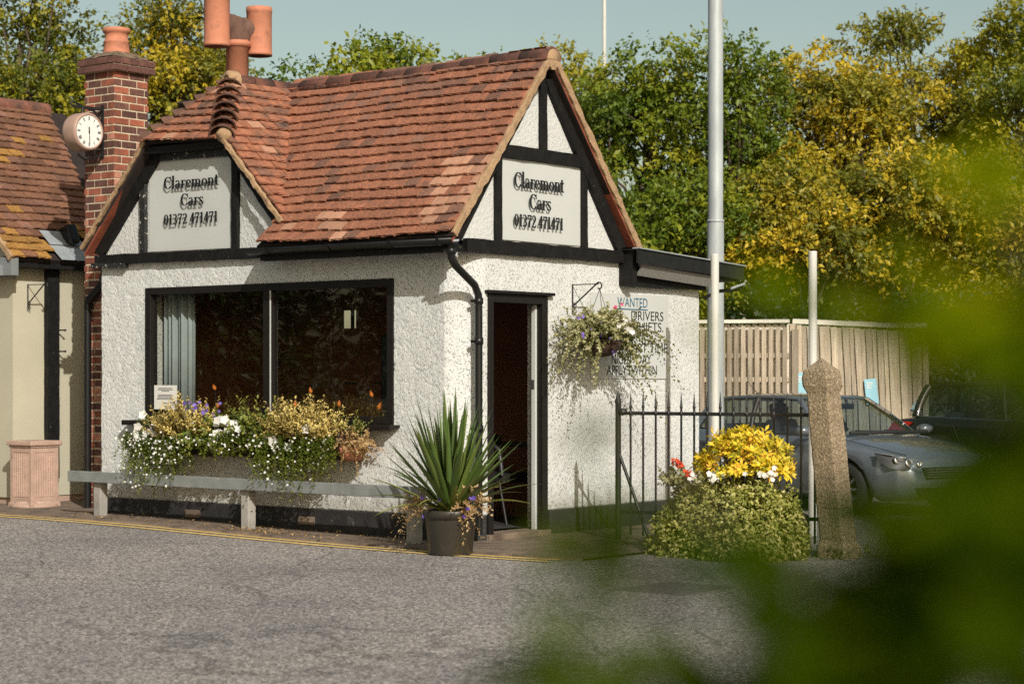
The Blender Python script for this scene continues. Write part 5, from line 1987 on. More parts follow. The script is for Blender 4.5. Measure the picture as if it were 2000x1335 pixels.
# hanging basket by the door
HB = Vector((1.68, -0.36, 1.86))
scroll_bracket('wall_bracket', 'black scroll bracket on the white wall holding the flower basket', (1.69, -0.002, 2.13), (0, -1, 0), 0.30, 0.36)
hb = thing('hanging_basket', 'round wire basket with dark liner hanging by the door', 'basket', HB)
b = MB()
b.lathe([(0.001, -0.17), (0.11, -0.15), (0.19, -0.09), (0.225, 0.0), (0.21, 0.0), (0.001, -0.02)], HB, 24)
b.build('bowl', 'coir', hb)
b = MB()
b.lathe([(0.228, -0.004), (0.233, 0.004), (0.223, 0.006), (0.228, -0.004)], HB, 28)
b.build('rim', 'iron', hb)
for k in range(3):
    a = k * 2.094 + 0.4
    b = MB()
    b.tube([HB + Vector((0.2 * math.cos(a), 0.2 * math.sin(a), 0)), Vector((1.69, -0.345, 2.37))], 0.003, 5)
    b.build('chain', 'iron', hb)
bf = thing('basket_flowers', 'silvery trailing foliage and pale flowers spilling from the hanging basket', 'plant', HB + Vector((0, 0, 0.0)))
n = 420
bp_ = np.stack([RNG.normal(HB.x, 0.15, n), RNG.normal(HB.y, 0.09, n), RNG.normal(HB.z + 0.03, 0.03, n)], 1)
dr = np.stack([RNG.normal(0.0, 0.75, n), RNG.normal(-0.15, 0.5, n), RNG.normal(0.75, 0.35, n)], 1)
ln = RNG.uniform(0.12, 0.46, n)
v, f, tn = shoots(bp_, dr, ln, 22, 0.038, 0.026, 0.95, 0.7, 0.2)
np_mesh('foliage', v, f, 'leaf_silver', bf, tint=tn, kind='stuff')
n = 46      # right-hand trails
bp_ = np.stack([RNG.normal(HB.x + 0.10, 0.08, n), RNG.normal(HB.y, 0.09, n), RNG.normal(HB.z + 0.03, 0.03, n)], 1)
dr = np.stack([RNG.uniform(0.5, 1.3, n), RNG.normal(-0.15, 0.3, n), RNG.normal(0.25, 0.3, n)], 1)
ln = RNG.uniform(0.35, 0.9, n)
v, f, tn = shoots(bp_, dr, ln, 30, 0.036, 0.025, 0.95, 1.0, 0.2, (0.0, 0.75))
np_mesh('trails', v, f, 'leaf_silver', bf, tint=tn, kind='stuff')
n = 44      # left-hand trails hang lower
bp_ = np.stack([RNG.normal(HB.x - 0.14, 0.06, n), RNG.normal(HB.y, 0.09, n), RNG.normal(HB.z + 0.03, 0.03, n)], 1)
dr = np.stack([RNG.normal(-0.9, 0.35, n), RNG.normal(0.0, 0.3, n), RNG.normal(0.2, 0.3, n)], 1)
ln = RNG.uniform(0.2, 0.55, n)
v, f, tn = shoots(bp_, dr, ln, 24, 0.034, 0.024, 0.95, 1.5, 0.2)
np_mesh('trails', v, f, 'leaf_silver', bf, tint=tn, kind='stuff')
n = 26      # hanging threads
bp_ = np.stack([RNG.normal(HB.x - 0.28, 0.14, n), RNG.normal(HB.y + 0.02, 0.09, n), RNG.normal(HB.z - 0.05, 0.04, n)], 1)
dr = np.stack([RNG.normal(-0.05, 0.15, n), RNG.normal(0, 0.12, n), np.full(n, -1.0)], 1)
v, f, tn = shoots(bp_, dr, RNG.uniform(0.15, 0.50, n), 16, 0.028, 0.02, 0.95, 0.0, 0.2)
np_mesh('trails', v, f, 'leaf_silver', bf, tint=tn, kind='stuff')
p_ = np.stack([RNG.normal(HB.x + 0.10, 0.10, 22), RNG.normal(HB.y - 0.20, 0.06, 22), RNG.normal(HB.z + 0.13, 0.05, 22)], 1)
flowers('blossom', p_, rand_dirs(22) * 0.5 + np.array([-0.9, -1, 0.4]), RNG.uniform(0.03, 0.045, 22), 'petal_white', bf, 5, 0.35)
p_ = np.stack([RNG.normal(HB.x - 0.25, 0.22, 12), RNG.normal(HB.y - 0.22, 0.06, 12), RNG.normal(HB.z + 0.12, 0.12, 12)], 1)
flowers('purple_blossom', p_, rand_dirs(12) * 0.5 + np.array([-0.9, -1, 0.4]), 0.018, 'petal_purple', bf)
p_ = np.stack([RNG.normal(HB.x - 0.02, 0.04, 3), RNG.normal(HB.y - 0.2, 0.03, 3), RNG.normal(HB.z + 0.33, 0.02, 3)], 1)
flowers('pink_blossom', p_, rand_dirs(3) * 0.5 + np.array([-0.9, -1, 0.4]), 0.02, 'petal_pink', bf)

# ------------------------------------------------------------------ iron railing
RA, RB = Vector((1.14, -0.96, 0)), Vector((1.38, -3.20, 0))
rl = thing('iron_railing', 'black iron spear railing between the white wall and the concrete post', 'railing', (RA.x, RA.y, -0.075))
dR = (RB - RA)
LR = dR.length
dn_ = dR.normalized()
for z in (1.155, 0.22):
    b = MB()
    b.beam(RA + Vector((0, 0, z)), RB + Vector((0, 0, z)), 0.010, 0.034, (0, 0, 1))
    b.build('rail', 'iron', rl, bevel=0.002)
nbar = 18
for i in range(1, nbar + 1):
    p_ = RA + dn_ * (0.135 * i)
    if (p_ - RA).length > LR:
        break
    b = MB()
    b.tube([p_ + Vector((0, 0, 0.0)), p_ + Vector((0, 0, 1.20)), p_ + Vector((0, 0, 1.215)), p_ + Vector((0, 0, 1.23)), p_ + Vector((0, 0, 1.36))], [0.011, 0.011, 0.016, 0.012, 0.002], 6)
    b.lathe([(0.009, 1.13), (0.019, 1.15), (0.019, 1.165), (0.009, 1.185)], p_, 8)
    b.build('bar', 'iron', rl)
b = MB()
b.tube([RA + Vector((0, 0, -0.1)), RA + Vector((0, 0, 1.24)), RA + Vector((0, 0, 1.26)), RA + Vector((0, 0, 1.37))], [0.028, 0.028, 0.034, 0.004], 8)
b.lathe([(0.001, 1.13), (0.04, 1.15), (0.045, 1.17), (0.03, 1.2), (0.001, 1.2)], RA + dn_ * 0.05, 8)
b.build('end_post', 'iron', rl)
b = MB()
b.tube([RA + Vector((0, 0, 0.80)), RA + dn_ * 0.33 + Vector((0.02, 0, -0.05))], 0.016, 6)
b.build('stay', 'iron', rl)

# ------------------------------------------------------------------ flower bed at the railing
bed = thing('raised_bed', 'dark raised flower bed buried under variegated trailing foliage', 'planter', (0.62, -2.65, -0.075))
b = MB()
b.box(0.28, 1.08, -3.10, -2.10, -0.1, 0.30)
b.build('planter_box', 'soil', bed, bevel=0.05)


def mound(n, c, rad, leaf, mt, parent, name='foliage', base_z=None, tint=(0, 1), wl=0.6, out=0.6, power=2.0):
    """Leaves over a superellipsoid mound, layered like shingles."""
    d = rand_dirs(n)
    d[:, 2] = np.abs(d[:, 2])
    m_ = (np.abs(d[:, 0]) ** power + np.abs(d[:, 1]) ** power + np.abs(d[:, 2]) ** power) ** (-1 / power)
    bump = 0.90 + 0.13 * np.sin(d[:, 0] * 9 + 1) * np.sin(d[:, 1] * 8 + 2) + 0.07 * np.sin(d[:, 0] * 21 + d[:, 2] * 17) * np.sin(d[:, 1] * 19 + 1) + RNG.uniform(-0.16, 0.06, n)
    P = np.array(c) + d * (m_ * bump)[:, None] * np.array(rad)
    nr = unit(d / np.array(rad) + RNG.normal(0, 0.7, (n, 3)))
    tip = unit(np.cross(nr, rand_dirs(n)) + np.array([0, 0, -0.5]) + d * out)
    L = leaf * RNG.uniform(0.7, 1.3, n)
    v, f = leaf_arrays(P, tip, nr, L, L * wl)
    cl = 0.5 + 0.5 * np.sin(d[:, 0] * 14 + 3) * np.sin(d[:, 1] * 13 + d[:, 2] * 9)
    tn = tint[0] + (tint[1] - tint[0]) * np.clip(0.35 * cl + 0.65 * RNG.random(n), 0, 1)
    return np_mesh(name, v, f, mt, parent, tint=np.repeat(tn, 2), kind='stuff')


iv = thing('variegated_ivy', 'cream and green trailing ivy draped over the flower bed', 'plant', (0.5, -2.6, 0))
mound(9000, (0.60, -2.30, -0.10), (0.52, 0.46, 0.74), 0.040, 'leaf_varieg', iv, power=2.05)
mound(10000, (0.52, -2.86, -0.12), (0.56, 0.46, 0.76), 0.040, 'leaf_varieg', iv, power=2.05)
mound(9000, (0.55, -2.58, -0.1), (0.46, 0.66, 0.70), 0.040, 'leaf_varieg', iv, power=2.05)
chy = thing('golden_choisya', 'bright yellow leaved shrub rising above the trailing ivy', 'shrub', (0.62, -2.68, 0.5))
n = 270
d_ = rand_dirs(n)
d_[:, 2] = np.abs(d_[:, 2]) * 1.1 - 0.12
d_ = unit(d_)
tips = np.array((0.62, -2.70, 0.70)) + d_ * np.array((0.34, 0.46, 0.36)) * RNG.uniform(0.8, 1.05, (n, 1))
rows = []
k = 9
ang = np.tile(np.arange(k) * 2 * math.pi / k, (n, 1)) + RNG.uniform(0, 6.28, (n, 1))
ax = unit(d_ + RNG.normal(0, 0.25, (n, 3)) + np.array([0, 0, 0.35]))
u_ = unit(np.cross(ax, rand_dirs(n)))
w_ = np.cross(ax, u_)
radial = u_[:, None, :] * np.cos(ang)[:, :, None] + w_[:, None, :] * np.sin(ang)[:, :, None]
lift_ = RNG.uniform(0.0, 0.9, (n, k, 1))
tipd = unit(radial + ax[:, None, :] * lift_)
nr = unit(ax[:, None, :] - radial * lift_)
P = tips[:, None, :] + radial * 0.006 - ax[:, None, :] * RNG.uniform(0, 0.05, (n, k, 1))
L = RNG.uniform(0.05, 0.09, (n, k))
v, f = leaf_arrays(P.reshape(-1, 3), tipd.reshape(-1, 3), nr.reshape(-1, 3), L.ravel(), L.ravel() * 0.36, 0.2, 0.55)
tn = np.clip(RNG.normal(0.45, 0.2, (n, 1)) + RNG.normal(0.0, 0.2, (n, k)), 0, 1)
np_mesh('foliage', v, f, 'leaf_choisya', chy, tint=np.repeat(tn.ravel(), 2), kind='stuff')
b = MB()
for i in range(40):
    q = Vector(tips[i])
    b.tube([(0.62, -2.68, 0.40), Vector((0.62, -2.68, 0.55)).lerp(q, 0.5), q], [0.009, 0.006, 0.003], 5, False)
b.build('stems', 'bark', chy, recalc=False, kind='stuff')
gr = thing('red_geranium', 'red geranium flowers at the left edge of the yellow shrub', 'flowers', (0.30, -2.28, 0.55))
p_ = np.concatenate([np.stack([RNG.normal(0.22, 0.025, 26), RNG.normal(-2.26, 0.03, 26), RNG.normal(0.735, 0.02, 26)], 1),
                     np.stack([RNG.normal(0.22, 0.02, 12), RNG.normal(-2.36, 0.02, 12), RNG.normal(0.655, 0.02, 12)], 1)])
flowers('blossom', p_, rand_dirs(len(p_)) + np.array([-0.8, -0.8, 0.6]), 0.019, 'petal_red', gr)
n = 40
bp_ = np.stack([RNG.normal(0.30, 0.06, n), RNG.normal(-2.26, 0.10, n), RNG.normal(0.56, 0.02, n)], 1)
v, f, tn = shoots(bp_, RNG.normal(0, 0.6, (n, 3)) + np.array([0, 0, 0.7]), RNG.uniform(0.05, 0.16, n), 8, 0.05, 0.045, 0.9, 0.3)
np_mesh('foliage', v, f, 'leaf_silver', gr, tint=tn, kind='stuff')
wb = thing('white_bedding', 'white flowers at the right edge of the yellow shrub', 'flowers', (0.5, -3.0, 0.55))
p_ = np.concatenate([np.stack([RNG.normal(0.40, 0.05, 18), RNG.normal(-3.05, 0.07, 18), RNG.normal(0.66, 0.02, 18)], 1),
                     np.stack([RNG.normal(0.22, 0.03, 6), RNG.normal(-2.62, 0.03, 6), RNG.normal(0.62, 0.02, 6)], 1),
                     np.stack([RNG.normal(0.24, 0.03, 6), RNG.normal(-2.40, 0.03, 6), RNG.normal(0.60, 0.02, 6)], 1)])
flowers('blossom', p_, rand_dirs(len(p_)) * 0.5 + np.array([-0.8, -0.8, 0.6]), RNG.uniform(0.022, 0.035, len(p_)), 'petal_white', wb)

# ------------------------------------------------------------------ leaning concrete post, poles
cpo = MB()
CX, CY = 1.02, -3.42
top = Vector((-0.10, 0.14, 1.76))      # lean of the head relative to the foot


def cring(t, s, ch):
    c = Vector((CX, CY, -0.12)) + top * t
    pts = []
    for (a, b_) in ((-1, -1), (1, -1), (1, 1), (-1, 1)):
        for (k, l) in ((1, 0), (0, 1)):
            pass
    o = [(-s + ch, -s), (s - ch, -s), (s, -s + ch), (s, s - ch), (s - ch, s), (-s + ch, s), (-s, s - ch), (-s, -s + ch)]
    return [c + Vector((x + random.uniform(-0.004, 0.004), y + random.uniform(-0.004, 0.004), 0)) for x, y in o]


rings = []
NR = 26
for i in range(NR):
    t = i / (NR - 1)
    s_ = 0.150 if t < 0.12 else 0.125 - 0.012 * t
    if t > 0.90:
        s_ = 0.135 if t < 0.985 else 0.125
    rings.append(cring(t * 0.95, s_, 0.022))
vs = [p for r_ in rings for p in r_]
fs = []
for i in range(NR - 1):
    for k in range(8):
        fs.append((8 * i + k, 8 * i + (k + 1) % 8, 8 * i + 8 + (k + 1) % 8, 8 * i + 8 + k))
apex = Vector((CX, CY, -0.12)) + top * 0.95 + Vector((0, 0, 0.115))
vs.append(apex)
for k in range(8):
    fs.append((8 * (NR - 1) + k, 8 * (NR - 1) + (k + 1) % 8, len(vs) - 1))
cpo.add(vs, fs)
cpost = cpo.build('concrete_post', 'concrete', origin=(CX, CY, -0.1), bevel=0.003)
cpost.location = (CX, CY, -0.1)
tag(cpost, 'stout leaning concrete post with a pointed head at the end of the railing', 'post')


def pole(name, label, x, y, r, z1, mt, cat='pole', group=None, cap=True, seam=None):
    t = thing(name, label, cat, (x, y, -0.1), group=group)
    b = MB()
    if seam:
        b.tube([(x, y, -0.1), (x, y, seam)], r, 24)
        b.tube([(x, y, seam), (x, y, z1)], r * 0.9, 24)
    else:
        b.tube([(x, y, -0.1), (x, y, z1)], r, 20)
    b.build('shaft', mt, t)
    if seam:
        b = MB()
        b.lathe([(r * 0.9, seam - 0.02), (r * 1.05, seam - 0.015), (r * 1.05, seam + 0.015), (r * 0.9, seam + 0.02)], (x, y, 0), 24)
        b.build('joint_ring', mt, t)
    else:
        b = MB()
        b.lathe([(r * 1.01, z1 - 0.01), (r * 1.01, z1 + 0.002), (r * 0.9, z1 + 0.006), (0.001, z1 + 0.006)], (x, y, 0), 20)
        b.build('cap', mt, t)
    return t


pole('white_pole', 'white painted metal pole in front of the grey lamp post', 2.74, -1.02, 0.042, 2.735, 'white_pole', group='white poles')
pole('white_pole', 'white painted metal pole rising behind the leaning concrete post', 3.02, -1.99, 0.042, 2.74, 'white_pole', group='white poles')
lp = pole('lamp_post', 'tall grey galvanised lamp post behind the end of the lean-to roof', 5.50, 0.745, 0.098, 9.5, 'galv', 'lamp post', seam=3.32)
b = MB()
b.tube([(5.5, 0.745, 9.4), (5.0, 0.3, 9.6), (4.4, -0.1, 9.62)], 0.05, 10)
b.build('arm', 'galv', lp)
b = MB()
b.lathe([(0.001, -0.06), (0.13, -0.05), (0.15, 0.0), (0.1, 0.05), (0.001, 0.06)], (4.2, -0.2, 9.6), 14)
b.build('lantern', 'galv', lp)
fp = pole('flag_mast', 'thin white mast far behind the trees', 33.93, 22.87, 0.055, 26, 'white_pole')

# ------------------------------------------------------------------ fence behind the car park
VF = Vector((math.cos(R(38.4)), math.sin(R(38.4)), 0))      # direction of view and its right-hand side, on plan
VR = Vector((math.sin(R(38.4)), -math.cos(R(38.4)), 0))
FA, FB = Vector((10.857, 4.653, 0)), Vector((11.348, 3.229, 0))
fz = 2.30
fn = thing('slatted_fence', 'weathered hit-and-miss timber fence behind the grey car', 'fence', (FA.x, FA.y, -0.1))
dF = (FB - FA).normalized()
nF = Vector((dF.y, -dF.x, 0))
if nF.dot(Vector((-1, -1, 0))) < 0:
    nF = -nF
LF = (FB - FA).length
i = 0
u = 0.0
while u < LF:
    b = MB()
    c_ = FA + dF * u + nF * 0.035
    b.beam(c_ + Vector((0, 0, 0.1)), c_ + Vector((0, 0, fz - 0.06 + random.uniform(-0.01, 0.01))), 0.066, 0.02, nF, 6, 0.002)
    b.build('slat', 'fence_wood', fn)
    b = MB()
    c_ = FA + dF * (u + 0.052) - nF * 0.035
    b.beam(c_ + Vector((0, 0, 0.1)), c_ + Vector((0, 0, fz - 0.02)), 0.075, 0.02, nF, 2, 0.001)
    b.build('slat', 'fence_pale', fn)
    u += 0.104
for z in (0.9, 1.46, 1.815):
    b = MB()
    b.beam(FA + Vector((0, 0, z)), FB + Vector((0, 0, z)), 0.045, 0.07, (0, 0, 1))
    b.build('rail', 'fence_wood', fn)
b = MB()
b.beam(FA + Vector((0, 0, fz + 0.02)), FB + Vector((0, 0, fz + 0.02)), 0.12, 0.05, (0, 0, 1))
b.build('capping', 'fence_rail', fn)
b = MB()
b.beam(FB + dF * 0.10 + Vector((0, 0, 0)), FB + dF * 0.10 + Vector((0, 0, fz - 0.1)), 0.09, 0.09, nF)
b.build('post', 'fence_wood', fn)

GA, GB = Vector((11.385, 3.182, 0)), Vector((12.52, 1.587, 0))
f2 = thing('board_fence', 'leaning close-boarded timber fence behind the windscreen of the grey car', 'fence', (GA.x, GA.y, -0.1))
dG = (GB - GA).normalized()
nG = Vector((dG.y, -dG.x, 0))
if nG.dot(Vector((-1, -1, 0))) < 0:
    nG = -nG
LG = (GB - GA).length
u = 0.0
i = 0
while u < LG:
    w_ = random.uniform(0.072, 0.092)
    t = u / LG
    lean = 0.10 * math.sin(t * 3.0) + random.uniform(-0.012, 0.012)
    ztop = 2.27 - 0.12 * t + random.uniform(-0.012, 0.012)
    b = MB()
    c_ = GA + dG * u + nG * (0.030 * (i % 2))
    b.beam(c_ + dG * lean + Vector((0, 0, 0.0)), c_ + Vector((0, 0, ztop)), w_ * 0.98, 0.016, nG, 8, 0.003)
    b.build('board', 'fence_wood', f2)
    u += w_ * 1.02
    i += 1
for z in (0.5, 1.5):
    b = MB()
    b.beam(GA - nG * 0.04 + Vector((0, 0, z)), GB - nG * 0.04 + Vector((0, 0, z - 0.15)), 0.05, 0.08, (0, 0, 1))
    b.build('rail', 'fence_wood', f2)
b = MB()
b.beam(GA - nG * 0.07 + Vector((0, 0, 2.32)), GB - nG * 0.07 + Vector((0, 0, 2.24)), 0.05, 0.07, (0, 0, 1))
b.build('capping', 'fence_rail', f2)
for nm, p_, w_, z0, z1, lab in (('fence_notice', GA + dG * 0.10, 0.18, 1.22, 1.56, 'pale blue notice pinned on the fence left of the concrete post'),
                                ('fence_notice', GA + dG * 1.12, 0.18, 1.10, 1.47, 'pale blue notice pinned on the leaning fence above the windscreen')):
    t = thing(nm, lab, 'notice', p_ + nG * 0.05 + Vector((0, 0, z0)), group='blue fence notices')
    b = MB()
    b.beam(p_ + nG * 0.05 + Vector((0, 0, z0)) + dG * 0.04, p_ + nG * 0.05 + Vector((0, 0, z1)), w_, 0.006, nG)
    b.build('sheet', 'blue_paper', t)
    for k in range(3):
        b = MB()
        zz = z1 - 0.06 - 0.035 * k
        b.beam(p_ + nG * 0.055 + dG * -0.05 + Vector((0, 0, zz)), p_ + nG * 0.055 + dG * (0.04 - 0.01 * k) + Vector((0, 0, zz)), 0.004, 0.014, (0, 0, 1))
        b.build('print_line', 'paper', t)


# ------------------------------------------------------------------ cars
def make_car(name, label, loc, heading, paint, scale=(1, 1, 1), estate=False):
    """Hatchback: x forward, y left. Body sides and bonnet lofted from stations; glasshouse lofted from belt to roof."""
    t = thing(name, label, 'car', loc, heading, 'parked cars')
    t.scale = scale

    def part(b, nm, mt, par=t, **kw):
        o = b.build(nm, mt, par, origin=(0, 0, 0), **kw)
        return o
    # stations: x, half width at waist, underside z, top z at the centre, top z at the edge
    st = [(2.14, 0.30, 0.34, 0.62, 0.60), (2.10, 0.58, 0.24, 0.70, 0.66), (2.0, 0.74, 0.20, 0.76, 0.71), (1.8, 0.83, 0.19, 0.83, 0.765), (1.5, 0.88, 0.19, 0.90, 0.835),
          (1.2, 0.895, 0.19, 0.95, 0.885), (0.95, 0.90, 0.19, 0.975, 0.915), (0.5, 0.90, 0.19, 0.98, 0.935), (0.0, 0.90, 0.19, 0.98, 0.95), (-0.6, 0.90, 0.19, 0.985, 0.965),
          (-1.2, 0.895, 0.20, 0.99, 0.98), (-1.6, 0.88, 0.22, 0.99, 0.985), (-1.9, 0.84, 0.26, 0.97, 0.965), (-2.05, 0.76, 0.30, 0.90, 0.88), (-2.12, 0.60, 0.36, 0.82, 0.80)]
    prof = lambda w, b0, tc, te: [(0, b0), (w * 0.80, b0), (w * 0.955, b0 + 0.07), (w * 0.99, 0.40 if b0 < 0.3 else b0 + 0.1), (w, 0.56), (w * 0.985, te - 0.10), (w * 0.955, te - 0.035), (w * 0.90, te), (w * 0.60, (te + tc) / 2 + 0.012), (w * 0.3, tc), (0, tc)]
    wheels = ((1.28, 0.335), (-1.33, 0.335))
    fine = []
    for i in range(len(st) - 1):
        for k in range(5):
            a = k / 5
            fine.append(tuple(st[i][j] * (1 - a) + st[i + 1][j] * a for j in range(5)))
    fine.append(st[-1])
    b = MB()
    vs, fs = [], []
    m = 11
    for s_ in fine:
        pr0 = prof(*s_[1:])
        arch = 0
        for (wx, wz) in wheels:
            dx = s_[0] - wx
            if abs(dx) < 0.37:
                arch = max(arch, wz + math.sqrt(0.37 ** 2 - dx * dx))
        P_ = []
        for j, (y, z) in enumerate(pr0):
            if arch and 1 <= j <= 4:
                z = max(z, arch if j > 1 else arch)
                z = min(z, s_[4] - 0.11)
            P_.append((y, z))
        vs += [(s_[0], y, z) for y, z in P_]
        vs += [(s_[0], -y, z) for y, z in P_]
    n_ = len(fine)
    for i in range(n_ - 1):
        for sd in (0, 1):
            o = i * 2 * m + sd * m
            for j in range(m - 1):
                q = (o + j, o + j + 1, o + 2 * m + j + 1, o + 2 * m + j)
                fs.append(q)
    o = 0
    fs.append(tuple(range(m)) + tuple(range(2 * m - 1, m - 1, -1)))
    o = (n_ - 1) * 2 * m
    fs.append(tuple(o + k for k in range(m)) + tuple(o + k for k in range(2 * m - 1, m - 1, -1)))
    b.add(vs, fs, True)
    body = part(b, 'body', paint)
    # glasshouse loops, right half: front centre .. rear centre
    rl_ = -0.18 if estate else 0.0
    belt = [(1.12, 0.0, 0.965), (1.08, 0.34, 0.962), (0.96, 0.60, 0.95), (0.78, 0.74, 0.93), (0.22, 0.775, 0.945), (-0.50, 0.785, 0.955), (-1.25, 0.765, 0.98), (-1.72, 0.68, 1.0), (-1.95, 0.42, 1.0), (-2.0, 0, 1.0)]
    top_ = [(0.30, 0.0, 1.415), (0.285, 0.28, 1.41), (0.23, 0.46, 1.395), (0.13, 0.54, 1.38), (-0.12, 0.565, 1.40), (-0.60, 0.575, 1.405), (-1.15, 0.56, 1.39), (-1.45 + rl_, 0.50, 1.37), (-1.56 + rl_, 0.33, 1.365), (-1.60 + rl_, 0, 1.365)]

    def lerp3(a, c, u):
        q = [a[k] * (1 - u) + c[k] * u for k in range(3)]
        bul = math.sin(u * math.pi) * 0.022
        l = math.hypot(q[0] + 0.4, q[1] * 2) or 1
        q[0] += bul * (q[0] + 0.4) / l * 1.2
        q[1] += bul * (2 * q[1]) / l
        return tuple(q)

    def panel(idx, nm, mt, sd, par):
        b = MB()
        vs, fs = [], []
        V_ = 6
        for j in range(V_ + 1):
            for i in idx:
                x, y, z = lerp3(belt[i], top_[i], j / V_)
                vs.append((x, y * sd, z))
        k = len(idx)
        for j in range(V_):
            for i in range(k - 1):
                fs.append((j * k + i, j * k + i + 1, (j + 1) * k + i + 1, (j + 1) * k + i))
        b.add(vs, fs, True)
        return part(b, nm, mt, par, recalc=False)
    b = MB()
    vs, fs = [], []
    full = [0, 1, 2, 3]
    V_ = 6
    ids = [(i, -1) for i in (3, 2, 1)] + [(i, 1) for i in (0, 1, 2, 3)]
    for j in range(V_ + 1):
        for i, sd in ids:
            x, y, z = lerp3(belt[i], top_[i], j / V_)
            vs.append((x, y * sd, z))
    k = len(ids)
    for j in range(V_):
        for i in range(k - 1):
            fs.append((j * k + i, j * k + i + 1, (j + 1) * k + i + 1, (j + 1) * k + i))
    b.add(vs, fs, True)
    part(b, 'windscreen', 'glass_car', recalc=False)
    for sd in (-1, 1):
        panel([3, 4, 5], 'side_window', 'glass_car', sd, t)
        panel([5, 6, 7], 'side_window', 'glass_car', sd, t)
    b = MB()
    vs, fs = [], []
    ids = [(i, -1) for i in (7, 8)] + [(i, 1) for i in (9, 8, 7)]
    for j in range(V_ + 1):
        for i, sd in ids:
            x, y, z = lerp3(belt[i], top_[i], j / V_)
            vs.append((x, y * sd, z))
    k = len(ids)
    for j in range(V_):
        for i in range(k - 1):
            fs.append((j * k + i, j * k + i + 1, (j + 1) * k + i + 1, (j + 1) * k + i))
    b.add(vs, fs, True)
    part(b, 'rear_window', 'glass_car', recalc=False)
    # pillars and roof
    for sd in (-1, 1):
        for i, r_, mt in ((3, 0.036, paint), (5, 0.030, 'trim'), (7, 0.055, paint)):
            b = MB()
            pts = [lerp3(belt[i], top_[i], u / 6) for u in range(7)]
            pts = [(x, y * sd, z) for x, y, z in pts]
            b.tube(pts, [r_ * 1.15] + [r_] * 6, 8)
            part(b, 'pillar', mt)
        b = MB()
        b.tube([(top_[i][0], top_[i][1] * sd, top_[i][2] + 0.004) for i in (3, 4, 5, 6, 7)], 0.026, 8)
        part(b, 'roof_rail', paint)
        b = MB()
        b.tube([(belt[i][0], (belt[i][1] + 0.025) * sd, belt[i][2] + 0.005) for i in (3, 4, 5, 6, 7)], 0.013, 6)
        part(b, 'window_trim', 'chrome' if paint == 'car_black' else 'trim')
    b = MB()
    vs, fs = [], []
    lines = top_
    Wn = 9
    for (x, y, z) in lines[0:1]:
        pass
    xs = [lines[0][0] + 0.0, lines[3][0], lines[4][0], lines[5][0], lines[6][0], lines[7][0], lines[9][0]]
    hw = [0.50, 0.545, 0.57, 0.58, 0.565, 0.505, 0.42]
    zc = [1.415, 1.435, 1.455, 1.46, 1.445, 1.42, 1.375]
    ze = [1.395, 1.385, 1.402, 1.408, 1.393, 1.375, 1.36]
    for i in range(len(xs)):
        for k in range(Wn):
            u = k / (Wn - 1) * 2 - 1
            xf = xs[i] - (0.17 * abs(u) ** 2.2 if i == 0 else 0) + (0.1 * abs(u) ** 3 if i == len(xs) - 1 else 0)
            vs.append((xf, hw[i] * u, zc[i] - (zc[i] - ze[i]) * abs(u) ** 2.4))
    for i in range(len(xs) - 1):
        for k in range(Wn - 1):
            fs.append((i * Wn + k, i * Wn + k + 1, (i + 1) * Wn + k + 1, (i + 1) * Wn + k))
    b.add(vs, fs, True)
    ro = part(b, 'roof', paint, recalc=False)
    so = ro.modifiers.new('thick', 'SOLIDIFY')
    so.thickness = 0.03
    b = MB()
    b.tube([(-1.3, 0, 1.43), (-1.52, 0, 1.62)], [0.006, 0.003], 6)
    b.lathe([(0.03, 0), (0.02, 0.03), (0.001, 0.035)], (-1.3, 0, 1.425), 8)
    part(b, 'antenna', 'trim')
    b = MB()
    b.tube([(1.10, -0.62, 0.985), (1.17, -0.3, 0.99), (1.19, 0, 0.99), (1.17, 0.3, 0.99), (1.10, 0.62, 0.985)], 0.022, 6)
    part(b, 'scuttle', 'trim')
    for a in (-0.1, 0.35):
        b = MB()
        b.tube([(1.15, a, 1.0), (1.12, a - 0.45, 1.01)], 0.009, 5)
        part(b, 'wiper', 'trim')
    # lamps
    for sd in (-1, 1):
        hl = [(2.075, 0.40, 0.665), (2.035, 0.60, 0.705), (1.93, 0.75, 0.745), (1.74, 0.845, 0.775), (1.82, 0.86, 0.685), (1.95, 0.815, 0.60), (2.05, 0.67, 0.565), (2.095, 0.48, 0.585)]
        b = MB()
        vs = [(x + 0.012, y * sd * 1.012, z) for x, y, z in hl]
        ctr = Vector((2.03, 0.66 * sd, 0.68)) + Vector((0.03, 0.02 * sd, 0))
        b.add(vs + [tuple(ctr)], [(i, (i + 1) % 8, 8) for i in range(8)], True)
        h_ = part(b, 'headlight', 'trim', recalc=False)
        for cx, cy, cz, rr in ((2.03, 0.61, 0.655, 0.062), (1.965, 0.725, 0.685, 0.056), (2.07, 0.49, 0.635, 0.04)):
            b = MB()
            b.lathe([(rr, 0.02), (rr * 0.8, 0.045), (rr * 0.5, 0.02), (0.001, 0.015)], (cx + 0.02, cy * sd, cz), 14, mtx=Matrix.Rotation(R(72), 4, 'Y') if sd else None)
            part(b, 'bulb_ring', 'chrome', h_)
        b = MB()
        b.tube([(x + 0.02, y * sd * 1.015, z) for x, y, z in hl[:4]], 0.008, 5)
        part(b, 'lamp_strip', 'chrome', h_)
        b = MB()
        b.prism([(-2.06, 0.80), (-1.95, 0.95), (-1.70, 0.93), (-1.85, 0.80)], 0.76 * sd, 0.875 * sd, 'y')
        part(b, 'tail_light', 'red_lamp', bevel=0.01)
        # mirror
        b = MB()
        b.lathe([(0.001, -0.10), (0.06, -0.085), (0.085, 0.0), (0.07, 0.07), (0.001, 0.095)], (0.70, 0.98 * sd, 1.01), 12, mtx=Matrix.Rotation(R(90), 4, 'X') @ Matrix.Scale(0.75, 4, (0, 1, 0)))
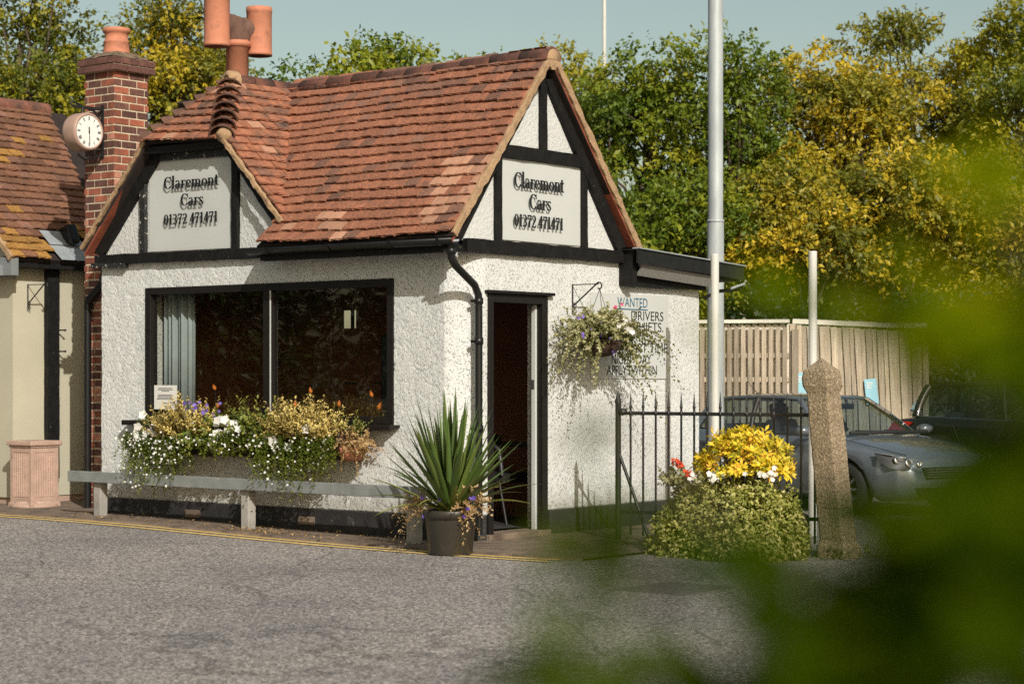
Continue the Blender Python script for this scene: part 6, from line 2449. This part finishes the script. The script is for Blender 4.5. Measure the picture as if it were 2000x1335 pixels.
        b.tube([(0.72, 0.80 * sd, 0.95), (0.70, 0.93 * sd, 0.98)], 0.025, 6)
        part(b, 'mirror', paint)
        b = MB()
        b.tube([(-0.25, 0.905 * sd, 0.80), (-0.10, 0.915 * sd, 0.80)], 0.012, 6)
        part(b, 'door_handle', 'chrome')
        for (x0, x1) in ((0.62, 0.55), (-0.42, -0.42), (-1.15, -1.0)):
            b = MB()
            b.tube([(x0, 0.898 * sd, 0.90), (x1, 0.903 * sd, 0.56), (x1, 0.89 * sd, 0.30)], 0.004, 4)
            part(b, 'door_gap', 'trim')
    b = MB()
    b.prism([(-0.46, 0.60), (0.46, 0.60), (0.40, 0.46), (-0.40, 0.46)], 2.10, 2.155, 'x')
    grl = part(b, 'grille', 'trim', bevel=0.01)
    for k in range(4):
        b = MB()
        b.beam((2.16, -0.40, 0.575 - 0.03 * k), (2.16, 0.40, 0.575 - 0.03 * k), 0.008, 0.008)
        part(b, 'grille_bar', 'chrome', grl)
    b = MB()
    b.prism([(-0.55, 0.36), (0.55, 0.36), (0.48, 0.24), (-0.48, 0.24)], 2.08, 2.145, 'x')
    part(b, 'bumper_intake', 'trim', bevel=0.01)
    # bonnet edge shut line
    for sd in (-1, 1):
        b = MB()
        b.tube([(0.98, 0.80 * sd, 0.925), (1.3, 0.79 * sd, 0.895), (1.7, 0.75 * sd, 0.825), (2.0, 0.58 * sd, 0.742)], 0.005, 4)
        part(b, 'bonnet_gap', 'trim')
    # wheels
    for wx, wz in wheels:
        for sd in (-1, 1):
            b = MB()
            mt = Matrix.Rotation(R(-90 * sd), 4, 'X')
            b.lathe([(0.20, -0.10), (0.30, -0.10), (0.325, -0.08), (0.325, 0.06), (0.305, 0.09), (0.225, 0.095)], (wx, 0.79 * sd, wz - 0.01), 32, mtx=mt)
            wh = part(b, 'wheel', 'tyre')
            b = MB()
            b.lathe([(0.225, 0.09), (0.215, 0.06), (0.19, 0.05), (0.19, -0.05)], (wx, 0.79 * sd, wz - 0.01), 28, mtx=mt)
            for k in range(10):
                a = k * 0.6283
                b.beam((wx + 0.04 * math.cos(a), (0.79 + 0.07) * sd, wz - 0.01 + 0.04 * math.sin(a)), (wx + 0.21 * math.cos(a), (0.79 + 0.075) * sd, wz - 0.01 + 0.21 * math.sin(a)), 0.03, 0.02, (0, 1, 0))
            b.lathe([(0.001, 0.085), (0.05, 0.08), (0.055, 0.05)], (wx, 0.79 * sd, wz - 0.01), 14, mtx=mt)
            part(b, 'rim', 'alloy', wh)
    # cabin
    b = MB()
    b.box(0.55, 1.02, -0.66, 0.66, 0.75, 0.955)
    part(b, 'dashboard', 'seat', bevel=0.05)
    for sy in (-0.36, 0.36):
        b = MB()
        b.box(-0.30, 0.25, sy - 0.24, sy + 0.24, 0.42, 0.60)
        b.beam((-0.25, sy, 0.55), (-0.45, sy, 1.12), 0.46, 0.14, (1, 0, 0))
        se = part(b, 'seat', 'seat', bevel=0.05)
        b = MB()
        b.beam((-0.45, sy, 1.12), (-0.49, sy, 1.33), 0.26, 0.10, (1, 0, 0))
        part(b, 'headrest', 'seat', se, bevel=0.04)
    b = MB()
    b.box(-1.2, -0.75, -0.6, 0.6, 0.42, 0.62)
    b.beam((-1.15, 0, 0.6), (-1.35, 0, 1.05), 1.15, 0.14, (1, 0, 0))
    part(b, 'rear_seat', 'seat', bevel=0.05)
    b = MB()
    b.box(0.34, 0.37, -0.12, 0.12, 1.26, 1.33)
    b.tube([(0.38, 0, 1.33), (0.36, 0, 1.40)], 0.012, 6)
    part(b, 'rear_view_mirror', 'trim', bevel=0.01)
    b = MB()
    b.lathe([(0.17, -0.015), (0.19, 0), (0.17, 0.015), (0.155, 0), (0.17, -0.015)], (0.42, -0.36, 0.95), 24, mtx=Matrix.Rotation(R(-65), 4, 'Y'))
    part(b, 'steering_wheel', 'trim')
    return t


hd = math.atan2(-0.953, -0.303)
make_car('parked_car', 'dark grey hatchback parked nose outwards behind the leaning concrete post', (7.10, 0.18, -0.085), hd, 'car_grey', (0.97, 1.0, 0.95))
make_car('parked_car', 'black car half hidden by blurred leaves beyond the grey hatchback', (10.73, -1.33, -0.085), math.atan2(-0.998, 0.059), 'car_black', (1.05, 1.0, 1.06), True)


# ------------------------------------------------------------------ trees
def make_tree(name, label, base, height, crown_c, crown_r, n_clump, n_twig, mt, leaf=0.12, group=None, clump_r=(0.45, 0.85), fill=0.75, tint_c=(0.1, 0.9), cat='tree',
              bare=0, per=7, trunk_r=0.16, seed=1, low=-1.0):
    rg = np.random.default_rng(seed)
    t = thing(name, label, cat, base, group=group)
    base = np.array(base, float)
    cc = np.array(crown_c, float)
    cr = np.array(crown_r, float)
    d = unit(rg.normal(size=(n_clump, 3)))
    d[:, 2] = np.where(d[:, 2] < low, -d[:, 2], d[:, 2])
    rad = rg.uniform(0.25, 1.0, (n_clump, 1)) ** (1 / 2.2)
    C = cc + d * cr * rad * 0.9
    Rr = rg.uniform(clump_r[0], clump_r[1], n_clump)
    tc = rg.uniform(tint_c[0], tint_c[1], n_clump)
    V_, F_, T_l = [], [], []
    n = n_clump * n_twig
    ci = np.repeat(np.arange(n_clump), n_twig)
    dd = unit(rg.normal(size=(n, 3)))
    dd[:, 2] = dd[:, 2] * 0.8 + 0.12
    rr = rg.uniform(0.45, 1.0, n) ** (1 / 2.0) * (1 + 0.25 * (rg.random(n) < 0.12))
    P = C[ci] + dd * np.array([1.0, 1.0, 0.58]) * (Rr[ci] * rr)[:, None]
    tw = unit(dd + rg.normal(0, 0.45, (n, 3)) + np.array([0, 0, -0.15]))
    # leaves along each twig
    k = per
    tt = np.tile(np.linspace(0, 1, k), (n, 1))
    Lt = rg.uniform(0.14, 0.30, n)
    PP = P[:, None, :] + tw[:, None, :] * (Lt[:, None] * tt)[:, :, None]
    r = unit(rg.normal(size=(n, k, 3)))
    tip = unit(r * 0.9 + tw[:, None, :] * 0.6 + np.array([0, 0, -0.35]))
    nr = unit(np.array([-0.25, -0.35, 0.8]) + rg.normal(0, 0.55, (n, k, 3)))
    L = leaf * rg.uniform(0.5, 1.3, (n, k)) * rg.uniform(0.75, 1.2, (n, 1))
    v, f = leaf_arrays(PP.reshape(-1, 3), tip.reshape(-1, 3), nr.reshape(-1, 3), L.ravel(), L.ravel() * 0.55, 0.18, 0.5)
    tn = tc[ci][:, None] * 0.78 + 0.16 * rg.random((n, 1)) + 0.14 * rg.random((n, k)) - 0.03
    np_mesh('crown', v, f, mt, t, tint=np.repeat(tn.ravel(), 2), kind='stuff')
    # trunk and limbs
    b = MB()
    top_ = cc + np.array([0, 0, cr[2] * 0.35])
    tp = [base + (top_ - base) * u + np.array([math.sin(u * 5 + seed) * 0.12, math.cos(u * 4 + seed) * 0.12, 0]) * u for u in np.linspace(0, 1, 7)]
    b.tube(tp, [trunk_r * (1 - 0.72 * u) for u in np.linspace(0, 1, 7)], 8)
    b.build('trunk', 'bark', t)
    b = MB()
    for i in range(0, n_clump, 1):
        u = rg.uniform(0.35, 0.95)
        p0 = base + (top_ - base) * u
        q = C[i]
        mid_ = (p0 + q) / 2 + rg.normal(0, 0.15, 3) + np.array([0, 0, 0.12])
        b.tube([p0, mid_, q], [trunk_r * 0.28, trunk_r * 0.18, trunk_r * 0.07], 5, False)
    for i in range(bare):
        q = cc + unit(rg.normal(size=3)) * cr * rg.uniform(0.9, 1.25)
        q[2] = max(q[2], cc[2] - cr[2] * 0.3)
        p0 = base + (top_ - base) * rg.uniform(0.5, 1.0)
        pts = [p0]
        for s_ in range(1, 6):
            pts.append(p0 + (q - p0) * s_ / 5 + rg.normal(0, 0.10, 3))
        b.tube(pts, [0.035, 0.028, 0.022, 0.016, 0.010, 0.004], 5, False)
        for j in range(3):
            s_ = pts[rg.integers(2, 5)]
            e_ = s_ + rg.normal(0, 0.45, 3) + np.array([0, 0, 0.25])
            b.tube([s_, (s_ + e_) / 2 + rg.normal(0, 0.06, 3), e_], [0.012, 0.008, 0.003], 4, False)
    b.build('limbs', 'bark', t, recalc=False, kind='stuff')
    return t


# (name, label, base xyz, crown centre z, crown radii, clumps, twigs, material, seed, ...)

def spot(side, depth):
    """Ground point a given distance ahead of the viewpoint and off to the side."""
    p = CAM + VF * depth + VR * side
    return (p.x, p.y, -0.1)


TG = 'trees beyond the car park and roofs'
TREES = [
    # label, side, depth, crown centre z, rx, rz, clumps, twigs, material, bare, tint
    ('open branching olive tree rising behind the mossy roof at far left', -8.9, 37, 6.5, 1.75, 2.9, 62, 60, 'leaf_olive', 4, (0.0, 0.9)),
    ('thin olive tree with ivied limbs behind the brick chimney', -7.6, 38.5, 5.5, 1.2, 1.5, 32, 56, 'leaf_olive', 5, (0.0, 0.8)),
    ('golden leaved tree with bare twigs behind the flue pot', -6.45, 39.5, 6.7, 1.15, 2.9, 52, 58, 'leaf_yellow', 8, (0.0, 0.65)),
    ('low green tree just above the left of the tiled ridge', -3.15, 32, 5.2, 0.95, 1.15, 18, 62, 'leaf_green', 0, (0.1, 0.8)),
    ('green tree topping the middle of the tiled ridge', -1.85, 32.5, 5.45, 1.15, 1.35, 26, 64, 'leaf_green', 0, (0.1, 0.85)),
    ('small green tree peeping over the ridge near its right end', -0.75, 33, 5.95, 0.5, 1.1, 11, 62, 'leaf_green', 0, (0.1, 0.7)),
    ('brownish olive tree directly behind the gable peak', 0.75, 39, 6.0, 1.35, 2.1, 34, 62, 'leaf_olive', 0, (0.05, 0.75)),
    ('dense green tree right of the gable peak', 2.45, 36.5, 4.8, 1.25, 2.8, 40, 62, 'leaf_green', 0, (0.15, 0.95)),
    ('dense green tree behind the lamp post', 3.85, 35.5, 4.7, 1.15, 3.0, 40, 62, 'leaf_green', 0, (0.15, 0.95)),
    ('golden tree right of the lamp post', 5.6, 36.5, 4.8, 1.5, 2.7, 46, 62, 'leaf_yellow', 0, (0.0, 0.8)),
    ('tall golden olive tree near the right edge', 7.4, 38, 5.6, 1.8, 3.2, 54, 62, 'leaf_yellow', 0, (0.0, 0.68)),
    ('tallest olive tree at the right edge', 9.4, 36.5, 5.7, 1.7, 3.5, 52, 60, 'leaf_olive', 0, (0.1, 0.9)),
    ('low yellow bushy tree over the slatted fence', 4.75, 33.5, 3.6, 1.15, 1.3, 28, 60, 'leaf_yellow', 1, (0.0, 0.85)),
    ('low golden bushy tree over the leaning fence', 6.4, 34, 3.9, 1.35, 1.45, 32, 60, 'leaf_yellow', 1, (0.05, 0.85)),
    ('low golden bushy tree at the right edge above the black car', 8.1, 34, 3.4, 1.25, 1.55, 32, 60, 'leaf_yellow', 1, (0.0, 0.8)),
    ('low green bushy tree beside the lean-to roof', 3.0, 33.5, 3.4, 1.05, 1.5, 28, 60, 'leaf_green', 1, (0.25, 1.0)),
]
for i, (lab, side, dep, cz, rx, rz, nc, nt2, mt, bare, tint, ) in enumerate(TREES):
    bs = spot(side, dep)
    make_tree('tree', lab, bs, cz + rz, (bs[0], bs[1], cz), (rx, rx, rz), int(nc * 0.95), int(nt2 * 1.5), mt, 0.104, TG, (0.36, 0.82), tint_c=tint, bare=bare, seed=40 + i, per=7)
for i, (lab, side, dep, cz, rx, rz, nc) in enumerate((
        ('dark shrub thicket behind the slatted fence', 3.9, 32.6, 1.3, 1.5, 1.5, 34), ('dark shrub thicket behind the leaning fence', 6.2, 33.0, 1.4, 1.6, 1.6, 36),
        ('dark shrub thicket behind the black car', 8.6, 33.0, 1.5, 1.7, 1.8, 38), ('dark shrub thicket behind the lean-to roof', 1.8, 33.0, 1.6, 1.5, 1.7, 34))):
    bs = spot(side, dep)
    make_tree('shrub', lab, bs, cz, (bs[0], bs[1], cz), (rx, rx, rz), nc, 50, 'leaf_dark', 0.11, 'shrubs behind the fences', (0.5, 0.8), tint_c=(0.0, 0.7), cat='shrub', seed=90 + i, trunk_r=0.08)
# trees across the lane: outside the frame, seen mirrored in the window panes
for i, (x, y, z, r_, h_) in enumerate(((-9.5, 13.5, 3.2, 2.4, 3.4), (-14.0, 18.5, 3.6, 3.0, 4.2), (-6.5, 17.5, 3.4, 2.4, 3.6), (-14.5, 12.0, 3.2, 2.4, 3.6), (-20.5, 16.5, 3.4, 3.0, 4.0), (-26.0, 24.0, 4.0, 4.0, 4.6), (-29.0, 19.0, 4.0, 4.0, 4.6), (-23.0, 29.0, 4.0, 4.0, 4.6))):
    make_tree('lane_tree', ('nearest', 'tall middle', 'farthest left', 'rounded right-hand', 'broad distant', 'far back middle', 'far back right', 'far back left')[i] + ' tree across the lane mirrored in the window', (x, y, -0.1), h_, (x, y, z), (r_, r_, h_), 46, 40, 'leaf_dark', 0.17, 'trees across the lane',
              (0.7, 1.2), tint_c=(0.1, 0.8), bare=10, seed=130 + i, per=6, trunk_r=0.2)

# ------------------------------------------------------------------ near bush at the viewpoint, out of focus
nbu = thing('near_bush', 'blurred dark green leaves hanging close in front at the right', 'bush', spot(0.7, 0.95))
# sprays: side, depth, height, spread side, spread depth, spread height, leaves
SPRAYS = [
    (0.207, 0.78, 1.481, 0.016, 0.08, 0.066, 26, 0.2),
    (0.21, 0.8, 1.527, 0.02, 0.08, 0.048, 12, 0.5),
    (0.191, 0.85, 1.528, 0.034, 0.06, 0.015, 9, 0.72),
    (0.198, 0.8, 1.521, 0.024, 0.06, 0.024, 10, 0.6),
    (0.227, 0.85, 1.586, 0.017, 0.08, 0.072, 10, 0.4),
    (0.242, 0.95, 1.62, 0.024, 0.06, 0.033, 4, 0.6),
    (0.192, 0.95, 1.534, 0.024, 0.04, 0.009, 4, 0.55),
    (0.226, 0.95, 1.575, 0.019, 0.05, 0.028, 4, 0.55),
    (0.186, 0.75, 1.456, 0.022, 0.08, 0.011, 22, 0.22),
    (0.185, 0.7, 1.433, 0.028, 0.08, 0.059, 30, 0.12),
    (0.18, 0.8, 1.439, 0.032, 0.06, 0.008, 16, 0.2),
    (0.159, 0.85, 1.452, 0.014, 0.05, 0.003, 5, 0.12),
    (0.167, 0.72, 1.431, 0.043, 0.08, 0.025, 34, 0.18),
    (0.156, 0.8, 1.417, 0.028, 0.05, 0.016, 12, 0.25),
    (0.126, 0.72, 1.395, 0.054, 0.06, 0.014, 22, 0.15),
    (0.154, 0.7, 1.408, 0.049, 0.06, 0.028, 34, 0.12),
    (0.09, 0.75, 1.388, 0.049, 0.06, 0.008, 16, 0.2),
    (0.054, 0.8, 1.383, 0.036, 0.05, 0.007, 9, 0.2),
    (0.019, 0.85, 1.381, 0.017, 0.03, 0.003, 4, 0.28),
    (0.089, 0.85, 1.428, 0.043, 0.05, 0.005, 11, 0.18),
    (0.051, 0.82, 1.427, 0.021, 0.05, 0.01, 9, 0.15),
    (0.102, 0.8, 1.425, 0.012, 0.04, 0.007, 6, 0.18),
    (0.106, 0.8, 1.402, 0.005, 0.03, 0.022, 6, 0.18),
    (0.03, 0.85, 1.432, 0.025, 0.04, 0.007, 7, 0.3),
    (0.043, 0.95, 1.484, 0.008, 0.02, 0.001, 1, 0.6),
    (0.1, 1.0, 1.508, 0.007, 0.02, 0.003, 1, 0.65),
    (0.147, 0.95, 1.542, 0.019, 0.03, 0.009, 3, 0.3),
    (0.165, 0.68, 1.414, 0.041, 0.06, 0.031, 24, 0.1),
    (0.206, 0.8, 1.469, 0.012, 0.05, 0.016, 10, 0.2),
    (0.214, 0.8, 1.499, 0.016, 0.05, 0.032, 12, 0.28),
]
RB_SEED = 11
RBG = np.random.default_rng(RB_SEED)
vv, ff, ttn = [], [], []
o_ = 0
stb = MB()
root_ = Vector(spot(0.55, 0.95))
for i, (sd, dp, hz, ssd, sdp, shz, n, tb) in enumerate(SPRAYS):
    c = np.array(CAM + VF * dp + VR * sd)
    c[2] = hz
    off = RBG.normal(0, 0.5, (n, 3)) * np.array([ssd, sdp, shz])
    P = c + np.outer(off[:, 0], np.array(VR)) + np.outer(off[:, 1], np.array(VF)) + np.outer(off[:, 2], np.array([0, 0, 1.0]))
    tip = unit(unit(RBG.normal(size=(n, 3))) * 0.8 + np.array(VR) * -0.7 + np.array([0, 0, -0.2]))
    nr = unit(unit(RBG.normal(size=(n, 3))) * 0.8 + np.array([-0.3, -0.4, 0.9]))
    L = RBG.uniform(0.028, 0.048, n)
    v, f = leaf_arrays(P, tip, nr, L, L * 0.55, 0.15, 0.5)
    vv.append(v)
    ff.append(f + o_)
    o_ += len(v)
    ttn.append(np.repeat(np.clip(RBG.normal(tb, 0.15, n), 0, 1), 2))
    q = Vector(c)
    mid_ = Vector(spot(0.38 + 0.06 * math.sin(i), 0.85))
    mid_.z = hz * 0.75
    stb.tube([root_ + Vector((random.uniform(-0.1, 0.1), random.uniform(-0.1, 0.1), 0)), mid_, mid_.lerp(q, 0.6) + Vector((0, 0, 0.03)), q], [0.008, 0.006, 0.003, 0.0015], 5, False)
np_mesh('foliage', np.concatenate(vv), np.concatenate(ff), 'leaf_near', nbu, tint=np.concatenate(ttn), kind='stuff')
stb.build('stems', 'bark', nbu, recalc=False, kind='stuff')

# ------------------------------------------------------------------ litter along the wall
n = 420
yy = np.concatenate([RNG.uniform(-0.2, 5.0, 260), RNG.normal(2.1, 0.35, 160)])
xx = np.concatenate([RNG.uniform(-0.68, -0.05, 260), RNG.normal(-0.5, 0.1, 160)])
P = np.stack([xx, yy, np.array([gz(y) for y in yy]) + 0.032], 1)
tip = unit(np.stack([RNG.normal(size=n), RNG.normal(size=n), RNG.normal(0.1, 0.25, n)], 1))
nr = unit(np.stack([RNG.normal(0, 0.3, n), RNG.normal(0, 0.3, n), np.ones(n)], 1))
v, f = leaf_arrays(P, tip, nr, RNG.uniform(0.015, 0.045, n), RNG.uniform(0.01, 0.025, n))
lit = np_mesh('fallen_leaves', v, f, 'leaf_dry', None, tint=np.repeat(RNG.random(n), 2), kind='stuff')
tag(lit, 'dry fallen leaves scattered on the pavement along the wall', 'leaves', kind='stuff')
wd = np_mesh('weeds', *(lambda a: (a[0], a[1]))(shoots(np.stack([RNG.uniform(0.75, 1.35, 60), RNG.uniform(-3.75, -3.2, 60), np.full(60, -0.08)], 1), RNG.normal(0, 0.5, (60, 3)) + np.array([0, 0, 1.0]), RNG.uniform(0.05, 0.16, 60), 10, 0.035, 0.012, 0.8)),
             'leaf_bedding', None, tint=np.repeat(RNG.random(600), 2), kind='stuff')
tag(wd, 'small weeds at the foot of the leaning concrete post', 'weeds', kind='stuff')
